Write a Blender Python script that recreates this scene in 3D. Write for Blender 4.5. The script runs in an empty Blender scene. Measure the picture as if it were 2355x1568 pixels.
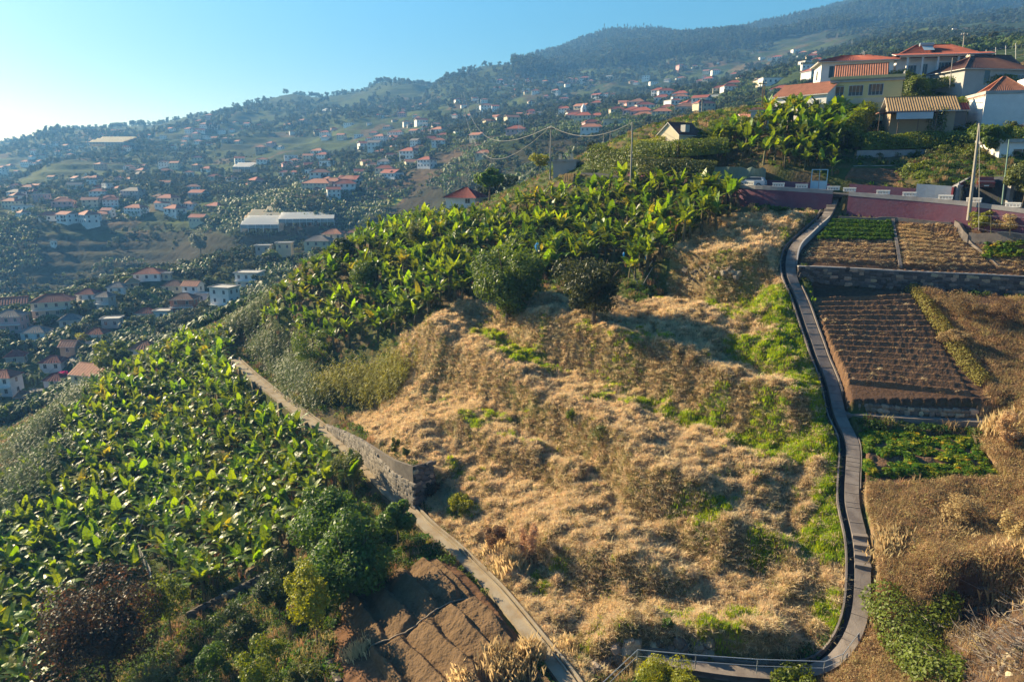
import bpy, math, random
import numpy as np
from mathutils import Vector

C = bpy.context.scene.collection
SC = bpy.context.scene
# ------------------------------------------------------------------ camera, sky, sun, exposure
F, CX, CY = 1570.0, 1177.0, 784.0
PITCH = math.radians(14.0)
SP, CP = math.sin(PITCH), math.cos(PITCH)
cam_d = bpy.data.cameras.new('camera'); cam = bpy.data.objects.new('camera', cam_d); C.objects.link(cam)
cam.location = (0, 0, 0); cam.rotation_euler = (math.radians(90) - PITCH, 0, 0)
cam_d.sensor_width = 36.0; cam_d.lens = 36.0 * F / 2354.0
cam_d.clip_start = 0.5; cam_d.clip_end = 30000
SC.camera = cam
SUN_EL = math.radians(26.0)
SUN_AZ = math.radians(-59.0)          # measured from +Y towards +X
world = bpy.data.worlds.new('World'); SC.world = world; world.use_nodes = True
wn = world.node_tree.nodes; wl = world.node_tree.links
bg = wn['Background']; sky = wn.new('ShaderNodeTexSky'); sky.sky_type = 'NISHITA'
sky.sun_disc = False; sky.sun_elevation = SUN_EL; sky.sun_rotation = SUN_AZ
sky.air_density = 1.0; sky.dust_density = 0.8; sky.ozone_density = 4.0; sky.altitude = 300
hsv = wn.new('ShaderNodeHueSaturation'); hsv.inputs['Saturation'].default_value = 1.45; wl.new(sky.outputs[0], hsv.inputs['Color']); wl.new(hsv.outputs[0], bg.inputs[0]); bg.inputs[1].default_value = 0.050
sl = bpy.data.lights.new('sun', 'SUN'); sl.energy = 5.0; sl.angle = math.radians(0.5); sl.color = (1.0, 0.90, 0.70)
sun = bpy.data.objects.new('sun', sl); C.objects.link(sun)
sd = Vector((math.sin(SUN_AZ) * math.cos(SUN_EL), math.cos(SUN_AZ) * math.cos(SUN_EL), math.sin(SUN_EL)))
sun.rotation_euler = (-sd).to_track_quat('-Z', 'Y').to_euler()
sun.location = sd * 200
SC.view_settings.view_transform = 'Standard'; SC.view_settings.look = 'None'
SC.view_settings.exposure = 1.45; SC.view_settings.gamma = 1.0; SC.view_settings.use_curve_mapping = False
SC.render.engine = 'CYCLES'
SC.cycles.use_denoising = True
SC.cycles.max_bounces = 6; SC.cycles.volume_bounces = 0; SC.cycles.transparent_max_bounces = 8
SC.cycles.diffuse_bounces = 2; SC.cycles.glossy_bounces = 2; SC.cycles.transmission_bounces = 3

rng = np.random.default_rng(7)
R = random.Random(11)

# ------------------------------------------------------------------ camera maths (pixels of a 2354 x 1568 picture)
def sq(u, v):
    """horizontal slope x/y and vertical slope z/y of the ray through a pixel"""
    u = np.asarray(u, float); v = np.asarray(v, float)
    fwd = F * CP - (v - CY) * SP
    return (u - CX) / fwd, -(F * SP + (v - CY) * CP) / fwd
def W(u, v, d):
    s, q = sq(u, v); return Vector((float(s) * d, d, float(q) * d))
def project(x, y, z):
    dep = y * CP - z * SP; up = y * SP + z * CP
    return CX + F * x / dep, CY - F * up / dep

# ------------------------------------------------------------------ noise
def _h(ix, iy, seed):
    h = (ix * 374761393 + iy * 668265263 + seed * 982451653) & 0xFFFFFFFF
    h = ((h ^ (h >> 13)) * 1274126177) & 0xFFFFFFFF
    return ((h ^ (h >> 16)) & 0xFFFF) / 65535.0
def vnoise(x, y, seed=0):
    x = np.asarray(x, float); y = np.asarray(y, float)
    x0 = np.floor(x).astype(np.int64); y0 = np.floor(y).astype(np.int64)
    fx = x - x0; fy = y - y0; fx = fx * fx * (3 - 2 * fx); fy = fy * fy * (3 - 2 * fy)
    a = _h(x0, y0, seed); b = _h(x0 + 1, y0, seed); c = _h(x0, y0 + 1, seed); d = _h(x0 + 1, y0 + 1, seed)
    return (a + (b - a) * fx) * (1 - fy) + (c + (d - c) * fx) * fy
def fbm(x, y, octs=4, seed=0, gain=0.5):
    t = 0; amp = 1; tot = 0
    for o in range(octs):
        t = t + amp * (vnoise(x * 2 ** o + 17.3 * o, y * 2 ** o - 9.1 * o, seed + o) - 0.5) * 2
        tot += amp; amp *= gain
    return t / tot

# ------------------------------------------------------------------ base terrain: thin plate spline through surveyed points
CP_D = [  # (u, v, forward distance)
 # right hand stair path
 (1923,447,95),(1897,502,91.5),(1825,560,86.5),(1816,617,82.5),(1839,678,79),(1865,753,74.5),(1886,814,71),(1918,895,66.5),(1932,963,62.5),
 (1961,1011,60),(1957,1152,53.5),(1980,1248,49.5),(1983,1343,46.5),(1971,1437,44),(1927,1513,42.5),(1810,1549,42),(1650,1537,42.5),(1490,1511,44),
 # right of it
 (2100,560,86),(2354,600,78),(2100,690,78),(2354,700,74),(2100,800,71),(2354,850,65),(2200,940,63),(2354,980,58),(2250,1050,57),(2300,1150,52),
 (2150,1180,51),(2354,1300,44.5),(2150,1350,45),(2250,1480,39),(2354,1568,34),(2100,1568,38.5),
 # dry grass hillside
 (1780,500,93),(1600,520,97),(1600,600,92),(1750,640,83),(1600,690,83),(1450,750,83),(1700,760,77),(1750,850,71),(1600,850,73),(1400,830,78),(1200,780,86),
 (1060,740,97),(1000,800,92),(1150,860,82),(1300,950,74),(1500,950,69),(1750,950,65),(1850,980,62),(1000,900,88),(950,1000,78),(1100,1000,75),(1300,1080,65),
 (1500,1080,61),(1750,1080,58),(1020,1150,69),(1150,1200,62.5),(1350,1230,56),(1550,1230,54),(1800,1200,54),(1300,1350,52),(1500,1370,49),(1800,1360,48),
 (1350,1480,47),(1600,1480,45.5),(1850,1480,44.5),(1330,1568,42.5),
 (860,930,96),(600,800,131),(650,840,124),(560,770,138),
 # upper grove and the road
 (960,720,104),(1150,690,102),(900,650,116),(1100,600,112),(1300,600,105),(1450,560,104),(800,650,123),(700,700,126),(640,740,128),
 (1000,560,125),(1200,500,122),(1400,480,115),(1650,480,100),(1750,440,99),(950,540,137),(1100,490,136),(1250,450,132),(1400,425,126),(1600,415,112),
 (1724,440,98),(2128,470,87),(2355,497,79),(2355,430,86),(2200,440,90),
 (1900,418,98.5),(1800,400,102),(1560,395,109),(1400,400,125),(1380,392,130),
 (1500,350,125),(1600,345,114),(1420,360,128),(1750,320,113),(1900,310,115),(1850,262,127),(1760,275,126),(2100,300,113),(2100,345,106),(2000,385,101),(2200,290,115),
 (2200,215,135),(2090,205,146),(1950,200,145),(2300,275,116),(2354,300,106),(2354,160,165),(2250,160,170),(2300,350,97),
 # left field below the path
 (0,1568,59),(0,1300,80),(0,1110,104),(100,990,122),(200,900,137),(300,835,149),(420,790,150),(500,770,147),(150,1300,80),(300,1100,101),(300,1500,62),(150,1568,59),
 (450,950,120),(550,1100,92),(450,1300,74),(600,1250,73),(700,1100,84),(600,1400,60),(500,1500,57),(700,1500,50),(800,1350,56.5),(800,1568,45),(1000,1320,54),(950,1480,47),(1100,1450,46.5),
 (1200,1568,42.5),(850,1230,65),
 # left valley with houses
 (0,1000,165),(0,900,205),(130,890,210),(0,800,240),(130,850,222),(230,790,232),(340,820,212),(86,780,248),(30,760,255),(166,748,256),(338,735,258),(428,718,262),(523,712,255),
 (130,720,275),(30,700,285),(205,690,285),(273,672,293),(342,642,305),(447,685,285),(577,657,285),(440,618,325),(540,590,335),(650,578,330),(740,568,325),(820,550,330),
 (400,800,205),(480,760,210),(620,690,240),(700,640,265),(850,580,290),
 # gorge behind it
 (0,735,370),(200,705,370),(420,650,390),(600,605,400),(800,575,410),(950,520,400),
 # far side, shaded face, shelf and upper slopes
 (0,680,420),(200,660,430),(400,640,435),(600,590,430),(780,560,435),(0,560,475),(200,545,485),(400,540,490),(560,545,440),(700,530,440),(850,520,440),
 (0,480,540),(200,475,560),(400,470,560),(560,515,455),(650,490,465),(760,490,460),(850,470,480),(1000,440,480),(1100,400,450),(950,500,430),
 (100,430,680),(300,425,650),(500,430,620),(700,430,560),(900,410,560),(1050,390,520),(1130,352,470),(1230,330,480),(1000,350,620),(1100,380,480),
 (0,400,900),(200,380,860),(400,375,850),(600,360,820),(800,340,780),(1000,300,800),(1150,270,850),(1300,250,800),
 (100,345,1250),(300,320,1250),(500,300,1250),(700,275,1250),(900,250,1250),(1050,225,1250),(1200,200,1250),
 (0,344,1650),(45,336,1620),(85,304,1600),(130,299,1600),(280,286,1650),(520,253,1700),(660,224,1750),(800,213,1800),(940,198,1850),(1065,189,1900),(1150,179,1900),
 (0,365,2400),(300,345,2400),(700,300,2500),(1000,290,2600),(0,390,2900),(700,360,2900),
 (1400,318,430),(1500,305,400),(1650,272,380),(1800,228,380),(1330,330,440),(1400,270,560),(1550,240,560),(1700,205,560),(1850,170,560),
 (1400,225,850),(1600,190,850),(1750,160,850),(1900,115,850),(1350,190,1200),(1550,165,1200),(1750,130,1150),
 (1150,172,1500),(1300,160,1450),(1500,140,1450),(1650,120,1400),(1850,85,1300),
 (1180,158,2000),(1250,134,2000),(1340,104,2050),(1400,87,2050),(1470,80,2100),(1540,80,2150),(1600,92,2100),(1700,75,2100),(1800,58,2150),(1900,30,2150),(2000,6,2150),(2100,-25,2150),(2354,-30,2050),
 (1350,170,2700),(1550,150,2700),(1800,100,2800),(2000,50,2800),(2354,30,2800),(1750,85,1900),(1900,55,1800),
 (1950,90,1000),(2050,60,1000),(2200,42,1050),(2354,28,1050),(1960,120,700),(2100,105,620),(2354,90,600),(2100,140,330),(2300,115,330),(2354,20,1500),(2100,35,1600),
 (1650,325,200),(1850,300,190),(1500,350,210),(1350,400,210),(1200,450,210),(1000,540,200),(800,640,190),(1200,420,330),(1000,520,330),(1450,345,330),(1700,300,290),(1900,240,250),
 # out of frame guards
 (-400,1568,70),(-400,1200,110),(-400,900,230),(-400,600,480),(-400,420,900),(-400,380,2000),(2800,1568,30),(2800,1100,46),(2800,800,62),(2800,500,80),(2800,250,130),(2800,120,400),(2800,0,1000),
 (2800,-20,2000),(2800,40,2800),(1177,2100,27),(500,2100,33),(1900,2100,26),(2600,2100,22),(-200,2100,38),
]
CP_Z = [(1295,1552,-36),(1193,1426,-36),(1095,1314,-36),(989,1219,-36),(938,1165,-36),(893,1132,-36),(803,1039,-36),(752,994,-36),(704,958,-36),(638,910,-35.6),(578,862,-35),(540,826,-34.6)]
_s = []; _w = []; _q = []
for u, v, d in CP_D:
    s, q = sq(u, v); _s.append(float(s)); _w.append(math.log(d)); _q.append(float(q))
for u, v, z in CP_Z:
    s, q = sq(u, v); _s.append(float(s)); _w.append(math.log(z / float(q))); _q.append(float(q))
_s = np.array(_s) * 1.6; _w = np.array(_w); _q = np.array(_q)
def _k(r2): return 0.5 * r2 * np.log(r2 + 1e-12)
_n = len(_s)
_A = np.zeros((_n + 3, _n + 3))
_A[:_n, :_n] = _k((_s[:, None] - _s[None]) ** 2 + (_w[:, None] - _w[None]) ** 2) + np.eye(_n) * 3e-4
_A[:_n, _n] = 1; _A[:_n, _n + 1] = _s; _A[:_n, _n + 2] = _w; _A[_n:, :_n] = _A[:_n, _n:].T
_c = np.linalg.solve(_A, np.concatenate([_q, [0, 0, 0]]))
def base_q(s, w):
    s = np.asarray(s, float) * 1.6; w = np.asarray(w, float); shp = s.shape; s = s.ravel(); w = w.ravel(); out = np.empty_like(s)
    for i in range(0, len(s), 20000):
        a = s[i:i + 20000, None] - _s[None]; b = w[i:i + 20000, None] - _w[None]
        out[i:i + 20000] = _k(a * a + b * b) @ _c[:_n] + _c[_n] + _c[_n + 1] * s[i:i + 20000] + _c[_n + 2] * w[i:i + 20000]
    return out.reshape(shp)


S0, S1 = -1.22, 1.22
class Grid:
    """terrain samples on rows of equal distance ratio, fanned out from the valley mouth"""
    def __init__(g, w0, w1, nw, ns):
        g.w0, g.w1 = w0, w1
        cs, cw = np.linspace(S0, S1, 190), np.linspace(w0, w1, 200)
        cg = base_q(*np.meshgrid(cs, cw))
        g.S, g.Wl = np.meshgrid(np.linspace(S0, S1, ns), np.linspace(w0, w1, nw))
        g.Y = np.exp(g.Wl); g.X = g.S * g.Y
        q = bil(cg, w0, w1, g.S, g.Wl)
        for _ in range(3):
            q[1:-1, 1:-1] = (q[:-2, 1:-1] + q[2:, 1:-1] + q[1:-1, :-2] + q[1:-1, 2:] + 4 * q[1:-1, 1:-1]) / 8
        g.Z = q * g.Y
        g.B = g.Z.copy()
def bil(G, w0, w1, s, w):
    nw_, ns_ = G.shape
    a = np.clip((np.asarray(s, float) - S0) / (S1 - S0) * (ns_ - 1), 0, ns_ - 1.0001)
    b = np.clip((np.asarray(w, float) - w0) / (w1 - w0) * (nw_ - 1), 0, nw_ - 1.0001)
    i = b.astype(int); j = a.astype(int); fb = b - i; fa = a - j
    return (G[i, j] * (1 - fa) + G[i, j + 1] * fa) * (1 - fb) + (G[i + 1, j] * (1 - fa) + G[i + 1, j + 1] * fa) * fb
WM = math.log(176.0)
NG = Grid(math.log(20), WM, 760, 760)
FG = Grid(WM, math.log(2950), 560, 620)
def hs(s, w, base=False):
    s = np.asarray(s, float); w = np.asarray(w, float)
    return np.where(w < WM, bil(NG.B if base else NG.Z, NG.w0, NG.w1, s, w), bil(FG.B if base else FG.Z, FG.w0, FG.w1, s, w))
def height(x, y, base=False):
    x = np.asarray(x, float); y = np.asarray(y, float)
    r = hs(x / y, np.log(y), base)
    return float(r) if r.ndim == 0 else r
_tw = np.concatenate([np.linspace(NG.w0, WM, 1400), np.linspace(WM + 1e-4, FG.w1, 900)])
def cast(u, v, base=False, dmin=20, dmax=2940):
    """first point of the ground seen through a pixel"""
    s, q = sq(u, v); s = float(s); q = float(q)
    w = _tw[(_tw >= math.log(dmin)) & (_tw <= math.log(dmax))]; y = np.exp(w)
    g = hs(np.full_like(w, s), w, base)
    f = q * y - g; below = np.nonzero(f < 0)[0]
    k = below[0] if len(below) else int(np.argmin(f))
    d = y[k]
    if k > 0 and len(below) and f[k - 1] > 0: d = y[k - 1] + (y[k] - y[k - 1]) * f[k - 1] / (f[k - 1] - f[k])
    return Vector((s * d, d, float(hs(s, math.log(d), base))))
# ------------------------------------------------------------------ plane geometry helpers
def in_poly(U, V, poly):
    U = np.asarray(U, float); V = np.asarray(V, float); r = np.zeros(U.shape, bool); n = len(poly)
    for i in range(n):
        x1, y1 = poly[i]; x2, y2 = poly[(i + 1) % n]
        if y1 == y2: continue
        c = ((y1 > V) != (y2 > V)) & (U < (x2 - x1) * (V - y1) / (y2 - y1) + x1)
        r ^= c
    return r
def line_dist(X, Y, pts, reach):
    """signed lateral distance (left of travel +), along parameter z and distance, to a 3-D polyline"""
    P = np.array(pts, float)
    m = (X > P[:, 0].min() - reach) & (X < P[:, 0].max() + reach) & (Y > P[:, 1].min() - reach) & (Y < P[:, 1].max() + reach)
    x = X[m]; y = Y[m]; best = np.full(x.shape, 1e9); sd = np.zeros(x.shape); zz = np.zeros(x.shape); endf = np.zeros(x.shape)
    L = np.concatenate([[0], np.cumsum(np.hypot(np.diff(P[:, 0]), np.diff(P[:, 1])))]); tot = L[-1]
    for i in range(len(P) - 1):
        ax, ay = P[i, :2]; dx, dy = P[i + 1, :2] - P[i, :2]; l2 = dx * dx + dy * dy + 1e-9
        t = np.clip(((x - ax) * dx + (y - ay) * dy) / l2, 0, 1)
        ex = x - ax - t * dx; ey = y - ay - t * dy; d = np.hypot(ex, ey)
        b = d < best
        best[b] = d[b]; sd[b] = (np.sign(dx * ey - dy * ex) * d)[b]; zz[b] = (P[i, 2] + t * (P[i + 1, 2] - P[i, 2]))[b]
        endf[b] = (L[i] + t * (L[i + 1] - L[i]))[b]
    return m, sd, zz, np.minimum(endf, tot - endf)
def resample(pts, step):
    P = np.array([tuple(p) for p in pts], float); L = np.concatenate([[0], np.cumsum(np.linalg.norm(np.diff(P, axis=0), axis=1))])
    n = max(2, int(L[-1] / step) + 1); t = np.linspace(0, L[-1], n)
    return np.stack([np.interp(t, L, P[:, k]) for k in range(3)], 1)
def smooth(P, it=2):
    P = P.copy()
    for _ in range(it): P[1:-1] = (P[:-2] + P[2:] + 2 * P[1:-1]) / 4
    return P
def normals2(P):
    T = np.gradient(P[:, :2], axis=0); T /= np.linalg.norm(T, axis=1)[:, None] + 1e-9
    return np.stack([-T[:, 1], T[:, 0]], 1)                # left of travel
def pxline(pts): return [tuple(W(*p)) for p in pts]

# ------------------------------------------------------------------ the lines everything hangs on
RP = smooth(resample(pxline([(1923,447,95),(1914,467,93.6),(1897,502,91.5),(1874,519,90.2),(1851,542,88.3),(1825,565,86.3),(1818,590,84.6),(1816,617,82.5),(1822,643,80.8),(1839,678,79),(1854,718,76.6),(1865,753,74.5),
    (1880,790,72.3),(1886,814,71),(1905,855,68.8),(1918,895,66.5),(1924,925,64.8),(1932,963,62.5),(1946,984,61.4),(1961,1011,60),(1961,1057,57.8),(1958,1098,56),(1957,1152,53.5),(1960,1170,52.7),(1971,1208,51.1),
    (1980,1248,49.5),(1983,1290,48.2),(1983,1343,46.5),(1980,1396,45.2),(1971,1437,44),(1955,1474,43.2),(1927,1513,42.5),(1899,1532,42.2),(1860,1543,42.1),(1810,1549,42.1),(1730,1545,42.3),(1650,1537,42.7),(1590,1527,43.2),(1490,1511,44)]), 0.9), 2)
LPp = []
for u, v in [(540,826),(578,862),(638,910),(704,958),(752,994),(803,1039),(848,1084),(893,1132),(938,1165),(968,1198),(989,1219),(1040,1260),(1095,1314),(1142,1362),(1193,1426),(1244,1491),(1295,1552),(1320,1590)]:
    zz = -36 if u > 650 else -36 + (650 - u) * 0.012
    q = float(sq(u, v)[1]); LPp.append(tuple(W(u, v, zz / q)))
LP = smooth(resample(LPp, 1.2), 2)
ROAD = smooth(resample(pxline([(1330,398,131),(1400,410,124),(1500,420,116),(1600,428,109),(1724,433,99.5),(1800,438,97),(1913,445,94),(1960,450,92.5),(2128,463,87.5),(2240,474,84),(2355,489,80.3),(2500,510,76)]), 1.0), 3)

PU, PV = project(NG.X, NG.Y, NG.B)
P12 = [(1826,613),(1836,575),(1851,548),(1925,500),(2053,506),(2191,516),(2450,533),(2470,644),(2070,624)]
P4 = [(1860,655),(2100,668),(2470,690),(2470,925),(2240,918),(1940,920),(1905,850),(1885,760)]
P6 = [(1972,985),(2240,1000),(2320,1112),(1975,1104)]
def plane_patch(poly, dz, tilt=0):
    m = in_poly(PU, PV, poly)
    A = np.stack([NG.X[m], NG.Y[m], np.ones(m.sum())], 1)
    c, *_ = np.linalg.lstsq(A, NG.B[m], rcond=None)
    return m, A @ c + dz
def plane_pts(poly, pts):
    P = np.array([tuple(W(*p)) for p in pts]); A = np.concatenate([P[:, :2], np.ones((len(P), 1))], 1)
    c, *_ = np.linalg.lstsq(A, P[:, 2], rcond=None)
    s_, q_ = NG.S, (c[0] * NG.S + c[1]) + c[2] / NG.Y          # where the plane itself projects
    u_, v_ = project(NG.X, NG.Y, NG.Y * q_)
    m = in_poly(u_, v_, poly); NG.Z[m] = (NG.Y * q_)[m]; return m
m12 = plane_pts(P12, [(1851,548,87.6),(1925,502,92),(2053,505,90.3),(2191,516,86.5),(2355,532,81.5),(1828,612,81.9),(2070,623,80.3),(2355,640,76.4)])
m4 = plane_pts(P4, [(1862,655,80.5),(2100,673,79),(2355,690,74.9),(1942,922,65),(2240,920,61.5),(2355,920,60)])
m6, z = plane_patch(P6, -0.2); NG.Z[m6] = z
flat_mask = m12 | m4

def bank(pix, hh, wd=0.5, fall=5.0, up_only=0.0, wob=0.4):
    pts = [tuple(cast(u, v, True)) for u, v in pix]
    pts = [tuple(p) for p in smooth(resample(pts, 1.5), 1)]
    m, sd, zz, e = line_dist(NG.X, NG.Y, pts, fall * 2)
    sd = sd + wob * fbm(NG.X[m] * 0.45, NG.Y[m] * 0.45, 3, 5)
    t = np.tanh(sd / wd) * np.exp(-(np.abs(sd) / fall) ** 2)
    if up_only: t = np.where(sd > 0, t + up_only, t * (1 - up_only))
    NG.Z[m] += hh * 2.1 / 2 * t * np.clip(e / 3.0, 0, 1) * ~flat_mask[m]
bank([(1165,745),(1240,768),(1330,800),(1420,825),(1500,852),(1570,880),(1640,908),(1720,935),(1800,962),(1890,985)], 2.4, 0.55, 4.5)
bank([(950,785),(1000,815),(1060,845),(1130,875),(1180,900),(1230,950),(1300,985),(1380,1025),(1420,1060),(1450,1120),(1530,1150),(1650,1185)], 2.0, 0.5, 4)
bank([(1000,960),(1080,1000),(1150,1040),(1260,1065),(1330,1110)], 1.2, 0.5, 3)
bank([(1500,618),(1560,628),(1640,638),(1720,640),(1790,628)], 2.8, 0.35, 4)
bank([(1200,1250),(1290,1290),(1400,1330),(1500,1345),(1620,1350)], 1.2, 0.6, 3.5)
bank([(1500,1180),(1600,1230),(1700,1270),(1850,1290)], 1.1, 0.6, 3.5)
bank([(1335,1510),(1400,1490),(1500,1487),(1590,1492),(1700,1508),(1790,1515),(1870,1500)], 1.8, 0.25, 3.0)
bank([(1640,790),(1700,815),(1760,850),(1830,880)], 0.8, 0.6, 3)
bank([(2110,1420),(2170,1370),(2250,1345),(2354,1330),(2450,1330)], 1.9, 0.4, 4.0)
bank([(1080,700),(1180,735),(1300,720)], 1.2, 0.6, 3)
# left stone wall: a step of its own height just above the concrete path
LW_PIX = [(752,984,0.6),(790,1016,1.7),(833,1058,2.9),(870,1098,3.7),(908,1138,4.4),(952,1166,4.9)]
LW = []
for u, v, h in LW_PIX:
    q = float(sq(u, v)[1]); p = W(u, v, -35.8 / q); LW.append((p.x, p.y, -35.9, h))
m, sd, zz, e = line_dist(NG.X, NG.Y, [(a, b, h) for a, b, c, h in LW], 14)
top = -36.0 + zz
k = np.clip(sd / 0.25, 0, 1) * np.exp(-np.maximum(sd - 1.0, 0) / 5.0) * np.clip(e / 0.4, 0, 1)
NG.Z[m] = NG.Z[m] * (1 - k) + np.maximum(top, NG.Z[m]) * k

# mounds of cut hay and rough ground
rough = np.clip((178 - NG.Y) / 60, 0, 1)
DRY = [(930,770),(1060,690),(1480,690),(1560,590),(1600,520),(1700,490),(1780,480),(1890,480),(1840,540),(1812,570),(1800,650),(1850,760),(1905,930),(1935,1050),(1930,1200),(1950,1330),(1935,1440),(1870,1500),(1500,1500),(1390,1540),(1340,1600),(1260,1480),(1150,1340),(1010,1200),(960,1130),(800,960),(880,920),(900,850)]
jU = PU + 14 * fbm(NG.X * 0.5, NG.Y * 0.5, 3, 21); jV = PV + 10 * fbm(NG.X * 0.5, NG.Y * 0.5, 3, 22)
m_dry = in_poly(jU, jV, DRY)
n4 = fbm(NG.X * 0.4 + NG.Y * 0.25, NG.Y * 0.8 - NG.X * 0.4, 3, 37); n1 = fbm(NG.X * 0.22, NG.Y * 0.22, 3, 31); n2 = np.abs(fbm(NG.X * 0.75, NG.Y * 0.75, 3, 33)); n3 = fbm(NG.X * 1.9, NG.Y * 1.9, 2, 35)
mound = 0.5 * n1 + 1.15 * (n2 - 0.3) + 0.30 * n3 + 0.22 * np.abs(fbm(NG.X * 1.5, NG.Y * 1.5, 2, 39)) + 0.35 * n4
NG.Z += np.where(flat_mask, 0.02 * n3, np.where(m_dry, mound, 0.35 * n1 + 0.12 * n3)) * rough

def carve(P, lo, hi, depth, soft=1.2):
    m, sd, zz, e = line_dist(NG.X, NG.Y, P, 4)
    k = np.clip(np.minimum((sd - lo) / soft + 1, (hi - sd) / soft + 1), 0, 1); k = k * k * (3 - 2 * k)
    NG.Z[m] = NG.Z[m] * (1 - k) + (zz - depth) * k
# travel of RP is downhill: its left is the right hand side of the picture at the top part
carve(RP, -1.35, 0.75, 0.50, 0.4)
carve(LP, -0.85, 1.1, 0.30, 0.6)
carve(ROAD, -0.6, 5.2, 0.10, 0.8)
NG.Z -= 0.0
# wall below the left path: the ground drops away on the valley side
m, sd, zz, e = line_dist(NG.X, NG.Y, LP[:34], 12)
k = np.clip((-sd - 0.95) / 0.3, 0, 1) * np.exp(-np.maximum(-sd - 3.5, 0) / 4.0) * np.clip(e / 3, 0, 1)
NG.Z[m] = NG.Z[m] * (1 - k) + np.minimum(NG.Z[m], zz - 3.0) * k
# road wall: hillside below the road is 2.6 m lower
m, sd, zz, e = line_dist(NG.X, NG.Y, ROAD[28:], 8)
k = np.clip((-sd - 0.15) / 0.3, 0, 1) * np.exp(-np.maximum(-sd - 2.6, 0) / 2.0)
NG.Z[m] = NG.Z[m] * (1 - k) + np.minimum(NG.Z[m], zz - 2.65) * k
W1 = []
for u, d, vb, vt in [(1832,81.3,643,614),(1900,81.0,652,616),(1980,80.5,660,620),(2070,79.7,667,625),(2160,78.7,672,629),(2260,77.3,677,633),(2355,76.0,684,638),(2450,74.8,690,643)]:
    b_ = W(u, vb, d); t_ = float(sq(u, vt)[1]) * d; W1.append((b_.x, b_.y, b_.z, t_ - b_.z))
m, sd, zz, e = line_dist(NG.X, NG.Y, [(a, b, c) for a, b, c, h in W1], 8); m2, _, hh, _ = line_dist(NG.X, NG.Y, [(a, b, h) for a, b, c, h in W1], 8)
k = np.clip((-sd + 0.15) / 0.25, 0, 1) * np.exp(-np.maximum(-sd - 1.2, 0) / 1.5) * (e > 0.3); NG.Z[m] = NG.Z[m] * (1 - k) + np.minimum(NG.Z[m], zz - 0.02) * k
k = np.clip((sd - 0.1) / 0.25, 0, 1) * np.exp(-np.maximum(sd - 1.0, 0) / 1.2) * (e > 0.3); NG.Z[m] = NG.Z[m] * (1 - k) + (zz + hh - 0.1) * k
m, sd, zz, e = line_dist(NG.X, NG.Y, RP, 6)
carve(RP, -1.35, 0.75, 0.50, 0.4)

# far side of the valley: ribs, gullies and terraces
fd = FG.Y; amp = np.clip((fd - 250) / 900, 0, 1)
rid = np.abs(fbm(FG.X * 0.0042 + FG.Y * 0.0008, FG.Y * 0.0018, 4, 51))
FG.Z += -amp * 55 * (0.30 - rid) * np.clip((3400 - fd) / 2500, 0.25, 1)
FG.Z += np.clip((fd - 178) / 150, 0, 1) * (3.5 * fbm(FG.X * 0.022, FG.Y * 0.022, 4, 61) + amp * 9 * fbm(FG.X * 0.009, FG.Y * 0.009, 3, 62))
_st = 5.0 + 5 * amp; _t = (FG.Z + 4 * fbm(FG.X * 0.004, FG.Y * 0.004, 2, 71)) / _st
_fr = _t - np.floor(_t); FG.Z += 0.55 * _st * (np.clip((_fr - 0.5) * 2.6, -0.5, 0.5) + 0.5 - _fr) * np.clip((fd - 200) / 150, 0, 1) * np.clip((1900 - fd) / 600, 0, 1)
# join the two sheets
FG.Z[0] = NG.Z[-1][np.clip((np.linspace(0, 759, 620)).round().astype(int), 0, 759)] * 0 + bil(NG.Z, NG.w0, NG.w1, FG.S[0], np.full(620, WM))
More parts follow.
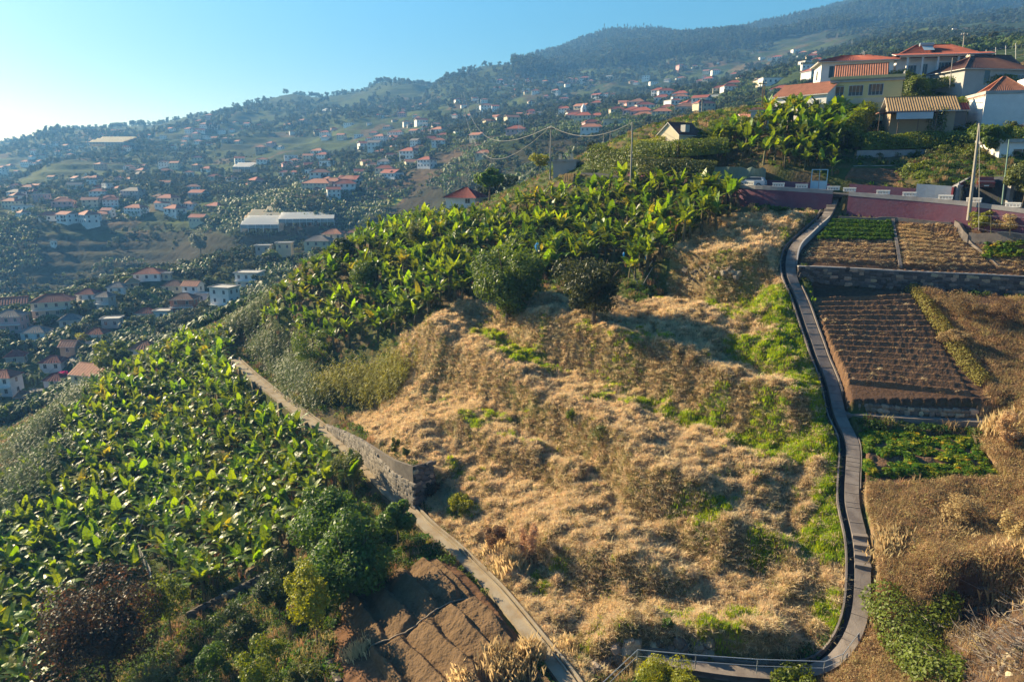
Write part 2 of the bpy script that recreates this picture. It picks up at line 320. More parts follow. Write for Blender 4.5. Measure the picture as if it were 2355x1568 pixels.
# ------------------------------------------------------------------ materials
def lin(c):
    c = np.array(c, float) / 255.0
    return tuple(np.where(c <= 0.04045, c / 12.92, ((c + 0.055) / 1.055) ** 2.4))
_M = {}
def mat(name, col, rough=0.8, var=0.0, hue=0.0, noise=0.0, nscale=3.0, trans=0.0, tcol=None, spec=0.3, metal=0.0, bump=0.0, bscale=8.0, col2=None, attr=None, two=None, rand2=None):
    if name in _M: return _M[name]
    m = bpy.data.materials.new(name); m.use_nodes = True; nt = m.node_tree; N = nt.nodes; L = nt.links
    b = N['Principled BSDF']; b.inputs['Roughness'].default_value = rough; b.inputs['Specular IOR Level'].default_value = spec; b.inputs['Metallic'].default_value = metal
    if attr:
        a = N.new('ShaderNodeVertexColor'); a.layer_name = attr; cur = a.outputs[0]
    else:
        a = N.new('ShaderNodeRGB'); a.outputs[0].default_value = (*col, 1); cur = a.outputs[0]
    tc = N.new('ShaderNodeTexCoord')
    def mix(fac, c1, c2, mode='MIX'):
        x = N.new('ShaderNodeMix'); x.data_type = 'RGBA'; x.blend_type = mode
        if isinstance(fac, float): x.inputs[0].default_value = fac
        else: L.new(fac, x.inputs[0])
        L.new(c1, x.inputs[6])
        if isinstance(c2, tuple): x.inputs[7].default_value = (*c2, 1)
        else: L.new(c2, x.inputs[7])
        return x.outputs[2]
    def ramp(src, a0, a1, v0=0.0, v1=1.0):
        r = N.new('ShaderNodeMapRange'); r.inputs[1].default_value = a0; r.inputs[2].default_value = a1; r.inputs[3].default_value = v0; r.inputs[4].default_value = v1
        L.new(src, r.inputs[0]); return r.outputs[0]
    oi = None
    if rand2:                      # second colour chosen per object
        oi = N.new('ShaderNodeObjectInfo'); cur = mix(ramp(oi.outputs['Random'], rand2[1], rand2[2]), cur, rand2[0])
    if col2:
        n = N.new('ShaderNodeTexNoise'); n.inputs['Scale'].default_value = nscale; n.inputs['Detail'].default_value = 5; L.new(tc.outputs['Object'], n.inputs[0])
        cur = mix(ramp(n.outputs[0], 0.42, 0.62), cur, col2)
    if noise:
        n = N.new('ShaderNodeTexNoise'); n.inputs['Scale'].default_value = nscale; n.inputs['Detail'].default_value = 6; n.inputs['Roughness'].default_value = 0.7; L.new(tc.outputs['Object'], n.inputs[0])
        g = N.new('ShaderNodeHueSaturation'); L.new(cur, g.inputs['Color']); L.new(ramp(n.outputs[0], 0.3, 0.7, 1 - noise, 1 + noise), g.inputs['Value']); cur = g.outputs[0]
    if var:
        oi = oi or N.new('ShaderNodeObjectInfo'); g = N.new('ShaderNodeHueSaturation'); L.new(cur, g.inputs['Color'])
        L.new(ramp(oi.outputs['Random'], 0, 1, 1 - var, 1 + var), g.inputs['Value'])
        if hue:
            mm = N.new('ShaderNodeMath'); mm.operation = 'MULTIPLY'; mm.inputs[1].default_value = 7.31; L.new(oi.outputs['Random'], mm.inputs[0])
            fr = N.new('ShaderNodeMath'); fr.operation = 'FRACT'; L.new(mm.outputs[0], fr.inputs[0])
            L.new(ramp(fr.outputs[0], 0, 1, 0.5 - hue, 0.5 + hue), g.inputs['Hue'])
        cur = g.outputs[0]
    L.new(cur, b.inputs['Base Color'])
    if bump:
        n = N.new('ShaderNodeTexNoise'); n.inputs['Scale'].default_value = bscale; n.inputs['Detail'].default_value = 6; L.new(tc.outputs['Object'], n.inputs[0])
        bp = N.new('ShaderNodeBump'); bp.inputs['Strength'].default_value = 1.0; bp.inputs['Distance'].default_value = bump; L.new(n.outputs[0], bp.inputs['Height']); L.new(bp.outputs[0], b.inputs['Normal'])
    if trans:
        t = N.new('ShaderNodeBsdfTranslucent'); L.new(cur, t.inputs[0])
        g = N.new('ShaderNodeHueSaturation'); g.inputs['Hue'].default_value = 0.475; g.inputs['Saturation'].default_value = 1.15; g.inputs['Value'].default_value = 2.2; L.new(cur, g.inputs['Color']); L.new(g.outputs[0], t.inputs[0])
        s = N.new('ShaderNodeMixShader'); s.inputs[0].default_value = trans; L.new(b.outputs[0], s.inputs[1]); L.new(t.outputs[0], s.inputs[2])
        L.new(s.outputs[0], N['Material Output'].inputs[0])
    _M[name] = m; return m

# ------------------------------------------------------------------ mesh building
class MB:
    def __init__(s): s.v = []; s.f = []; s.m = []
    def add(s, v, f, mi=0):
        o = len(s.v); s.v.extend(v); s.f.extend([tuple(i + o for i in q) for q in f]); s.m.extend([mi] * len(f)); return s
    def quad(s, a, b, c, d, mi=0): return s.add([a, b, c, d], [(0, 1, 2, 3)], mi)
    def box(s, x0, y0, z0, x1, y1, z1, mi=0):
        return s.add([(x0, y0, z0), (x1, y0, z0), (x1, y1, z0), (x0, y1, z0), (x0, y0, z1), (x1, y0, z1), (x1, y1, z1), (x0, y1, z1)],
              [(0, 3, 2, 1), (4, 5, 6, 7), (0, 1, 5, 4), (1, 2, 6, 5), (2, 3, 7, 6), (3, 0, 4, 7)], mi)
    def tube(s, pts, r, n=6, mi=0, r1=None, cap=True):
        pts = [Vector(p) for p in pts]; k = len(pts); vs = []; fs = []
        for i, p in enumerate(pts):
            t = (pts[min(i + 1, k - 1)] - pts[max(i - 1, 0)]).normalized(); a = t.cross(Vector((0, 0, 1)) if abs(t.z) < 0.9 else Vector((1, 0, 0))).normalized(); b = t.cross(a)
            rr = r if r1 is None else r + (r1 - r) * i / (k - 1)
            for j in range(n):
                an = 2 * math.pi * j / n; vs.append(tuple(p + a * math.cos(an) * rr + b * math.sin(an) * rr))
        for i in range(k - 1):
            for j in range(n): fs.append((i * n + j, i * n + (j + 1) % n, (i + 1) * n + (j + 1) % n, (i + 1) * n + j))
        if cap: fs.append(tuple(range(n - 1, -1, -1))); fs.append(tuple(range((k - 1) * n, k * n)))
        return s.add(vs, fs, mi)
    def mesh(s, name, mats, smooth_=False):
        me = bpy.data.meshes.new(name); me.from_pydata([tuple(v) for v in s.v], [], s.f)
        for m in (mats if isinstance(mats, (list, tuple)) else [mats]): me.materials.append(m)
        if any(s.m): me.polygons.foreach_set('material_index', s.m)
        if smooth_: me.polygons.foreach_set('use_smooth', [True] * len(me.polygons))
        me.update(); return me
    def obj(s, name, mats, parent=None, loc=None, rot=None, smooth_=False):
        return link(name, s.mesh(name, mats, smooth_), parent, loc, rot)
def link(name, me, parent=None, loc=None, rot=None, scale=None):
    o = bpy.data.objects.new(name, me); C.objects.link(o)
    if parent: o.parent = parent
    if loc is not None: o.location = loc
    if rot is not None: o.rotation_euler = rot if isinstance(rot, (tuple, list)) else (0, 0, rot)
    if scale is not None: o.scale = scale if isinstance(scale, (tuple, list)) else (scale,) * 3
    return o
def tag(o, label=None, cat=None, group=None, kind=None):
    if label: o['label'] = label
    if cat: o['category'] = cat
    if group: o['group'] = group
    if kind: o['kind'] = kind
    return o
def empty(name, loc, rz=0, label=None, cat=None, group=None):
    o = link(name, None, None, loc, rz); o.empty_display_size = 0.2; return tag(o, label, cat, group)
def npmesh(name, v, f, mats=None, smooth_=False):
    v = np.ascontiguousarray(v, np.float32); f = np.ascontiguousarray(f, np.int32); k = f.shape[1]
    me = bpy.data.meshes.new(name); me.vertices.add(len(v)); me.vertices.foreach_set('co', v.ravel())
    me.loops.add(f.size); me.loops.foreach_set('vertex_index', f.ravel()); me.polygons.add(len(f)); me.polygons.foreach_set('loop_start', np.arange(0, f.size, k, dtype=np.int32))
    if smooth_: me.polygons.foreach_set('use_smooth', np.ones(len(f), bool))
    for m in (mats or []): me.materials.append(m)
    me.update(calc_edges=True); return me
def gridmesh(name, X, Y, Z, mats, col=None, smooth_=True, keep=None):
    nr, nc = X.shape; i = np.arange(nr * nc).reshape(nr, nc)
    f = np.stack([i[:-1, :-1], i[:-1, 1:], i[1:, 1:], i[1:, :-1]], -1).reshape(-1, 4)
    me = npmesh(name, np.stack([X, Y, Z], -1).reshape(-1, 3), f, mats, smooth_)
    if col is not None:
        a = me.color_attributes.new('col', 'FLOAT_COLOR', 'POINT'); rgba = np.ones((nr * nc, 4), np.float32); rgba[:, :3] = col.reshape(-1, 3); a.data.foreach_set('color', rgba.ravel())
    return me
def instancer(name, pts, scl, rot, srcs, label=None, group=None, tilt=None):
    """one object that scatters copies of small meshes over points (uncountable stuff)"""
    n = len(pts); me = bpy.data.meshes.new(name); me.vertices.add(n); me.vertices.foreach_set('co', np.ascontiguousarray(pts, np.float32).ravel())
    scl = np.asarray(scl, float)
    if scl.ndim == 1: scl = np.repeat(scl[:, None], 3, 1)
    a = me.attributes.new('scl', 'FLOAT_VECTOR', 'POINT'); a.data.foreach_set('vector', np.ascontiguousarray(scl, np.float32).ravel())
    rv = np.zeros((n, 3), np.float32); rv[:, 2] = rot
    if tilt is not None: rv[:, :2] = tilt
    a = me.attributes.new('rot', 'FLOAT_VECTOR', 'POINT'); a.data.foreach_set('vector', rv.ravel())
    k = len(srcs); a = me.attributes.new('pick', 'INT', 'POINT'); a.data.foreach_set('value', rng.integers(0, k, n).astype(np.int32))
    me.update(); o = link(name, me)
    ng = bpy.data.node_groups.new(name, 'GeometryNodeTree'); ng.interface.new_socket('Geometry', in_out='INPUT', socket_type='NodeSocketGeometry'); ng.interface.new_socket('Geometry', in_out='OUTPUT', socket_type='NodeSocketGeometry')
    gi = ng.nodes.new('NodeGroupInput'); go = ng.nodes.new('NodeGroupOutput'); join = ng.nodes.new('GeometryNodeJoinGeometry')
    def attr(nm, dt):
        q = ng.nodes.new('GeometryNodeInputNamedAttribute'); q.data_type = dt; q.inputs[0].default_value = nm; return q.outputs[0]
    sc_, ro_, pk = attr('scl', 'FLOAT_VECTOR'), attr('rot', 'FLOAT_VECTOR'), attr('pick', 'INT')
    for j, src in enumerate(srcs):
        so = bpy.data.objects.new(name + '_source', src)
        inf = ng.nodes.new('GeometryNodeObjectInfo'); inf.inputs[0].default_value = so; inf.inputs['As Instance'].default_value = True
        ip = ng.nodes.new('GeometryNodeInstanceOnPoints'); cmp_ = ng.nodes.new('FunctionNodeCompare'); cmp_.data_type = 'INT'; cmp_.operation = 'EQUAL'
        ng.links.new(pk, cmp_.inputs[2]); cmp_.inputs[3].default_value = j
        ng.links.new(gi.outputs[0], ip.inputs['Points']); ng.links.new(cmp_.outputs[0], ip.inputs['Selection']); ng.links.new(inf.outputs['Geometry'], ip.inputs['Instance'])
        ng.links.new(ro_, ip.inputs['Rotation']); ng.links.new(sc_, ip.inputs['Scale']); ng.links.new(ip.outputs[0], join.inputs[0])
    ng.links.new(join.outputs[0], go.inputs[0])
    md = o.modifiers.new('scatter', 'NODES'); md.node_group = ng
    return tag(o, label, None, group, 'stuff')

# ------------------------------------------------------------------ ground colours (what grows or lies there, plus shade put into banks and gorge)
def blobs(U, V, lst):
    w = np.zeros(U.shape)
    for u, v, ru, rv, s in lst:
        w = np.maximum(w, s * np.exp(-(((U - u) / ru) ** 2 + ((V - v) / rv) ** 2)))
    return w
def lerp(a, b, t): return a + (np.asarray(b) - a) * t[..., None]
GREEN = [(1815,700,30,40,1.2),(1840,770,28,50,1.3),(1862,840,26,50,1.3),(1885,900,26,36,1.3),(1850,900,40,25,.9),(1640,925,60,18,.9),(1740,965,70,22,1.1),(1840,1000,70,26,1.3),(1905,1025,40,26,1.2),(1780,1020,60,20,.8),
    (1905,1120,30,60,.8),(1890,1190,40,60,.8),(1860,1250,60,40,.75),(1905,1385,26,40,1.3),(1930,1440,18,60,.8),(1760,1270,60,40,.7),(1640,1190,60,30,.8),(1560,1160,60,20,.7),(1700,1430,60,40,.8),(1640,1490,90,25,.8),
    (1580,1440,60,30,.6),(1130,760,50,20,.9),(1200,790,60,20,.9),(1260,820,50,20,.8),(1180,810,50,22,.7),(1400,910,60,14,.6),(1480,890,60,16,.7),(1560,920,50,18,.9),(1750,660,60,16,.9),(1650,660,60,14,.6),(1700,800,60,40,.6),(1780,820,40,60,.65),
    (1690,700,60,30,.5),(1010,905,30,15,.8),(1040,1080,50,20,.6),(1090,970,30,18,.6),(1130,930,30,14,.8),(1170,1000,30,14,.7),(1230,1020,60,14,.5),(1050,1070,20,12,.9),(1380,940,60,30,.3),(1340,790,50,20,.4),
    (1290,1300,40,30,.4),(1240,1330,20,25,.7),(1060,1170,50,25,.5),(1330,1490,25,20,.5),(1560,540,30,20,.9),(1500,560,60,30,.9),(1800,560,15,60,.3),(1460,600,50,30,.8),(1860,500,40,8,.4),(1600,840,80,30,.35),(1500,820,60,20,.35)]
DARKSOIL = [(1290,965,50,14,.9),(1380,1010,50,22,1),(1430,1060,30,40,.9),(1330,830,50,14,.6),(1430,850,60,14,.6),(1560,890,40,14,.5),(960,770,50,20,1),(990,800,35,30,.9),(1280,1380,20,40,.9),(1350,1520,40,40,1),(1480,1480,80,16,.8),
    (1640,630,70,22,.8),(1560,630,40,20,.7),(1200,710,60,15,.4),(1100,700,60,20,.6),(1150,690,100,20,.7),(1000,750,40,20,.8),(1450,700,90,25,.6),(1310,1130,30,10,.5),(1100,860,40,12,.6)]
x, y = NG.X, NG.Y
f1 = fbm(x * 0.35, y * 0.35, 4, 81); f2 = fbm(x * 1.7, y * 1.7, 3, 83); f3 = fbm(x * 0.09, y * 0.09, 3, 85)
colr = np.zeros(x.shape + (3,)); colr[:] = (0.115, 0.085, 0.045)                     # default: weedy earth
colr = lerp(colr, (0.055, 0.085, 0.018), np.clip(f1 * 2.2 + 0.55, 0, 1) * 0.8)
hay = np.zeros_like(colr); hay[:] = (0.45, 0.365, 0.215)
hay = lerp(hay, (0.52, 0.37, 0.20), np.clip(f2 * 1.6 + 0.3, 0, 1)); hay = lerp(hay, (0.27, 0.17, 0.085), np.clip(-f1 * 1.8 - 0.05, 0, 1)); hay = lerp(hay, (0.36, 0.28, 0.11), np.clip(f3 * 2, 0, 1) * .6)
gU = PU + 16 * fbm(x * 0.7, y * 0.7, 3, 91); gV = PV + 10 * fbm(x * 0.7, y * 0.7, 3, 92)
gw_ = blobs(gU, gV, GREEN); gw_ = np.clip((gw_ * 1.25 + 0.5 * f1 + 0.35 * f2 - 0.33) * 3.0, 0, 1)
gw_ = np.maximum(gw_, np.clip((f3 + 0.6 * f2 - 0.42) * 3, 0, 1) * 0.6 * (gU > 1350))
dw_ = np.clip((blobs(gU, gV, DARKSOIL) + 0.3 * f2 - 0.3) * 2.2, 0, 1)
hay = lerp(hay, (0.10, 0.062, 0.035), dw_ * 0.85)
m_, sd_, zz_, e_ = line_dist(NG.X, NG.Y, RP[16:95], 9); vv_ = PV[m_]; edge_ = 2.6 + 1.6 * f1[m_] + 1.2 * f2[m_] + 1.3 * (np.abs(vv_ - 880) < 70) + 1.5 * (np.abs(vv_ - 1010) < 40) - 1.0 * (vv_ > 1050)
t_ = gw_[m_]; k_ = (sd_ < -1.1) & (sd_ > -1.1 - edge_) & (vv_ > 655) & (vv_ < 1300); t_[k_] = np.maximum(t_[k_], .95); gw_[m_] = t_
grass_c = np.zeros_like(colr); grass_c[:] = (0.16, 0.23, 0.025); grass_c = lerp(grass_c, (0.19, 0.25, 0.035), np.clip(f2 * 2 + .3, 0, 1))
hay = lerp(hay, 0, np.zeros(x.shape)); hay = hay + (grass_c - hay) * (gw_ * 0.9)[..., None]
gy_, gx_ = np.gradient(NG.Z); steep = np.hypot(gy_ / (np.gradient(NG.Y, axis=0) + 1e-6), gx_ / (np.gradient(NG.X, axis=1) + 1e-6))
hay = lerp(hay, (0.22, 0.165, 0.085), np.clip((steep - 1.15) * 1.2, 0, .85)); hay = lerp(hay, (0.15, 0.15, 0.045), np.clip((steep - 1.15) * 1.2, 0, 1) * np.clip(f1 * 3, 0, .8))  # steep faces darkened: earth and grass tones that also carry the banks' shade
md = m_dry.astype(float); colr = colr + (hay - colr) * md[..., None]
RIGHT = [(1960,1110),(1995,1160),(2010,1300),(1998,1440),(1940,1520),(1880,1568),(1880,1700),(2500,1700),(2500,640),(2280,700),(2110,680),(2200,850),(2230,900),(2250,960),(2240,985),(2320,1110)]
m_right = in_poly(gU, gV, RIGHT)
br = np.zeros_like(colr); br[:] = (0.22, 0.15, 0.08); br = lerp(br, (0.34, 0.25, 0.14), np.clip(f2 * 1.5 + .2, 0, 1) * .8); br = lerp(br, (0.085, 0.05, 0.03), np.clip(-f1 * 2, 0, 1) * .7)
rock = in_poly(gU, gV, [(2130,1400),(2220,1350),(2500,1330),(2500,1700),(2180,1700)])
br = lerp(br, (0.085, 0.052, 0.034), rock * 0.92)
colr = np.where(m_right[..., None], br, colr)
colr = np.where((m12 | m4 | m6)[..., None], np.array((0.105, 0.062, 0.04)), colr)
SOILF = [(782,1392),(905,1330),(986,1284),(1040,1300),(1100,1350),(1200,1460),(1230,1568),(1200,1700),(830,1700),(760,1500)]
m_soil = in_poly(PU, PV, SOILF)
colr = np.where(m_soil[..., None], np.array((0.16, 0.085, 0.045)), colr)
m5 = m4 & in_poly(PU, PV, [(2098,640),(2105,672),(2160,750),(2262,900),(2262,960),(2600,960),(2600,640)])
colr = np.where(m5[..., None], br, colr)
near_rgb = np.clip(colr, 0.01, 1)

x, y = FG.X, FG.Y; fd = FG.Y
FU, FV = project(x, y, FG.B)
g1 = fbm(x * 0.012, y * 0.012, 4, 101); g2 = fbm(x * 0.05, y * 0.05, 3, 103); g3 = fbm(x * 0.003, y * 0.003, 3, 105)
fc = np.zeros(x.shape + (3,)); fc[:] = (0.030, 0.047, 0.016)
fc = lerp(fc, (0.050, 0.070, 0.022), np.clip(g1 * 2.5 + .2, 0, 1)); fc = lerp(fc, (0.030, 0.045, 0.018), np.clip(-g1 * 3 - .1, 0, 1))
fc = lerp(fc, (0.068, 0.078, 0.026), np.clip((g3 + g2 * .5 - .22) * 3.5, 0, 1) * .8); fc = lerp(fc, (0.085, 0.060, 0.040), np.clip((-g3 + g2 * .6 - .35) * 3.5, 0, 1) * .7)
cell = np.floor((x + 14 * g2) / 26) * 7 + np.floor((y + 14 * g1) / 34) * 13
ch = _h(cell.astype(np.int64), (cell * 3).astype(np.int64), 5)
fc = lerp(fc, (0.078, 0.10, 0.024), (ch > .80) * .7 * (fd < 1500)); fc = lerp(fc, (0.14, 0.09, 0.055), (ch < .10) * .6 * (fd < 1500))
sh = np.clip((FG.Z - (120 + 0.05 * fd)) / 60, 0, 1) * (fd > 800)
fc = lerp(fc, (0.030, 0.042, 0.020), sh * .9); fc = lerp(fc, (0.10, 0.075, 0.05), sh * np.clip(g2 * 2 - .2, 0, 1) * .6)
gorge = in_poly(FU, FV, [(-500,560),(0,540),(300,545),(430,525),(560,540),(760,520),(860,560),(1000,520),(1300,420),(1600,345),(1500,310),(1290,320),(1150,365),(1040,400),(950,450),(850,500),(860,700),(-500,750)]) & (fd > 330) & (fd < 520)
fc = lerp(fc, (0.036, 0.034, 0.020), gorge * .85)  # gorge face darkened by colour, its shade painted in
meadow = in_poly(FU, FV, [(790,495),(800,480),(850,468),(920,450),(925,458),(870,478),(830,490)])
fc = lerp(fc, (0.33, 0.34, 0.06), meadow * 1.0)
far_rgb = np.clip(fc, 0.01, 1)
m_gn = mat('ground_cover', (1, 1, 1), 0.95, attr='col', noise=0.22, nscale=2.6, bump=0.10, bscale=3.5, spec=0.1)
m_gf = mat('valley_cover', (1, 1, 1), 0.95, attr='col', noise=0.30, nscale=0.12, bump=1.2, bscale=0.25, spec=0.05)
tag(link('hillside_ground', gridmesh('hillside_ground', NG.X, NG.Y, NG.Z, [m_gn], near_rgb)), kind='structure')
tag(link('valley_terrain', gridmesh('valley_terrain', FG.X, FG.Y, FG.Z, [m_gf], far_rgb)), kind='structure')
# ------------------------------------------------------------------ fields, paths and walls
m_soilA = mat('red_soil', (0.165, 0.098, 0.058), 0.95, noise=0.25, nscale=1.5, bump=0.10, bscale=6, spec=0.05)
m_soilB = mat('turned_soil', (0.155, 0.100, 0.056), 0.95, noise=0.25, nscale=0.9, bump=0.12, bscale=5, spec=0.05)
m_conc = mat('path_concrete', (0.235, 0.20, 0.175), 0.9, noise=0.2, nscale=1.2, bump=0.02, bscale=9, col2=(0.15, 0.125, 0.11), spec=0.2)
m_concw = mat('warm_concrete', (0.36, 0.30, 0.215), 0.9, noise=0.25, nscale=0.8, bump=0.03, bscale=6, col2=(0.25, 0.19, 0.12))
m_wet = mat('channel_lining', (0.02, 0.018, 0.016), 0.6, noise=0.2, nscale=2)
m_asph = mat('asphalt', (0.06, 0.06, 0.065), 0.9, noise=0.15, nscale=2)
m_purple = mat('purple_plaster', (0.21, 0.08, 0.115), 0.85, noise=0.28, nscale=0.45, col2=(0.15, 0.075, 0.105), bump=0.02, bscale=3)
m_cap = mat('grey_cap', (0.33, 0.31, 0.30), 0.9, noise=0.2, nscale=1.0)
m_white = mat('white_paint', (0.74, 0.72, 0.68), 0.7, noise=0.10, nscale=1.5)
m_stone = mat('basalt', (0.12, 0.105, 0.095), 0.9, var=0.45, hue=0.02, noise=0.3, nscale=3, rand2=((0.30, 0.22, 0.15), 0.80, 0.95), bump=0.03, bscale=6)
m_stoneb = mat('weathered_stone', (0.21, 0.175, 0.135), 0.9, var=0.4, hue=0.02, noise=0.3, nscale=3, rand2=((0.36, 0.28, 0.19), 0.7, 0.95), bump=0.03, bscale=6)
m_mortar = mat('dark_mortar', (0.075, 0.062, 0.052), 0.95, noise=0.3, nscale=2)

def quad_pts(cs, nu, nv):
    P = [cast(u, v) for u, v in cs]; a = np.linspace(0, 1, nu)[None, :]; b = np.linspace(0, 1, nv)[:, None]
    X = P[0].x * (1 - a) * (1 - b) + P[1].x * a * (1 - b) + P[2].x * a * b + P[3].x * (1 - a) * b
    Y = P[0].y * (1 - a) * (1 - b) + P[1].y * a * (1 - b) + P[2].y * a * b + P[3].y * (1 - a) * b
    return X, Y, a + 0 * X, b + 0 * X
def furrows(name, cs, nu, nv, rows, h, m, wob=0.05, lift=0.06, across=False):
    X, Y, a, b = quad_pts(cs, nu, nv)
    t = (b if not across else a) * rows + wob * rows * 0.06 * fbm(X * 0.35, Y * 0.35, 3, 7) + 0.035 * fbm(X * 2.2, Y * 2.2, 2, 8)
    r = t - np.floor(t); r = np.abs(2 * r - 1) ** 0.8
    Z = height(X, Y) + lift + h * (1 - r) * (0.85 + 0.3 * vnoise(X * .35, Y * .35, 4)) + 0.05 * fbm(X * 3, Y * 3, 2, 9)
    e = np.minimum(np.minimum(a, 1 - a) * 40, np.minimum(b, 1 - b) * 40); Z -= 0.35 * np.clip(1 - e, 0, 1)
    return tag(link(name, gridmesh(name, X, Y, Z, [m])), kind='structure'), (X, Y, Z)
o_, PLOT4 = furrows('ploughed_plot', [(1864,668),(2096,680),(2238,915),(1940,915)], 170, 240, 17, 0.46, m_soilA)
o_, PLOT1 = furrows('bean_plot', [(1915,508),(2050,508),(2064,614),(1834,606)], 120, 150, 9, 0.24, m_soilA)
o_, PLOT2 = furrows('garden_plot', [(2062,512),(2190,520),(2290,618),(2074,616)], 120, 150, 10, 0.22, m_soilA)
if True: furrows('upper_terrace_plot', [(1955,389),(2072,387),(2080,417),(1940,417)], 60, 60, 7, 0.2, m_soilA)
o_, PLOT3 = furrows('small_plot', [(2226,556),(2420,566),(2420,640),(2292,622)], 90, 90, 6, 0.18, m_soilA)
o_, PLOT6 = furrows('squash_plot', [(1984,988),(2235,1000),(2305,1102),(1988,1094)], 100, 80, 4, 0.2, m_soilA)
# the big field of turned earth: long saw-toothed mounds either side of a water pipe
X, Y, a, b = quad_pts([(762,1400),(1002,1284),(1290,1600),(985,1720)], 260, 330)
wv = 0.22 * fbm(X * 0.3, Y * 0.3, 3, 12)
t = a * 4.4 + np.where(b > 0.42 + 0.03 * np.sin(a * 5), 0.5, 0.0) + wv; r = t - np.floor(t)
prof = np.where(r < 0.74, r / 0.74, (1 - r) / 0.26) ; prof = prof * prof * (3 - 2 * prof) * 0.5 + prof * 0.5
pipe_d = np.abs(b - (0.42 + 0.03 * np.sin(a * 5))); prof *= np.clip(pipe_d / 0.03, 0, 1)
Z = height(X, Y) + 0.05 + 0.66 * prof + 0.09 * fbm(X * 1.3, Y * 1.3, 3, 13) + 0.07 * np.abs(fbm(X * 4.2, Y * 4.2, 2, 14))
e = np.minimum(np.minimum(a, 1 - a) * 30, np.minimum(b, 1 - b) * 30); Z -= 0.6 * np.clip(1 - e, 0, 1)
tag(link('turned_earth_field', gridmesh('turned_earth_field', X, Y, Z, [m_soilB])), kind='structure')
SF = (X, Y, Z)
pp = []
for aa in np.linspace(0.02, 0.98, 30):
    i = int((0.42 + 0.03 * math.sin(aa * 5)) * 329); j = int(aa * 259); pp.append((X[i, j], Y[i, j], Z[i, j] + 0.10 + 0.05 * R.random()))
m_pipe = mat('faded_pipe', (0.25, 0.19, 0.13), 0.7)
tag(MB().tube(pp, 0.07, 6).obj('water_pipe', m_pipe), 'thin dark irrigation pipe crossing the turned earth field', 'pipe')

def ribbon(P, lo, hi, zt, zb, mb=None, mi=0, i0=0, i1=None):
    P = np.asarray(P)[i0:i1]; N = normals2(P); mb = mb or MB(); vs = []; fs = []
    for p, n in zip(P, N):
        a = p[:2] + n * lo; b = p[:2] + n * hi
        vs += [(a[0], a[1], p[2] + zt), (b[0], b[1], p[2] + zt), (b[0], b[1], p[2] + zb), (a[0], a[1], p[2] + zb)]
    k = len(P)
    for i in range(k - 1):
        o = i * 4; fs += [(o, o + 4, o + 5, o + 1), (o + 1, o + 5, o + 6, o + 2), (o + 3, o + 7, o + 4, o), (o + 2, o + 6, o + 7, o + 3)]
    fs += [(0, 1, 2, 3), (k * 4 - 1, k * 4 - 2, k * 4 - 3, k * 4 - 4)]
    return mb.add(vs, fs, mi)
# right hand stair path with its water channel
uR, vR = project(RP[:, 0], RP[:, 1], RP[:, 2]); iT = int(np.argmax(vR > 1475))     # where the steps end
sp = ribbon(RP, -0.54, 0.58, 0.0, -0.8).obj('stair_path', m_conc); tag(sp, kind='structure')
lv = ribbon(RP, -1.06, -0.54, -0.45, -0.8, mi=0); ribbon(RP, -1.20, -1.06, 0.04, -0.8, lv, 1, 4); lv = lv.obj('water_channel', [m_wet, m_conc]); tag(lv, kind='structure')
st_me = MB().box(-0.535, -0.07, -0.16, 0.575, 0.07, 0.009).mesh('step', m_conc); Lr = resample(RP[:iT], 0.55); Nr = normals2(Lr)
for i in range(len(Lr)):
    if R.random() < .4: continue
    p = Lr[i]; n = Nr[i]; link('step', st_me, sp, (p[0], p[1], p[2]), math.atan2(n[1], n[0]))
ribbon(RP, -0.54, 0.58, 0.012, -0.3, i0=iT - 1).obj('path_slab', m_conc, sp)
i0 = int(np.argmax(vR > 650)); i1 = int(np.argmax(vR > 915))
ribbon(RP, 0.66, 0.80, 0.22, -0.7, i0=i0, i1=i1).obj('kerb', m_conc, sp)
ribbon(RP, 0.62, 0.80, 0.30, -0.9, i0=int(np.argmax(vR > 500)), i1=int(np.argmax(vR > 606))).obj('kerb', m_cap, sp)
i0 = int(np.argmax(vR > 990)); ribbon(RP, 0.66, 0.74, 0.05, -0.5, i0=i0, i1=int(np.argmax(vR > 1120))).obj('kerb', m_conc, sp)
fl = MB().box(-0.56, -0.24, -0.5, 0.60, 0.24, 0.16).mesh('stair_tread', m_conc)
for v_ in (1236, 1256, 1277, 1298, 470, 484, 498, 512):
    j = int(np.argmin(np.abs(vR - v_))); n = normals2(RP)[j]; link('stair_tread', fl, sp, tuple(RP[j]), math.atan2(n[1], n[0]))
# rough stone edge left of the channel, upper bend
BR = smooth(resample([tuple(cast(u, v)) for u, v in [(1922,948),(1990,952),(2080,958),(2180,963),(2265,968)]], 1.0), 1); BR[:, 2] += 0.12
tag(ribbon(BR, -0.75, 0.75, 0.0, -0.6).obj('branch_path', m_conc), kind='structure')
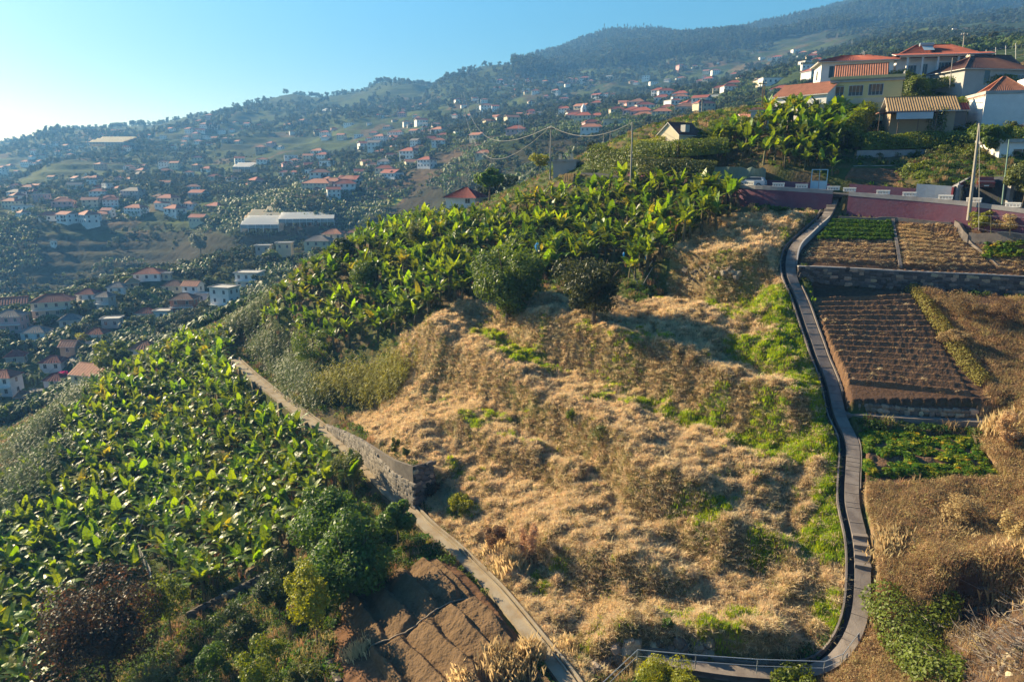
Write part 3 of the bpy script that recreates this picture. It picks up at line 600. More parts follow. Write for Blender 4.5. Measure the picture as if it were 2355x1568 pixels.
# left concrete path
uL, vL = project(LP[:, 0], LP[:, 1], LP[:, 2])
lp = ribbon(LP, -0.55, 0.40, 0.0, -0.5).obj('concrete_path', m_concw); tag(lp, kind='structure')
ribbon(LP, 0.40, 0.52, 0.22, -0.5).obj('kerb', m_concw, lp)
ribbon(LP, 0.52, 0.72, -0.12, -0.5).obj('channel_floor', m_wet, lp)
ribbon(LP, 0.72, 0.90, 0.30, -0.5).obj('kerb', m_concw, lp)
iW = int(np.argmax(uL > 735))
rw = ribbon(LP, -0.82, -0.55, 0.10, -3.4, i1=iW).obj('retaining_wall', m_concw)
tag(rw, 'stained beige concrete retaining wall holding up the upper end of the path', 'retaining wall')
NL = normals2(LP)
for i in (2, 12, 22, iW - 3):
    p = LP[i]; n = NL[i]; MB().box(-0.3, -1.3, -3.6, 0.3, -0.7, 0.14).obj('buttress', m_concw, rw, (p[0], p[1], p[2]), math.atan2(n[1], n[0]) - math.pi / 2)
# road, its purple retaining wall and the white guard blocks
uRd, vRd = project(ROAD[:, 0], ROAD[:, 1], ROAD[:, 2])
def ridx(u): return int(np.argmax(uRd >= u))
tag(ribbon(ROAD, 0.0, 5.1, 0.0, -0.4).obj('road', m_asph), kind='structure')
def wall_seg(u0, u1, label):
    w = ribbon(ROAD, -0.55, 0.0, -0.06, -3.1, i0=ridx(u0), i1=ridx(u1) + 1).obj('retaining_wall', m_purple)
    ribbon(ROAD, -0.59, 0.03, 0.46, -0.06, i0=ridx(u0), i1=ridx(u1) + 1).obj('parapet', m_cap, w)
    return tag(w, label, 'retaining wall')
wall_seg(1600, 1911, 'purple plastered road retaining wall left of the stair opening')
wall_seg(1937, 2490, 'long purple plastered road retaining wall right of the stair opening')
blk = MB().box(-0.75, -0.17, 0, 0.75, 0.17, 0.50)
blk.box(-0.79, -0.21, 0.40, 0.79, 0.21, 0.53)
for k in range(4): blk.box(-0.62 + k * 0.33, -0.185, 0.10, -0.40 + k * 0.33, 0.185, 0.30, 1)
blk_me = blk.mesh('guard_block', [m_white, m_cap])
names = ['half hidden beside the banana leaves', 'third to the left of the blue gate', 'just left of the blue gate', 'between the blue gate and the stair opening', 'first to the right of the stair opening',
    'in front of the low purple garden wall', 'before the grey blue panel', 'below the driveway gate', 'at the base of the tall leaning pole', 'rightmost of the row beyond the driveway']
names[1] = 'second to the left of the blue gate'
for u, nm in zip((1715,1779,1839,1902,1949,2012,2087,2159,2236,2317), names):
    i = ridx(u); p = ROAD[i]; n = normals2(ROAD)[i]
    tag(link('guard_block', blk_me, None, (p[0] - n[0] * 0.28, p[1] - n[1] * 0.28, p[2] + 0.46), math.atan2(n[1], n[0]) - math.pi / 2), 'white painted guard block on the road wall, ' + nm, 'guard block', 'white guard blocks along the road wall')
for j, u in enumerate((1560, 1480, 1420)):
    i = ridx(u); p = ROAD[i]; n = normals2(ROAD)[i]
    if j < 2: continue
def low_wall(u0, u1, m, h, label, zb=-0.5):
    w = ribbon(ROAD, 5.12, 5.34, h, zb, i0=ridx(u0), i1=ridx(u1) + 1).obj('garden_wall', m); return tag(w, label, 'garden wall')
low_wall(1392, 1560, m_purple, 1.0, 'faded purple garden wall under the clipped green hedge')
low_wall(1700, 1893, m_purple, 1.1, 'low purple garden wall behind the blue gate below the bananas')
low_wall(1927, 2072, m_purple, 1.3, 'low purple garden wall under the upper ploughed terrace')
m_bluegrey = mat('blue_grey_panel', (0.26, 0.33, 0.40), 0.7, noise=0.1, nscale=1)
low_wall(2074, 2160, m_bluegrey, 1.9, 'blue grey panel wall under the yellow green shrubs')
# plot borders
def curb(pts, w, zt, zb, label=None, m=None, name='border_kerb', loft=0.0):
    P = resample([tuple(cast(u, v)) for u, v in pts], 0.8); P[:, 2] = height(P[:, 0], P[:, 1]) + loft
    o = ribbon(P, -w / 2, w / 2, zt, zb).obj(name, m or m_conc)
    return tag(o, label, 'kerb') if label else tag(o, kind='structure')
curb([(2053,508),(2060,560),(2067,600),(2070,616)], 0.35, 0.30, -0.3, 'low concrete kerb dividing the bean plot from the straw strewn plot')
curb([(2196,520),(2214,540),(2226,553)], 0.5, 0.7, -0.4, 'thick stepped concrete kerb at the corner of the planter')
curb([(2228,556),(2262,586),(2296,616)], 0.25, 0.28, -0.3, 'thin concrete kerb running down from the planter corner')
curb([(2226,549),(2290,551),(2360,556),(2440,562)], 0.45, 0.75, -0.5, 'concrete planter wall below the wire fenced shrubs')
curb([(1928,505),(2053,507),(2186,517)], 0.3, 0.42, -0.3, 'narrow concrete kerb at the foot of the purple wall')

# ------------------------------------------------------------------ stone walls, stone by stone
def rock_mesh(seed, mm, squarish=0.6, rough_=0.12):
    rr = random.Random(seed); vs = []; fs = []
    g = 3; idx = {}
    def add(p):
        k = tuple(round(c, 4) for c in p)
        if k not in idx:
            v = Vector(p); s = v.normalized() * 0.62; v = v * squarish + s * (1 - squarish)
            v += Vector((rr.uniform(-1, 1), rr.uniform(-1, 1), rr.uniform(-1, 1))) * rough_ * 0.6
            idx[k] = len(vs); vs.append(tuple(v))
        return idx[k]
    t = [-0.5, 0.5 * -0.0, 0.5]
    for ax in range(3):
        for sgn in (-0.5, 0.5):
            for i in range(2):
                for j in range(2):
                    q = []
                    for di, dj in ((0, 0), (1, 0), (1, 1), (0, 1)):
                        p = [0, 0, 0]; p[ax] = sgn; p[(ax + 1) % 3] = t[i + di]; p[(ax + 2) % 3] = t[j + dj]; q.append(add(p))
                    fs.append(tuple(q if sgn > 0 else q[::-1]))
    mb = MB(); mb.add(vs, fs); return mb.mesh('stone', mm)
RK = [rock_mesh(i, m_stone) for i in range(7)]; RKB = [rock_mesh(20 + i, m_stoneb, 0.4, 0.16) for i in range(7)]
def stone_wall(label, pts, side, sw, sh, rocks, thick=0.28, jit=0.25, limit=300, core=None, batter=0.0, cap=None):
    """pts: (x, y, zbottom, height) along the wall; stones sit on the face that looks to `side` of travel"""
    P = np.array(pts, float); L = np.concatenate([[0], np.cumsum(np.hypot(np.diff(P[:, 0]), np.diff(P[:, 1])))])
    def at(t): return [np.interp(t, L, P[:, k]) for k in range(4)]
    n = 40; mb = MB(); tt = np.linspace(0, L[-1], n); vs = []; fs = []
    for t in tt:
        x, y, z, h = at(t); x2, y2, *_ = at(min(t + 0.3, L[-1])); x1, y1, *_ = at(max(t - 0.3, 0)); d = math.hypot(x2 - x1, y2 - y1) + 1e-9; nx, ny = -(y2 - y1) / d * side, (x2 - x1) / d * side
        vs += [(x, y, z - 0.5), (x, y, z + h), (x - nx * thick, y - ny * thick, z + h), (x - nx * thick, y - ny * thick, z - 0.5)]
    for i in range(n - 1):
        o = 4 * i; fs += [(o, o + 1, o + 5, o + 4), (o + 1, o + 2, o + 6, o + 5), (o + 2, o + 3, o + 7, o + 6)]
    fs += [(0, 1, 2, 3), (4 * n - 4, 4 * n - 3, 4 * n - 2, 4 * n - 1)]
    w = MB().add(vs, fs).obj('stone_wall', core or m_mortar); tag(w, label, 'stone wall'); cnt = 0
    row = 0; H = P[:, 3].max(); z = 0.0
    while z < H:
        t = R.random() * sw * 0.5
        while t < L[-1]:
            ww = sw * R.uniform(0.65, 1.4); x, y, zb, h = at(min(t + ww / 2, L[-1])); hh = sh * R.uniform(0.85, 1.2)
            if z + sh * 0.55 < h and cnt < limit:
                x2, y2, *_ = at(min(t + ww, L[-1])); x1, y1, *_ = at(t); ang = math.atan2(y2 - y1, x2 - x1) if t + ww < L[-1] else math.atan2(P[-1, 1] - P[-2, 1], P[-1, 0] - P[-2, 0])
                nx, ny = -math.sin(ang) * side, math.cos(ang) * side
                o = link('stone', R.choice(rocks), w, (x + nx * (0.02 - batter * z), y + ny * (0.02 - batter * z), zb + z + sh / 2 + R.uniform(-.04, .04)), (R.uniform(-.1, .1), R.uniform(-.15, .15), ang + R.uniform(-.1, .1)), (ww * 1.02, 0.32 * R.uniform(.8, 1.3), hh * 1.05)); cnt += 1
            t += ww
        z += sh * 0.97; row += 1
    if cap is not None:
        vs = [];fs = []
        Pc = np.stack([P[:, 0], P[:, 1], P[:, 2] + P[:, 3]], 1); Pc = resample(Pc, 1.0)
        lo, hi = (-0.12, thick + 0.1) if side < 0 else (-thick - 0.1, 0.12)
        ribbon(Pc, lo, hi, 0.14, 0.0).obj('coping', cap, w)
    return w
def wall_from(pix_bot, tops):
    """bottom pixels with matching top pixels -> points on the ground with a height"""
    out = []
    for (u, v), vt in zip(pix_bot, tops):
        q = float(sq(u, vt)[1]); p = cast(u, v, dmax=170); out.append((p.x, p.y, p.z, max(0.2, q * p.y - p.z)))
    return out
stone_wall('long dark basalt wall between the ploughed plot and the upper garden plots', W1, -1, 0.62, 0.36, RK, cap=m_cap)
stone_wall('tall pale grey stone wall with a sharp corner beside the left concrete path', LW, -1, 0.62, 0.38, [rock_mesh(40 + i, mat('grey_basalt', (0.24, 0.205, 0.165), 0.9, var=0.3, noise=0.3, nscale=3, bump=0.03, bscale=6)) for i in range(6)], core=mat('grey_mortar', (0.15, 0.125, 0.10), 0.95, noise=.3, nscale=2))
e = LW[-1]; uph = Vector((0.75, 0.66))
stone_wall('short dark end face of the tall stone wall turning uphill', [(e[0], e[1], e[2], e[3]), (e[0] + uph.x * 2.6, e[1] + uph.y * 2.6, e[2] + 1.2, e[3] - 1.4)], -1, 0.6, 0.4, RK)
BL = []
for u, v in [(1945,936),(2000,938),(2080,942),(2160,948),(2240,952)]:
    p = cast(u, v + 6); BL.append((p.x, p.y, p.z - 0.1, 1.0))
stone_wall('low rubble wall of rounded stones above the branch path', BL, -1, 0.62, 0.42, RKB, limit=110)
p3 = [cast(u, v) for u, v in [(431,1428),(480,1402),(540,1372),(611,1335)]]
stone_wall('dark mossy stone wall below the bananas in the lower left', [(p.x, p.y, p.z - 1.0, 2.0) for p in p3], -1, 0.7, 0.4, RK)
p3 = [cast(u, v) for u, v in [(742,1480),(752,1520),(778,1575)]]
stone_wall('pale stone wall corner left of the turned earth', [(p.x, p.y, p.z - 0.9, 1.3) for p in p3][::-1], 1, 0.3, 0.22, RKB)
# boulders in the bank above the railing path
bk = empty('rock_bank', cast(1480, 1505), 0, 'bank of brown boulders above the lower railing path', 'rock bank')
for k in range(60):
    u = R.uniform(1365, 1640); v = R.uniform(1472, 1508) + (40 * max(0, (1440 - u) / 75)); s_ = R.uniform(0.35, 1.0) if u < 1460 or R.random() < .4 else R.uniform(0.3, 0.6)
    p = cast(u, v); link('stone', R.choice(RKB), bk, (p.x - bk.location.x, p.y - bk.location.y, p.z - bk.location.z), (R.random(), R.random(), R.random() * 6), (s_ * 1.2, s_, s_ * 0.85))
bk = empty('rock_outcrop', cast(1670, 630), 0, 'weathered stones showing in the grassy bank under the top terrace', 'rock bank')
for k in range(45):
    u = R.uniform(1555, 1740); v = R.uniform(612, 646); s_ = R.uniform(0.2, 0.45) if R.random() < .93 else .8
    p = cast(u, v); link('stone', R.choice(RKB), bk, (p.x - bk.location.x, p.y - bk.location.y, p.z - bk.location.z), (R.random(), R.random(), R.random() * 6), (s_ * 1.2, s_, s_ * 0.85))

# ------------------------------------------------------------------ railing along the lower path
m_galv = mat('galvanised_steel', (0.42, 0.45, 0.46), 0.45, metal=0.6)
rl = [(1992,1181,52.4),(1999,1230,50.7),(2004,1281,49.2),(2004,1340,47.3),(1995,1398,45.4),(1990,1435,44.2),(1938,1503,42.0),(1896,1520,41.6),(1742,1515,41.9),(1600,1505,42.6),(1466,1493,43.6),(1386,1568,40.8),(1340,1612,39.5)]
top = [W(u, v, d) for u, v, d in rl]
rp = []
for i, p in enumerate(top):
    rp.append(p)
ro = empty('railing', tuple(top[6]), 0, 'thin galvanised two bar railing following the path around the grass hill', 'railing'); off = ro.location
T = [p - off for p in top]
MB().tube(T, 0.035, 6).obj('top_rail', m_galv, ro); MB().tube([p - Vector((0, 0, 0.55)) for p in T], 0.028, 6).obj('lower_rail', m_galv, ro)
for i, p in enumerate(T):
    MB().tube([p + Vector((0, 0, 0.02)), p - Vector((0, 0, 1.15))], 0.035, 6).obj('post', m_galv, ro)
    if i < len(T) - 1 and (T[i + 1] - p).length > 3.2:
        for k in range(1, int((T[i + 1] - p).length / 2.4)):
            q = p.lerp(T[i + 1], k / int((T[i + 1] - p).length / 2.4)); MB().tube([q, q - Vector((0, 0, 1.15))], 0.03, 6).obj('post', m_galv, ro)
# ------------------------------------------------------------------ leaves, plants and trees
def leaf_mesh(name, m, L=2.1, Wd=0.62, droop=0.9, up=1.1, torn=0.5, seed=0, segs=10):
    """a banana leaf from the crown of the stem: midrib arc, two torn half blades hanging in a V"""
    rr = random.Random(seed); mb = MB(); p = Vector((0, 0, 0)); ang = up; pts = []; 
    for i in range(segs + 1):
        pts.append((p.copy(), ang)); ang -= droop / segs * (0.6 + 0.9 * i / segs); p = p + Vector((math.cos(ang), 0, math.sin(ang))) * L / segs
    def wid(t): return Wd * (math.sin(math.pi * min(1, (0.10 + 0.90 * t)) ** 0.8) ** 0.6) * (0.0 if t < 0.12 else 1)
    for sgn in (-1, 1):
        fold = rr.uniform(0.15, 0.5)
        for i in range(1, segs):
            t0 = i / segs; t1 = (i + 1) / segs; (a, aa), (b, ab) = pts[i], pts[i + 1]
            w0 = wid(t0) * 0.55; w1 = wid(min(1, t1)) * 0.55
            if i == segs - 1: w1 *= 0.25
            f = fold + (rr.uniform(-0.35, 0.5) if rr.random() < torn else rr.uniform(-.08, .08)); sh = rr.uniform(-0.03, 0.05) + 0.08
            gap = (b - a) * (0.10 * torn if rr.random() < torn else 0)
            def edge(q, w, an):
                nv = Vector((-math.sin(an), 0, math.cos(an))); return q + Vector((0, sgn * w * math.cos(f), 0)) + nv * (w * math.sin(f) * (1 if f > 0 else 1)) * 0.9 - Vector((0, 0, w * 0.25)) + Vector((math.cos(an), 0, math.sin(an))) * sh
            mb.quad(tuple(a), tuple(b), tuple(edge(b - gap, w1, ab)), tuple(edge(a + gap, w0, aa)))
    rib = [pts[i][0] for i in range(0, segs, 2)]
    mb.tube(rib, 0.035, 3, 1, r1=0.012, cap=False)
    return mb.mesh(name, [m, M_rib])
M_rib = mat('leaf_rib', (0.20, 0.24, 0.07), 0.5, spec=0.4)
M_ban = mat('banana_leaf', (0.105, 0.165, 0.024), 0.42, var=0.6, hue=0.03, trans=0.38, spec=0.35, rand2=((0.20, 0.18, 0.03), 0.86, 1.05))
M_banb = mat('banana_leaf_bright', (0.15, 0.25, 0.026), 0.42, var=0.30, hue=0.02, trans=0.42, spec=0.45)
M_dead = mat('dead_leaf', (0.17, 0.105, 0.05), 0.8, var=0.35, trans=0.15)
M_stem = mat('banana_stem', (0.12, 0.085, 0.04), 0.7, var=0.3, noise=0.3, nscale=3, col2=(0.09, 0.10, 0.035))
LEAVES = [leaf_mesh('leaf', M_ban, L=R.uniform(1.8, 2.5), Wd=R.uniform(0.5, 0.7), droop=R.uniform(0.6, 1.9), up=R.uniform(1.0, 1.45), torn=R.choice([.2, .5, .8]), seed=i) for i in range(12)]
LEAVES_UP = [leaf_mesh('leaf', M_banb, L=R.uniform(1.6, 2.0), Wd=R.uniform(0.75, 0.95), droop=R.uniform(0.1, 0.6), up=R.uniform(1.25, 1.5), torn=.06, seed=40 + i) for i in range(5)]
LEAVES_DEAD = [leaf_mesh('dead_leaf', M_dead, L=1.5, Wd=0.35, droop=2.6, up=0.5, torn=.9, seed=60 + i, segs=7) for i in range(3)]
STEMS = []
for i in range(4):
    lean = R.uniform(-.25, .25); mb = MB(); mb.tube([(0, 0, -0.5), (lean * .3, 0, 0.7), (lean, 0, 1.55)], 0.17, 6, r1=0.09); STEMS.append((mb.mesh('pseudostem', M_stem), lean))
def banana_recipe():
    """one plant: stem choice, height, list of leaves (mesh, offset, rotation, scale)"""
    k = R.randrange(4); hs_ = R.uniform(0.75, 1.25); lean = STEMS[k][1]; H = 1.55 * hs_; out = []
    n = R.randint(7, 9); a0 = R.random() * 6.28
    for i in range(n):
        a = a0 + i * 2.4 + R.uniform(-.3, .3); f = i / n
        out.append((R.choice(LEAVES), (lean, 0, H - 0.25 + 0.2 * f), (0, R.uniform(-0.35, 0.35) - 0.3 * f, a), R.uniform(0.75, 1.1)))
    if R.random() < .42: out.append((R.choice(LEAVES_UP), (lean, 0, H), (0, R.uniform(-.25, .15), R.random() * 6.28), R.uniform(0.7, 1.1)))
    if R.random() < .7: out.append((R.choice(LEAVES_DEAD), (lean, 0, H - 0.3), (0, 0, R.random() * 6.28), R.uniform(0.8, 1.1)))
    return k, hs_, out
def join_plant(name):
    from mathutils import Matrix, Euler
    k, h_, lv_ = banana_recipe(); vs = []; fs = []; ms = []; mats_ = [M_ban, M_rib, M_banb, M_dead, M_stem]
    def put(me, M):
        o = len(vs); vs.extend([tuple(M @ v.co) for v in me.vertices]); mm = [mats_.index(x) for x in me.materials]
        for p in me.polygons: fs.append(tuple(i + o for i in p.vertices)); ms.append(mm[p.material_index])
    put(STEMS[k][0], Matrix.Diagonal((1, 1, h_, 1)))
    for me, off_, rot, sc in lv_: put(me, Matrix.Translation(off_) @ Euler(rot).to_matrix().to_4x4() @ Matrix.Scale(sc, 4))
    me = bpy.data.meshes.new(name); me.from_pydata(vs, [], fs)
    for x in mats_: me.materials.append(x)
    me.polygons.foreach_set('material_index', ms); me.update(); return me
LEFTF = [(-60,1640),(-60,1150),(120,1075),(150,1000),(230,900),(330,840),(430,795),(520,790),(560,850),(570,880),(640,960),(700,1010),(760,1060),(815,1130),(850,1170),(720,1215),(700,1260),(640,1310),(600,1340),(520,1370),(450,1410),(390,1350),(330,1330),(160,1360),(130,1480),(120,1640)]
GAPL = [(290,1210),(330,1200),(370,1330),(330,1340)]
UPF = [(605,765),(760,810),(920,780),(1010,712),(1080,690),(1230,650),(1270,640),(1420,610),(1440,640),(1490,650),(1510,610),(1560,575),(1640,545),(1700,505),(1712,470),(1690,452),(1500,445),(1400,442),(1250,478),(1100,520),(940,530),(840,562),(700,640),(615,715)]
BACKF = [(1490,440),(1925,440),(1935,360),(1945,330),(2010,300),(1960,285),(1760,285),(1735,318),(1640,335),(1560,352),(1500,372)]
PJU, PJV = project(NG.X, NG.Y, NG.Z)
def in_field(x, y, poly):
    z = height(x, y); u, v = project(x, y, z); return in_poly(u, v, poly)
def grid_points(poly, step, dmax=176, dmin=30):
    us = [p[0] for p in poly]; pts = []
    xs = np.arange(-140, 90, step); ys = np.arange(dmin, dmax, step * 0.95); X, Y = np.meshgrid(xs, ys); X = X + (np.arange(X.shape[0]) % 2)[:, None] * step / 2
    X = (X + rng.uniform(-.35, .35, X.shape) * step).ravel(); Y = (Y + rng.uniform(-.35, .35, Y.shape) * step).ravel()
    ok = np.abs(X / Y) < 1.15; X, Y = X[ok], Y[ok]; ok = in_field(X, Y, poly); return X[ok], Y[ok]
NOPATH = np.ones(NG.X.shape)
for P, r in ((RP, 1.25), (LP, 1.1), (BR, 1.0)):
    m, sd, zz, e = line_dist(NG.X, NG.Y, P, 3); t = NOPATH[m]; t[np.abs(sd) < r] = 0; NOPATH[m] = t
m, sd, zz, e = line_dist(NG.X, NG.Y, ROAD, 8); t = NOPATH[m]; t[(sd > -0.8) & (sd < 5.8)] = 0; NOPATH[m] = t
bx, by = [], []
for poly, st, lo, hi in ((LEFTF, 2.0, 40, 175), (UPF, 1.95, 80, 160), (BACKF, 1.8, 90, 130)):
    a, b = grid_points(poly, st, hi, lo); bx.append(a); by.append(b)
bf = np.concatenate([np.full(len(a), i) for i, a in enumerate(bx)]); bx = np.concatenate(bx); by = np.concatenate(by); bz = height(bx, by)
u_, v_ = project(bx, by, bz); ok = ~((bf == 0) & in_poly(u_, v_, GAPL)) ; 
for X_, lo_, hi_ in ((LP, -1.9, 2.0),):
    for i in range(len(bx)):
        d2 = np.min((X_[:, 0] - bx[i]) ** 2 + (X_[:, 1] - by[i]) ** 2)
        if d2 < (2.4 if bf[i] == 0 else 3.0) ** 2: ok[i] = False
ok &= np.array([float(bil(NOPATH, NG.w0, NG.w1, a / b, math.log(b))) for a, b in zip(bx, by)]) > .9
for tu, tv, tr in ((1160,760,60),(1430,740,45),(780,1190,50),(820,1330,70),(915,1240,30)):
    ok &= (u_ - tu) ** 2 + (v_ - tv) ** 2 > tr ** 2
bx, by, bz, bf = bx[ok], by[ok], bz[ok], bf[ok]; u_, v_ = u_[ok], v_[ok]
vis = (u_ > -40) & (u_ < 2400) & (v_ < 1640) & (v_ > 250)
dist = np.sqrt(bx ** 2 + by ** 2 + bz ** 2); dist[~vis] += 500
order = np.argsort(dist * np.where(bf == 2, 0.93, 1)); ind = set(order[:296].tolist()); print('bananas', len(bx), np.bincount(bf))
zone_grp = ['banana plants of the lower left plantation', 'banana plants of the upper grove', 'banana plants behind the road wall']
def where(i):
    u, v, f = u_[i], v_[i], bf[i]
    if f == 0:
        if u > 620: return 'beside the concrete path' if v < 1080 else 'above the glossy fruit trees'
        if v > 1420: return 'in the bottom left corner' if u < 90 else 'beside the copper leaved tree'
        if v > 1330: return 'left of the copper leaved tree' if u < 250 else 'above the dark mossy stone wall'
        if v > 1180: return 'at the left edge of the plantation' if u < 120 else ('around the small bare gap in the plantation' if u < 400 else 'on the lower slope of the plantation')
        return 'behind the bare gap near the left reeds' if u < 300 else ('in the heart of the lower plantation' if u < 480 else 'in the plantation near the retaining wall buttresses')
    if f == 1:
        if u < 760: return 'at the low left end of the upper grove above the canes'
        if u < 1010: return 'in the upper grove left of the big fruit tree'
        if u < 1280: return 'in the upper grove around the big fruit tree'
        if u < 1480: return 'in the upper grove behind the dark round tree'
        return 'in the upper grove near the purple wall' if v < 520 else 'at the lower right edge of the upper grove'
    return 'behind the road wall left of the blue gate' if u > 1780 else 'behind the road wall below the stone house'
for i in order[:296]:
    k, h_, lv_ = banana_recipe(); sc = R.uniform(1.05, 1.5) * (1.0 if bf[i] == 0 else (1.12 if bf[i] == 1 else (.62 if v_[i] < 318 else .85)))
    nm = [me.name.split('.')[0] for me, *_ in lv_]; up_ = any(me in LEAVES_UP for me, *_ in lv_); dd = 'dead_leaf' in nm
    lab = ('tall ' if sc * h_ > 1.25 else 'short ' if sc * h_ < 1.0 else '') + 'banana plant ' + ('with upright pale new leaf ' if up_ and not dd else 'with new leaf and brown hanging leaf ' if up_ else 'with brown hanging leaf ' if dd else 'all in torn dark leaves ') + where(i)
    e = empty('banana_plant', (bx[i], by[i], bz[i]), R.random() * 6.28, ' '.join(lab.split()[:16]), 'banana plant', zone_grp[bf[i]]); e.scale = (sc,) * 3
    link('pseudostem', STEMS[k][0], e, (0, 0, 0), None, (1, 1, h_))
    for me, off_, rot, s2 in lv_: link(me.name.split('.')[0], me, e, off_, rot, s2)
WH = [join_plant('banana_whole') for i in range(10)]
rest = np.array([i for i in range(len(bx)) if i not in ind])
instancer('banana_grove', np.stack([bx[rest], by[rest], bz[rest]], 1), rng.uniform(1.05, 1.5, len(rest)), rng.uniform(0, 6.28, len(rest)), WH, 'dense mass of further banana plants filling the plantations')
# undergrowth under the bananas so that no bare slope shows
def blades_mesh(name, m, n, h, spread, w, droop=0.5, seed=0, flat=0.0):
    rr = random.Random(seed); mb = MB()
    for i in range(n):
        a = rr.random() * 6.28; r = spread * math.sqrt(rr.random()); x0, y0 = r * math.cos(a), r * math.sin(a); b = rr.random() * 6.28; hh = h * rr.uniform(0.5, 1.1); lean = rr.uniform(0.1, 1.0) * droop + flat
        dx, dy = math.cos(b) * lean * hh, math.sin(b) * lean * hh; z = hh * (1 - 0.75 * min(flat, 1)) ; px, py = -math.sin(b) * w, math.cos(b) * w
        mb.add([(x0 - px, y0 - py, -0.03), (x0 + px, y0 + py, -0.03), (x0 + dx * .45 + px, y0 + dy * .45 + py, z * .65), (x0 + dx * .45 - px, y0 + dy * .45 - py, z * .65), (x0 + dx, y0 + dy, z * rr.uniform(.55, 1.0))], [(0, 1, 2, 3), (3, 2, 4)])
    return mb.mesh(name, m)
def leafclump_mesh(name, m, n, r, ls, seed=0, zs=0.7, up=0.0, core=0.55):
    """n leaf sized faces spread through a lumpy dome"""
    rr = np.random.default_rng(seed); v = []; f = []
    d = rr.normal(size=(n, 3)); d /= np.linalg.norm(d, axis=1)[:, None]; d[:, 2] = np.where(d[:, 2] < -0.35, -d[:, 2], d[:, 2])
    rad = r * (core + (1 - core) * rr.random(n) ** 0.6) * (0.85 + 0.25 * np.sin(d[:, 0] * 5 + seed) * np.sin(d[:, 1] * 6 + seed * 2)); p = d * rad[:, None]; p[:, 2] *= zs; p[:, 2] += r * zs * 0.45
    nn = d + rr.normal(size=(n, 3)) * 0.7; nn[:, 2] += 0.3 + up; nn /= np.linalg.norm(nn, axis=1)[:, None]
    t = np.cross(nn, rr.normal(size=(n, 3))); t /= np.linalg.norm(t, axis=1)[:, None] + 1e-9; b = np.cross(nn, t); l = ls * rr.uniform(0.6, 1.3, n)[:, None]
    q = np.stack([p - t * l, p - b * l * 0.5, p + t * l, p + b * l * 0.5], 1).reshape(-1, 3)
    return npmesh(name, q, np.arange(4 * n).reshape(n, 4), [m])
M_hay = mat('dry_hay', (0.66, 0.56, 0.345), 0.85, var=0.35, hue=0.012, trans=0.3, spec=0.15, rand2=((0.40, 0.31, 0.175), 0.5, 1.1))
M_pale = mat('pale_straw', (0.47, 0.39, 0.21), 0.8, var=0.25, trans=0.35, spec=0.15)
M_grn = mat('fresh_grass', (0.20, 0.29, 0.028), 0.7, var=0.35, hue=0.03, trans=0.45, spec=0.2)
M_weed = mat('weed_leaf', (0.055, 0.10, 0.018), 0.6, var=0.5, hue=0.035, trans=0.35, spec=0.25)
M_brn = mat('brown_scrub', (0.36, 0.26, 0.135), 0.85, var=0.5, hue=0.02, trans=0.25, spec=0.1, rand2=((0.20, 0.21, 0.07), 0.74, 1.1))
HAYT = [blades_mesh('hay_tuft', M_hay, 22, 0.36, 0.32, 0.014, 0.9, i, flat=0.75) for i in range(5)] + [blades_mesh('hay_tuft', M_hay, 18, 0.34, 0.3, 0.016, 0.7, 9 + i, flat=0.15) for i in range(3)]
GRT = [blades_mesh('grass_tuft', M_grn, 20, 0.34, 0.30, 0.016, 0.6, 20 + i) for i in range(4)]
WEEDT = [leafclump_mesh('weed', M_weed, 60, 0.55, 0.10, 30 + i) for i in range(4)]
BRT = [blades_mesh('scrub', M_brn, 34, 0.85, 0.45, 0.014, 0.8, 40 + i) for i in range(4)] + [leafclump_mesh('scrub', M_brn, 90, 0.6, 0.06, 50 + i, 0.8) for i in range(3)]
def spray(n, smin, smax, dmin, dmax, test):
    """random ground points, even in direction and in log distance"""
    s = rng.uniform(smin, smax, n); w = rng.uniform(math.log(dmin), math.log(dmax), n); y_ = np.exp(w); x_ = s * y_
    keep = test(x_, y_, s, w); x_, y_ = x_[keep], y_[keep]; return np.stack([x_, y_, height(x_, y_)], 1)
def glook(G, s, w): return bil(G, NG.w0, NG.w1, s, w)
DRYW = m_dry * NOPATH * (1 - 0.5 * dw_) * (1 - .8 * gw_); GRW = m_dry * gw_ * NOPATH
area = np.hypot(1, np.minimum(steep, 4)) * DRYW * np.where(steep > 1.25, .35, 1) * (NG.Y < 104); cdf = np.cumsum(area.ravel()); pk = np.searchsorted(cdf, rng.random(62000) * cdf[-1]); pk = np.minimum(pk, area.size - 1)
pts = np.stack([NG.X.ravel()[pk] + rng.uniform(-.15, .15, len(pk)), NG.Y.ravel()[pk] + rng.uniform(-.15, .15, len(pk)), NG.Z.ravel()[pk]], 1); pts[:, 2] = height(pts[:, 0], pts[:, 1])
print('hay', len(pts)); n = len(pts)
instancer('dry_hay', pts, rng.uniform(0.6, 1.5, n), rng.uniform(0, 6.28, n), HAYT, 'cut dry hay lying in heaps over the abandoned terraces', tilt=rng.normal(0, .25, (n, 2)))
sa = (steep > 1.2) * (1 - .8 * gw_) * m_dry * NOPATH * (NG.Y < 104) * np.hypot(1, np.minimum(steep, 4)); cdf = np.cumsum(sa.ravel()); pk = np.minimum(np.searchsorted(cdf, rng.random(13000) * cdf[-1]), sa.size - 1)
BK = [blades_mesh('bank_growth', mat('bank_grass', (.32, .25, .125), .85, var=.45, hue=.03, trans=.25, rand2=((.12, .13, .03), .55, 1.0)), 22, .42, .3, .015, .8, 140 + i, flat=.2) for i in range(3)]  # tufts coloured darker than the hay, to deepen the shade on the banks
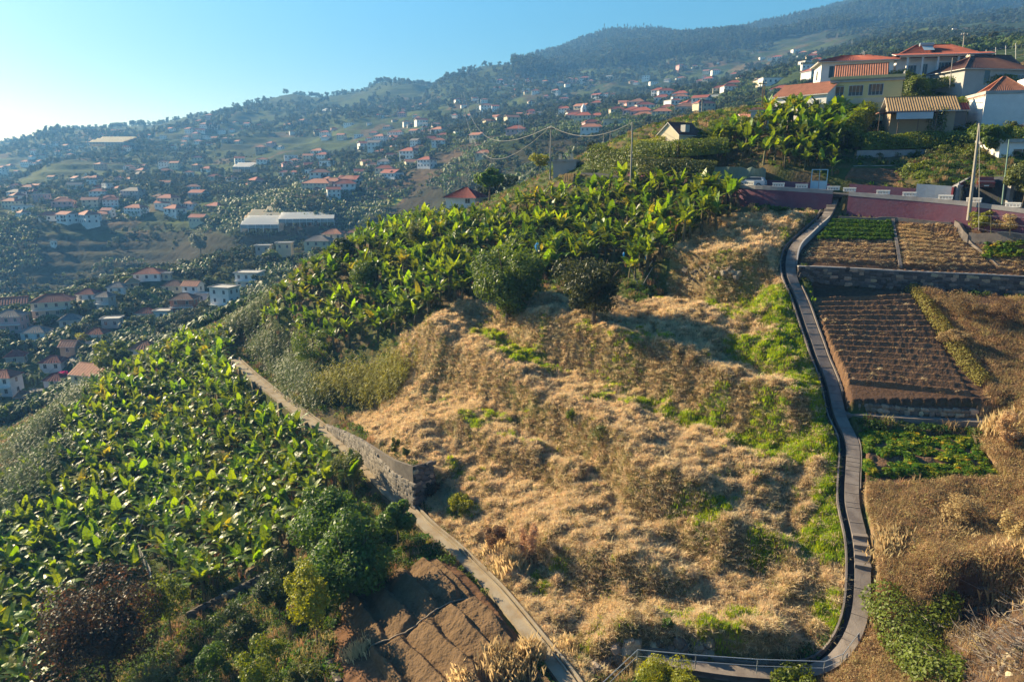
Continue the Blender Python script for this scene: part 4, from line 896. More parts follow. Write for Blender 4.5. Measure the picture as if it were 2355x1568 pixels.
pb = np.stack([NG.X.ravel()[pk], NG.Y.ravel()[pk], NG.Z.ravel()[pk] - .05], 1); instancer('bank_growth', pb, rng.uniform(.6, 1.4, len(pb)), rng.uniform(0, 6.28, len(pb)), BK, 'olive brown grass hanging on the steep terrace banks', tilt=rng.normal(0, .5, (len(pb), 2)))
pts = spray(120000, -0.1, 0.60, 36, 104, lambda x, y, s, w: glook(GRW, s, w) > rng.random(len(x)) * .9 + .05); n = len(pts); print('grass', n)
instancer('green_grass', pts, rng.uniform(0.6, 1.4, n), rng.uniform(0, 6.28, n), GRT, 'fresh green grass on the terrace edges and beside the water channel')
FLD = ((in_poly(PJU, PJV, LEFTF) | in_poly(PJU, PJV, UPF) | in_poly(PJU, PJV, BACKF)) * NOPATH).astype(float)
OTH = ((~m_dry) & (~m_right) & (~flat_mask) & (~m6) & (~m_soil)).astype(float) * NOPATH * (1 - FLD * .55) * ~in_poly(PJU, PJV, [(1935,380),(2082,380),(2090,422),(1930,422)]) * ~in_poly(PJU, PJV, [(2180,470),(2335,485),(2350,412),(2280,405)])
pts = spray(52000, -0.95, 0.80, 34, 176, lambda x, y, s, w: glook(OTH, s, w) > rng.random(len(x)) * .95 + .05); n = len(pts); print('weeds', n)
instancer('weedy_undergrowth', pts, rng.uniform(0.5, 1.5, n), rng.uniform(0, 6.28, n), WEEDT + GRT[:1] + BRT[:1], 'low weeds and ground creepers between the plantations')
RW = np.where(m5, .8, m_right * NOPATH * ~flat_mask * ~m6 * (1 - .88 * rock))
pts = spray(60000, 0.40, 0.95, 26, 84, lambda x, y, s, w: glook(RW.astype(float), s, w) > rng.random(len(x)) * .9 + .1); n = len(pts); print('scrub', n)
dens = vnoise(pts[:, 0] * .5, pts[:, 1] * .5, 3)
instancer('dry_scrub', pts, rng.uniform(0.35, 0.8, n) + dens * .7, rng.uniform(0, 6.28, n), BRT, 'dry brown weeds and scrub on the slope right of the stairs')
# crops
def surf_points(G, n, test):
    X, Y, Z = G; i = rng.integers(0, X.shape[0], n); j = rng.integers(0, X.shape[1], n); a = j / X.shape[1]; b = i / X.shape[0]; k = test(a, b, X[i, j], Y[i, j]); return np.stack([X[i, j], Y[i, j], Z[i, j]], 1)[k]
M_bean = mat('bean_leaf', (0.075, 0.15, 0.018), 0.5, var=0.3, hue=0.02, trans=0.4)
M_squash = mat('squash_leaf', (0.11, 0.20, 0.02), 0.5, var=0.35, hue=0.035, trans=0.45, rand2=((0.34, 0.30, 0.03), .72, .95))
BEAN = [leafclump_mesh('bean_plant', M_bean, 46, 0.26, 0.085, 70 + i, 0.9, up=.6) for i in range(3)]
SQ = [leafclump_mesh('squash_leafage', M_squash, 26, 0.34, 0.15, 80 + i, 0.6, up=1.2) for i in range(3)]
pts = surf_points(PLOT1, 5200, lambda a, b, x, y: (b < .50 + .02 * np.sin(a * 20)) & (np.abs(((b * 9) % 1) - .5) < .34) & (a > .01)); n = len(pts)
instancer('bean_rows', pts, rng.uniform(0.7, 1.2, n), rng.uniform(0, 6.28, n), BEAN, 'rows of low green bean plants in the upper garden plot')
def sqt(a, b, x, y):
    r1 = np.abs(b - .18 - .05 * np.sin(a * 7)) < .13; r2 = np.abs(b - .52 - .06 * np.sin(a * 9 + 1)) < .10; r3 = np.abs(b - .88 - .04 * np.sin(a * 11)) < .10; c = (np.abs(a - .35 - .1 * b) < .09) | (np.abs(a - .72 - .06 * b) < .06) | (np.abs(a - .97) < .04) | (np.abs(a - .03) < .04)
    return (r1 | r2 | r3 | c) & (vnoise(x * 1.1, y * 1.1, 6) > .25)
pts = surf_points(PLOT6, 4200, sqt); n = len(pts)
instancer('squash_vines', pts, rng.uniform(0.6, 1.3, n), rng.uniform(0, 6.28, n), SQ, 'yellow green squash vines trailing over the lower garden plot')
pts = np.array([tuple(cast(u, v)) for u, v in zip(rng.uniform(2262, 2352, 130), rng.uniform(561, 596, 130))]); pts[:, 2] += .15; k = np.abs((pts[:, 0] * .6 + pts[:, 1]) * 1.0 % 1.6 - .8) < .7; pts = pts[k]
instancer('cabbage_rows', pts, rng.uniform(0.9, 1.5, len(pts)), rng.uniform(0, 6.28, len(pts)), SQ, 'bright green vegetables in the small right hand plot')
STR = [blades_mesh('straw', M_pale, 14, 0.4, 0.3, 0.014, 0.9, 90 + i, flat=.9) for i in range(3)]
pts = np.concatenate([surf_points(PLOT2, 1500, lambda a, b, x, y: (a < .45 - .2 * b + .3 * vnoise(x, y, 3)) & (b < .95)), surf_points(PLOT2, 700, lambda a, b, x, y: a > 0), surf_points(PLOT1, 900, lambda a, b, x, y: b > .5), surf_points(PLOT4, 110, lambda a, b, x, y: a > 0), surf_points(PLOT3, 300, lambda a, b, x, y: a > 0)])
instancer('scattered_straw', pts, rng.uniform(0.5, 1.1, len(pts)), rng.uniform(0, 6.28, len(pts)), STR + HAYT[:2], 'pale straw and dry stalks lying on the garden plots', tilt=rng.normal(0, .2, (len(pts), 2)))

DB = []
for i in range(4):
    rr = random.Random(800 + i); mb = MB()
    for k in range(9):
        a = rr.random() * 6.28; p0 = Vector((rr.gauss(0, .3), rr.gauss(0, .3), 0)); d = Vector((math.cos(a), math.sin(a), rr.uniform(.1, .7))); p1 = p0 + d * rr.uniform(.6, 1.6); p2 = p1 + Vector((d.y, -d.x, rr.uniform(-.4, .3))) * rr.uniform(.2, .7)
        mb.tube([p0, p1, p2], .02, 3, r1=.008, cap=False); mb.tube([p0.lerp(p1, .6), p0.lerp(p1, .6) + Vector((-d.y, d.x, .3)) * .5], .012, 3, cap=False)
    DB.append(mb.mesh('dead_branch', mat('grey_twig', (.22, .185, .155), .8, var=.4)))
rk = rock * NOPATH; pts = spray(700, .40, .95, 26, 60, lambda x, y, s, w: glook(rk.astype(float), s, w) > .5); n = len(pts); print('twigs', n)
instancer('dead_branches', pts, rng.uniform(.6, 1.4, n), rng.uniform(0, 6.28, n), DB, 'tangled grey dead branches on the rocky bank at the lower right')
bk = empty('rock_outcrop', cast(2290, 1400), 0, 'brown boulders half buried in the earthy bank at the lower right', 'rock bank')
for k in range(70):
    u = R.uniform(2170, 2354); v = R.uniform(1352, 1560); s_ = R.uniform(.15, .38) if R.random() < .95 else .7
    p = cast(u, v); link('stone', R.choice(RKB), bk, (p.x - bk.location.x, p.y - bk.location.y, p.z - bk.location.z - .08), (R.random(), R.random(), R.random() * 6), (s_ * 1.2, s_, s_ * .85))
M_galv = m_galv; M_white = m_white
# ------------------------------------------------------------------ houses
WHITE, CREAM, GREYW, PINKW = (0.78, 0.76, 0.72), (0.62, 0.54, 0.38), (0.42, 0.41, 0.39), (0.62, 0.36, 0.34)
def wmat(n, c): return mat('wall_' + n, c, 0.85, noise=0.10, nscale=0.6)
WM_ = {'white': wmat('white', WHITE), 'cream': wmat('cream', CREAM), 'grey': wmat('grey', GREYW), 'pink': wmat('pink', PINKW), 'yellow': wmat('yellow', (0.66, 0.56, 0.26)), 'tan': wmat('tan', (0.40, 0.30, 0.20)), 'blue': wmat('blue', (0.45, 0.52, 0.58)), 'brick': wmat('brick', (0.36, 0.15, 0.09)), 'dark': wmat('dark', (0.20, 0.19, 0.18))}
def rmat(n, c): return mat('roof_' + n, c, 0.8, noise=0.30, nscale=1.4, col2=tuple(x * 0.62 for x in c), bump=0.02, bscale=8)
RM_ = {'red': rmat('red', (0.34, 0.095, 0.06)), 'orange': rmat('orange', (0.44, 0.185, 0.11)), 'brown': rmat('brown', (0.22, 0.11, 0.075)), 'old': rmat('old', (0.17, 0.085, 0.065)), 'grey': rmat('grey', (0.20, 0.185, 0.175)), 'thatch': rmat('thatch', (0.36, 0.24, 0.12)), 'flat': rmat('flat', (0.50, 0.48, 0.44)), 'darkred': rmat('darkred', (0.25, 0.05, 0.045))}
M_glass = mat('window_glass', (0.03, 0.04, 0.05), 0.12, spec=0.6)
M_shut = mat('dark_shutter', (0.035, 0.05, 0.05), 0.6); M_fr = mat('window_frame', (0.62, 0.60, 0.56), 0.6)
M_wood = mat('weathered_wood', (0.16, 0.11, 0.07), 0.85, noise=.3, nscale=3)
def window_mesh(w, h, frame=M_fr, shutters=False, bars=1):
    mb = MB(); t = 0.07
    for x0, z0, x1, z1 in ((-w / 2, 0, w / 2, t), (-w / 2, h - t, w / 2, h), (-w / 2, t, -w / 2 + t, h - t), (w / 2 - t, t, w / 2, h - t)): mb.box(x0, -0.05, z0, x1, 0.02, z1, 0)
    for k in range(bars):
        x = -w / 2 + w * (k + 1) / (bars + 1); mb.box(x - .025, -0.04, t, x + .025, 0.015, h - t, 0)
    mb.quad((-w / 2 + t, -0.012, t), (w / 2 - t, -0.012, t), (w / 2 - t, -0.012, h - t), (-w / 2 + t, -0.012, h - t), 1)
    if shutters:
        for s in (-1, 1): mb.box(s * (w * .5 + .02) if s > 0 else -w - .0, -0.06, 0, w if s > 0 else -(w * .5 + .02), -0.02, h, 2)
    return mb.mesh('window', [frame, M_glass, M_shut])
_wc = {}
def win(parent, face, L, D, x, z, w, h, sh=False, bars=1, frame=None, name='window'):
    """face f r b l; x runs 0..1 along it"""
    key = (round(w, 2), round(h, 2), sh, bars, frame.name if frame else '', name)
    if key not in _wc:
        me = window_mesh(w, h, frame or M_fr, sh, bars); me.name = name; _wc[key] = me
    px, py, a = {'f': (-L / 2 + x * L, -D / 2 - .012, 0), 'b': (L / 2 - x * L, D / 2 + .012, math.pi), 'r': (L / 2 + .012, -D / 2 + x * D, math.pi / 2), 'l': (-L / 2 - .012, D / 2 - x * D, -math.pi / 2)}[face]
    return link(name, _wc[key], parent, (px, py, z), a)
def roof_mesh(kind, L, D, h, over, m, ribs=0.35, trim=None, ridge_x=True):
    """roof above a wall top at z=0: gable (ridge along x), hip, or flat; ribs are rows of tiles running down the slope"""
    mb = MB(); a, b = L / 2 + over, D / 2 + over; t = 0.12
    def slope(p0, p1, r1, r0):        # eave p0-p1, ridge r0-r1: ribbed sheet
        p0, p1, r0, r1 = map(Vector, (p0, p1, r0, r1)); w = (p1 - p0).length; n = max(1, int(w / ribs)) if ribs else 1; nrm = (p1 - p0).cross(r0 - p0).normalized()
        if nrm.z < 0: nrm = -nrm
        vs = []; fs = []; k = 2 * n + 1
        for i in range(k):
            f = i / (k - 1); o = nrm * (0.07 if i % 2 else 0.0) if ribs else Vector((0, 0, 0)); vs += [tuple(p0.lerp(p1, f) + o), tuple(r0.lerp(r1, f) + o)]
        for i in range(k - 1): fs.append((2 * i, 2 * i + 2, 2 * i + 3, 2 * i + 1))
        mb.add(vs, fs, 0); q = [p0, p1, r1, r0]; lo = [Vector(x) - Vector((0, 0, t)) for x in q]
        mb.add([tuple(x) for x in q + lo], [(0, 4, 5, 1), (7, 6, 5, 4), (1, 5, 6, 2), (3, 7, 4, 0)], 1)
    if kind == 'gable':
        slope((-a, -b, -over * h / b), (a, -b, -over * h / b), (a, 0, h), (-a, 0, h)); slope((a, b, -over * h / b), (-a, b, -over * h / b), (-a, 0, h), (a, 0, h))
        mb.box(-a, -.09, h - .02, a, .09, h + .10, 0)
    elif kind == 'hip':
        r = max(0.01, a - b) if L >= D else 0.01; ez = -over * h / b; ry = 0.0 if L >= D else max(0.01, b - a)
        R0, R1 = ((-r, 0, h), (r, 0, h)) if L >= D else ((0, -ry, h), (0, ry, h))
        if L >= D:
            slope((-a, -b, ez), (a, -b, ez), R1, R0); slope((a, b, ez), (-a, b, ez), R0, R1); slope((a, -b, ez), (a, b, ez), R1, R1); slope((-a, b, ez), (-a, -b, ez), R0, R0)
        else:
            slope((-a, -b, ez), (a, -b, ez), R0, R0); slope((a, b, ez), (-a, b, ez), R1, R1); slope((a, -b, ez), (a, b, ez), R1, R0); slope((-a, b, ez), (-a, -b, ez), R0, R1)
        for c in ((-a, -b), (a, -b), (a, b), (-a, b)):
            q = (R0 if (c[0] < 0 if L >= D else c[1] < 0) else R1); mb.tube([(c[0], c[1], ez + .05), (q[0], q[1], q[2] + .05)], 0.11, 5, 0)
        mb.tube([tuple(Vector(R0) + Vector((0, 0, .05))), tuple(Vector(R1) + Vector((0.02, 0, .05)))], 0.11, 5, 0)
    elif kind == 'flat':
        mb.box(-a, -b, 0, a, b, 0.16, 0); 
        for x0, y0, x1, y1 in ((-a, -b, a, -b + .2), (-a, b - .2, a, b), (-a, -b + .2, -a + .2, b - .2), (a - .2, -b + .2, a, b - .2)): mb.box(x0, y0, .16, x1, y1, .45, 0)
    elif kind == 'shed': slope((-a, -b, 0), (a, -b, 0), (a, b, h), (-a, b, h))
    return mb.mesh('roof', [m, trim or M_fr])
def walls_mesh(L, D, H, m, gable=0.0, zb=-2.5, shed=0.0):
    mb = MB(); a, b = L / 2, D / 2
    if gable: mb.add([(-a, -b, zb), (a, -b, zb), (a, b, zb), (-a, b, zb), (-a, -b, H), (a, -b, H), (a, b, H), (-a, b, H), (-a, 0, H + gable), (a, 0, H + gable)], [(0, 1, 5, 4), (2, 3, 7, 6), (1, 2, 6, 9, 5), (3, 0, 4, 8, 7)])
    elif shed: mb.add([(-a, -b, zb), (a, -b, zb), (a, b, zb), (-a, b, zb), (-a, -b, H), (a, -b, H), (a, b, H + shed), (-a, b, H + shed)], [(0, 1, 5, 4), (2, 3, 7, 6), (1, 2, 6, 5), (3, 0, 4, 7)])
    else: mb.box(-a, -b, zb, a, b, H)
    return mb.mesh('wall', m)
def house(label, loc, yaw, L, D, H, kind='hip', rh=1.5, wall='white', roof='red', over=0.45, wins=(), ribs=0.35, cat='house', group=None, name='house', door=None, zb=-2.5, trim=None):
    e = empty(name, loc, yaw, label, cat, group)
    link('wall', walls_mesh(L, D, H, WM_[wall], rh * 0.96 if kind == 'gable' else 0, zb, rh if kind == 'shed' else 0), e)
    link('roof', roof_mesh(kind, L, D, rh, over, RM_[roof], ribs, trim), e, (0, 0, H + 0.01))
    for w in wins: win(e, w[0], L, D, *w[1:])
    if door:
        f, x, w, h = door; d = win(e, f, L, D, x, 0.02, w, h, False, 0, M_wood, 'door')
    return e
def boxpart(e, name, x0, y0, z0, x1, y1, z1, m, bev=None): return MB().box(x0, y0, z0, x1, y1, z1).obj(name, m, e)
def posts(e, name, pts, r, z0, z1, m):
    for x, y in pts: MB().box(x - r, y - r, z0, x + r, y + r, z1).obj(name, m, e)
def rails(e, x0, y0, x1, y1, z, h, m, step=0.25, name='balustrade'):
    mb = MB(); n = max(2, int(math.hypot(x1 - x0, y1 - y0) / step))
    for i in range(n + 1):
        x = x0 + (x1 - x0) * i / n; y = y0 + (y1 - y0) * i / n; mb.box(x - .03, y - .03, z, x + .03, y + .03, z + h)
    mb.tube([(x0, y0, z + h), (x1, y1, z + h)], 0.05, 5); mb.tube([(x0, y0, z + .08), (x1, y1, z + .08)], 0.04, 5); return mb.obj(name, m, e)
def vec(u, v, d): return W(u, v, d)
A_ = math.radians
# H1 white gabled house: long lit side looks left, gable end looks right
p = vec(1858, 272, 124)
e = house('small white gabled house with orange tiles, left of the yellow house', p, A_(-50), 9.2, 7.0, 3.6, 'gable', 2.0, 'white', 'orange', 0.35, [('f', .30, 1.0, 1.0, 1.5), ('f', .55, 1.0, 1.1, 1.5), ('f', .83, 1.0, 1.1, 1.6), ('r', .5, 1.6, 1.5, 1.2)], zb=-4)
# H2 yellow two storey house
p = vec(1985, 238, 121)
e = house('cream yellow two storey house with corner glazing and orange gable roof', p, A_(-24), 10.4, 6.2, 3.1, 'flat', 0, 'yellow', 'flat', 0.25, [('f', .10, .9, 1.9, 1.6, False, 2), ('f', .36, .9, 2.2, 1.7, False, 3), ('f', .64, .9, 2.2, 1.8, False, 3), ('r', .18, .7, 1.3, 2.0, False, 0), ('r', .46, .7, 1.3, 2.0, False, 0), ('r', .76, .7, 1.3, 2.0, False, 0)], zb=-3)
boxpart(e, 'parapet', -5.45, -3.35, 3.3, 5.45, -3.15, 4.0, WM_['yellow']); rails(e, 5.35, -3.2, 5.35, 3.2, 3.5, 1.0, M_fr)
link('upper_wall', walls_mesh(7.2, 4.4, 1.2, WM_['cream'], 1.7, 0), e, (-0.9, .8, 3.2)); link('upper_roof', roof_mesh('gable', 7.2, 4.4, 1.9, .45, RM_['orange'], .35), e, (-0.9, .8, 4.35))
M_blind = mat('brown_blind', (.22, .13, .07), .8, noise=.2, nscale=2)
for x0, x1 in ((-5.0, -3.3), (-2.4, -.6), (.7, 2.3)): boxpart(e, 'blind', x0, -3.13, 1.5, x1, -3.105, 2.6, M_blind)
boxpart(e, 'base_band', -5.25, -3.16, -.2, 5.25, -3.1, .55, WM_['cream'])
# H3 the large villa: long glazed left wing and a hipped main block with an arcade
p = vec(2095, 196, 143)
e = house('large white villa with hipped red roof, arcaded veranda and solar heater', p, A_(-10), 15.5, 9.5, 4.6, 'hip', 2.7, 'white', 'red', 0.9, [('f', .55, .9, 2.4, 2.6, False, 3), ('f', .18, .9, 1.7, 2.2, False, 2), ('f', .33, .9, 1.0, 2.4, False, 1), ('f', .80, .9, .9, 2.3, False, 0), ('r', .35, 1.4, 1.2, 1.5), ('r', .7, 1.4, 1.2, 1.5)], name='villa', zb=-5)
e.location.x += 3.2
for x in (-6.2, -3.6, -0.9, 2.6, 5.4, 7.9): boxpart(e, 'column', x - .17, -6.1, .2, x + .17, -5.75, 4.4, WM_['white'])
boxpart(e, 'veranda_beam', -7.6, -6.2, 4.35, 8.3, -5.65, 4.75, WM_['white']); boxpart(e, 'veranda_floor', -7.8, -6.3, -2.5, 8.4, -4.8, .12, WM_['white']); rails(e, 1.5, -6.2, 8.2, -6.2, .12, 1.0, M_fr)
link('veranda_roof', roof_mesh('shed', 16.6, 1.9, 0.55, .3, RM_['red'], .35), e, (0, -5.5, 4.65))
M_solar = mat('solar_panel', (0.35, 0.45, 0.50), 0.25, spec=.6); mbs = MB(); mbs.add([(-2.6, -3.2, 5.95), (-.7, -3.2, 5.95), (-.7, -1.6, 6.95), (-2.6, -1.6, 6.95)], [(0, 1, 2, 3)]); mbs.obj('solar_panel', M_solar, e)
MB().tube([(-2.9, -1.4, 7.2), (-.4, -1.4, 7.2)], .33, 10).obj('water_tank', M_galv, e)
p = vec(1955, 200, 141)
e = house('low white wing of the villa with wide glazed windows and red roof', p, A_(-14), 12.5, 8.0, 4.3, 'hip', 1.3, 'white', 'red', 0.8, [('f', .28, 1.2, 4.3, 2.2, False, 4), ('f', .68, 1.2, 3.4, 2.3, False, 3), ('r', .3, 1.2, 2.4, 1.8, False, 3), ('l', .5, 1.2, 1.5, 1.8)], name='villa_wing', zb=-5)
mb = MB(); mb.tube([(1.8, 1, 5.8), (1.8, 1, 6.7)], .06, 5); mb.tube([(1.2, 1, 6.0), (2.4, .6, 6.5)], .05, 5); mb.obj('aerial', M_galv, e)
# H4 grey house with old brown tiles
p = vec(2245, 208, 134)
e = house('grey plastered house with old mottled brown tiled roofs among vines', p, A_(8), 13.0, 8.5, 3.3, 'hip', 2.4, 'grey', 'old', 0.5, [('f', .34, .6, 1.3, 2.3, False, 0), ('f', .60, .6, 1.4, 1.4, False, 1), ('f', .86, .9, 1.7, 1.3, False, 1)], zb=-4)
link('upper_roof', roof_mesh('gable', 8.5, 4.6, 1.7, .3, RM_['old'], .35), e, (2.6, 1.2, 4.6)); link('upper_wall', walls_mesh(8.5, 4.6, 1.8, WM_['grey'], 1.6, 0), e, (2.6, 1.2, 2.9))
MB().box(-1.9, .6, 4.0, -1.0, 1.5, 6.2).obj('chimney', WM_['cream'], e)
boxpart(e, 'annex_wall', 6.3, -3.6, -2.5, 11.5, 2.5, 2.6, WM_['grey']); boxpart(e, 'annex_roof', 6.1, -3.9, 2.6, 11.8, 2.8, 2.8, RM_['flat']); win(e, 'f', 13, 8.5, 1.22, 1.2, .9, .9)
# H5 vine grown shed with brown roof
p = vec(2105, 300, 111)
e = house('open fronted vine grown shed with sagging straw coloured tile roof', p, A_(-18), 8.6, 6.4, 2.9, 'gable', 2.0, 'tan', 'thatch', 0.6, [('f', .75, 0.3, 1.5, 1.9, False, 0)], name='shed', zb=-3)
boxpart(e, 'lean_to_roof', -6.4, -6.0, 2.25, 1.5, -3.2, 2.40, RM_['brown']); boxpart(e, 'awning_panel', -4.0, -6.05, 1.3, 0.8, -5.98, 2.24, WM_['blue']); posts(e, 'post', [(-6.2, -5.8), (-3.6, -5.8), (-1.0, -5.8), (1.3, -5.8)], .06, -1.5, 2.25, M_wood)
link('back_roof', roof_mesh('gable', 8, 3.6, 1.0, .3, RM_['darkred'], .35), e, (3.5, 5.2, 3.2)); link('back_wall', walls_mesh(8, 3.6, 3.2, WM_['dark'], .95, -2), e, (3.5, 5.2, 0))
# H6 right white house
p = vec(2345, 283, 112)
e = house('bright white house with orange pyramid roof at the right edge', p, A_(-14), 13.5, 8, 4.0, 'flat', 0, 'white', 'flat', 0.1, [('f', .66, 2.2, 1.6, 1.3)], zb=-4)
link('pyramid_roof', roof_mesh('hip', 6.0, 5.6, 2.6, .45, RM_['orange'], .35), e, (-3.4, -.6, 4.15)); boxpart(e, 'roof_room_wall', .0, -1.0, 4.15, 6.0, 3.5, 6.6, WM_['white']); rails(e, -.4, -3.9, 6.5, -3.9, 4.4, 1.0, M_fr, .5)
MB().tube([(.8, -1.4, 7.0), (3.2, -1.4, 7.0)], .35, 10).obj('water_tank', M_galv, e)
# H7 small stone house with brown tiles in front of the far slope
p = vec(1560, 348, 119)
e = house('small whitewashed house with steep brown tiled roof above the hedge', p, A_(34), 5.4, 4.8, 2.6, 'gable', 1.9, 'cream', 'old', 0.25, [], zb=-1.6)
link('side_roof', roof_mesh('hip', 6.4, 3.6, 1.5, .3, RM_['darkred'], .35), e, (2.6, 2.6, 2.8)); link('side_wall', walls_mesh(6.4, 3.6, 2.8, WM_['tan'], 0, -1.5), e, (2.6, 2.6, 0))
boxpart(e, 'chimney', -2.2, -3.2, 2.9, -1.2, -2.2, 4.0, WM_['grey'])
p = vec(1727, 305, 121)
e = house('small mustard yellow hut with red tiles beside the bananas', p, A_(-10), 3.6, 3.2, 2.3, 'shed', .8, 'yellow', 'orange', 0.3, [('f', .5, .8, .9, .8)], name='hut', zb=-3)
p = vec(1752, 296, 119)
e = house('tin sided lean-to hut between the yellow hut and the white house', p, A_(-30), 3.4, 3.0, 2.8, 'shed', .7, 'blue', 'brown', 0.35, [('f', .5, 0, 1.6, 2.0, False, 0)], name='hut', zb=-3)
# H9 house under the right edge with glass doors
p = vec(2345, 392, 98)
e = house('low blue white house with wide glass doors behind the driveway', p, A_(-6), 9.5, 6.0, 3.6, 'flat', 0, 'white', 'flat', 0.3, [('f', .30, .2, 2.3, 2.6, False, 1), ('f', .80, .2, 2.2, 2.7, False, 1)], zb=-3)
# H10 red roof behind the grove
p = vec(1072, 482, 158)
e = house('white house with deep red hipped roof behind the upper banana grove', p, A_(-20), 7.2, 6.6, 2.9, 'hip', 1.9, 'white', 'darkred', 0.5, [('f', .75, 1.5, 1.2, 1.4)], zb=-6)
# small flat roofed building by the road with two chimneys
p = vec(1302, 392, 142)
e = house('low grey flat roofed store by the road with two stub chimneys', p, A_(-15), 4.6, 4, 1.6, 'flat', 0, 'grey', 'flat', .2, [], name='store', zb=-3)
for x in (-1.2, 1.2): boxpart(e, 'chimney', x - .25, -1, 1.7, x + .25, -.3, 3.2, WM_['cream'])
# ------------------------------------------------------------------ valley houses (left), each with walls, roof and windows
def autowins(L, D, H, fl):
    out = []; fh = H / fl
    for k in range(fl):
        for f, w in (('f', L), ('r', D), ('l', D)):
            n = max(1, int(w / 3.0))
            for i in range(n): out.append((f, (i + .5) / n, k * fh + 0.9, 1.1, min(1.5, fh * .55), False, 1))
    return out
VH = [ # u, v(base), d, width px, floors, kind, wall, roof, yaw, label
 (30,712,290,64,1,'gable','cream','red',10,'long low building with red roof at the left edge on the valley crest'),
 (128,724,272,80,2,'hip','cream','red',5,'large cream two storey house with spreading red hipped roofs'),
 (205,690,286,40,1,'hip','white','darkred',-12,'white house with dark red hipped roof near the valley crest'),
 (247,714,270,30,2,'hip','grey','grey',-25,'narrow grey two storey house with slate grey roof'),
 (273,674,292,36,1,'hip','white','grey',-12,'white house with arched windows and grey blue roof'),
 (306,664,298,26,1,'hip','tan','thatch',10,'small tan roofed annex right of the arched white house'),
 (346,642,306,58,1,'hip','white','red',-6,'broad red roofed house highest on the valley crest'),
 (386,644,304,18,1,'flat','cream','flat',-6,'small cream flat roofed cube house with one dark window'),
 (402,670,290,44,1,'hip','cream','brown',-5,'cream house with brown hipped roof in the banana fields'),
 (447,688,283,36,2,'gable','white','orange',-20,'white terraced house with orange tiles beside the road'),
 (470,692,280,26,1,'flat','white','flat',-20,'flat white roofed annex below the terraced house'),
 (428,720,262,52,2,'hip','brick','brown',-10,'brown brick two storey house with hipped roof'),
 (521,716,256,46,3,'flat','white','flat',-28,'three storey white house with balconies near the road bend'),
 (577,660,284,52,2,'flat','white','flat',-14,'white balcony house with red edged roof among bananas'),
 (30,760,255,56,2,'hip','pink','grey',-8,'pink two storey villa with grey roof at the left edge'),
 (86,778,248,50,1,'hip','white','grey',-10,'white bungalow with dark grey roof below the pink villa'),
 (166,750,256,44,1,'hip','grey','grey',5,'bluish grey bungalow beneath the large cream house'),
 (260,750,256,38,1,'flat','grey','flat',-5,'grey flat roofed house in the middle of the valley'),
 (338,735,258,34,1,'hip','white','red',-10,'small white house with bright red hipped roof'),
 (378,732,259,34,1,'flat','white','flat',-14,'plain flat roofed white building beside the small red roofed house'),
 (226,783,235,40,1,'hip','white','red',-14,'white house with red roof above the round topped trees'),
 (165,812,226,34,1,'gable','tan','orange',-18,'open garage with orange roof beside the curving drive'),
 (337,824,212,48,1,'hip','white','orange',-14,'white house with faded orange roof half hidden by bananas'),
 (40,835,222,36,1,'hip','grey','darkred',0,'grey house with dark red roof at the left edge'),
 (127,848,214,46,1,'hip','white','darkred',-12,'white house with brown roof above the magenta bush'),
 (133,890,204,40,1,'hip','white','darkred',-18,'small white house with maroon roof beside the lower road'),
 (18,905,200,50,2,'hip','white','red',-20,'white two storey house with red band at the left edge'),
 (55,930,194,24,1,'hip','brick','brown',0,'little brown shed roofed hut in the lowest banana field'),
 (38,1052,165,62,1,'hip','white','orange',-25,'orange roofed house peeping over the reeds at the left edge'),
 (235,915,180,78,1,'gable','cream','orange',-30,'long salmon roof just behind the left banana plantation'),
 (655,574,320,34,1,'flat','cream','flat',-4,'pale flat roofed shed on the road below the greenhouses'),
 (607,580,322,32,1,'flat','grey','flat',-4,'open sided concrete carport beside the crest road'),
 (733,567,315,56,1,'hip','cream','grey',-8,'long cream house with grey violet roof and dark windows'),
 (768,551,326,46,1,'hip','cream','orange',-12,'cream house with orange hipped roof next to the upper grove'),
 (822,548,330,40,1,'hip','cream','orange',-12,'orange roofed house partly covered by the upper grove'),
]
for u, v, d, wpx, fl, kd, wl_, rf, yaw, lab in VH:
    p = cast(u, v, dmin=178) if v < 1000 and u < 900 else W(u, v, d)
    if abs(p.y - d) > 60: p = W(u, v, d)
    d = p.y; L = wpx * 1.06 * math.hypot(d, p.z) / F / math.cos(A_(yaw)) * 0.92; D = min(L * 0.75, 9); H = 3.1 * fl
    e = house(lab, p, A_(yaw) + math.atan2(-p.x, p.y) * 0.5, L, D, H, kd, 1.0 + 0.10 * L, wl_, rf, 0.5, autowins(L, D, H, fl), 0.9 if kd != 'flat' else 0, group=None, zb=-4)
    if fl > 1: boxpart(e, 'balcony', -L / 2, -D / 2 - 1.3, H / fl - .15, L / 2, -D / 2 - .02, H / fl + .02, WM_['white']); rails(e, -L / 2, -D / 2 - 1.25, L / 2, -D / 2 - 1.25, H / fl, .9, M_fr, .8)
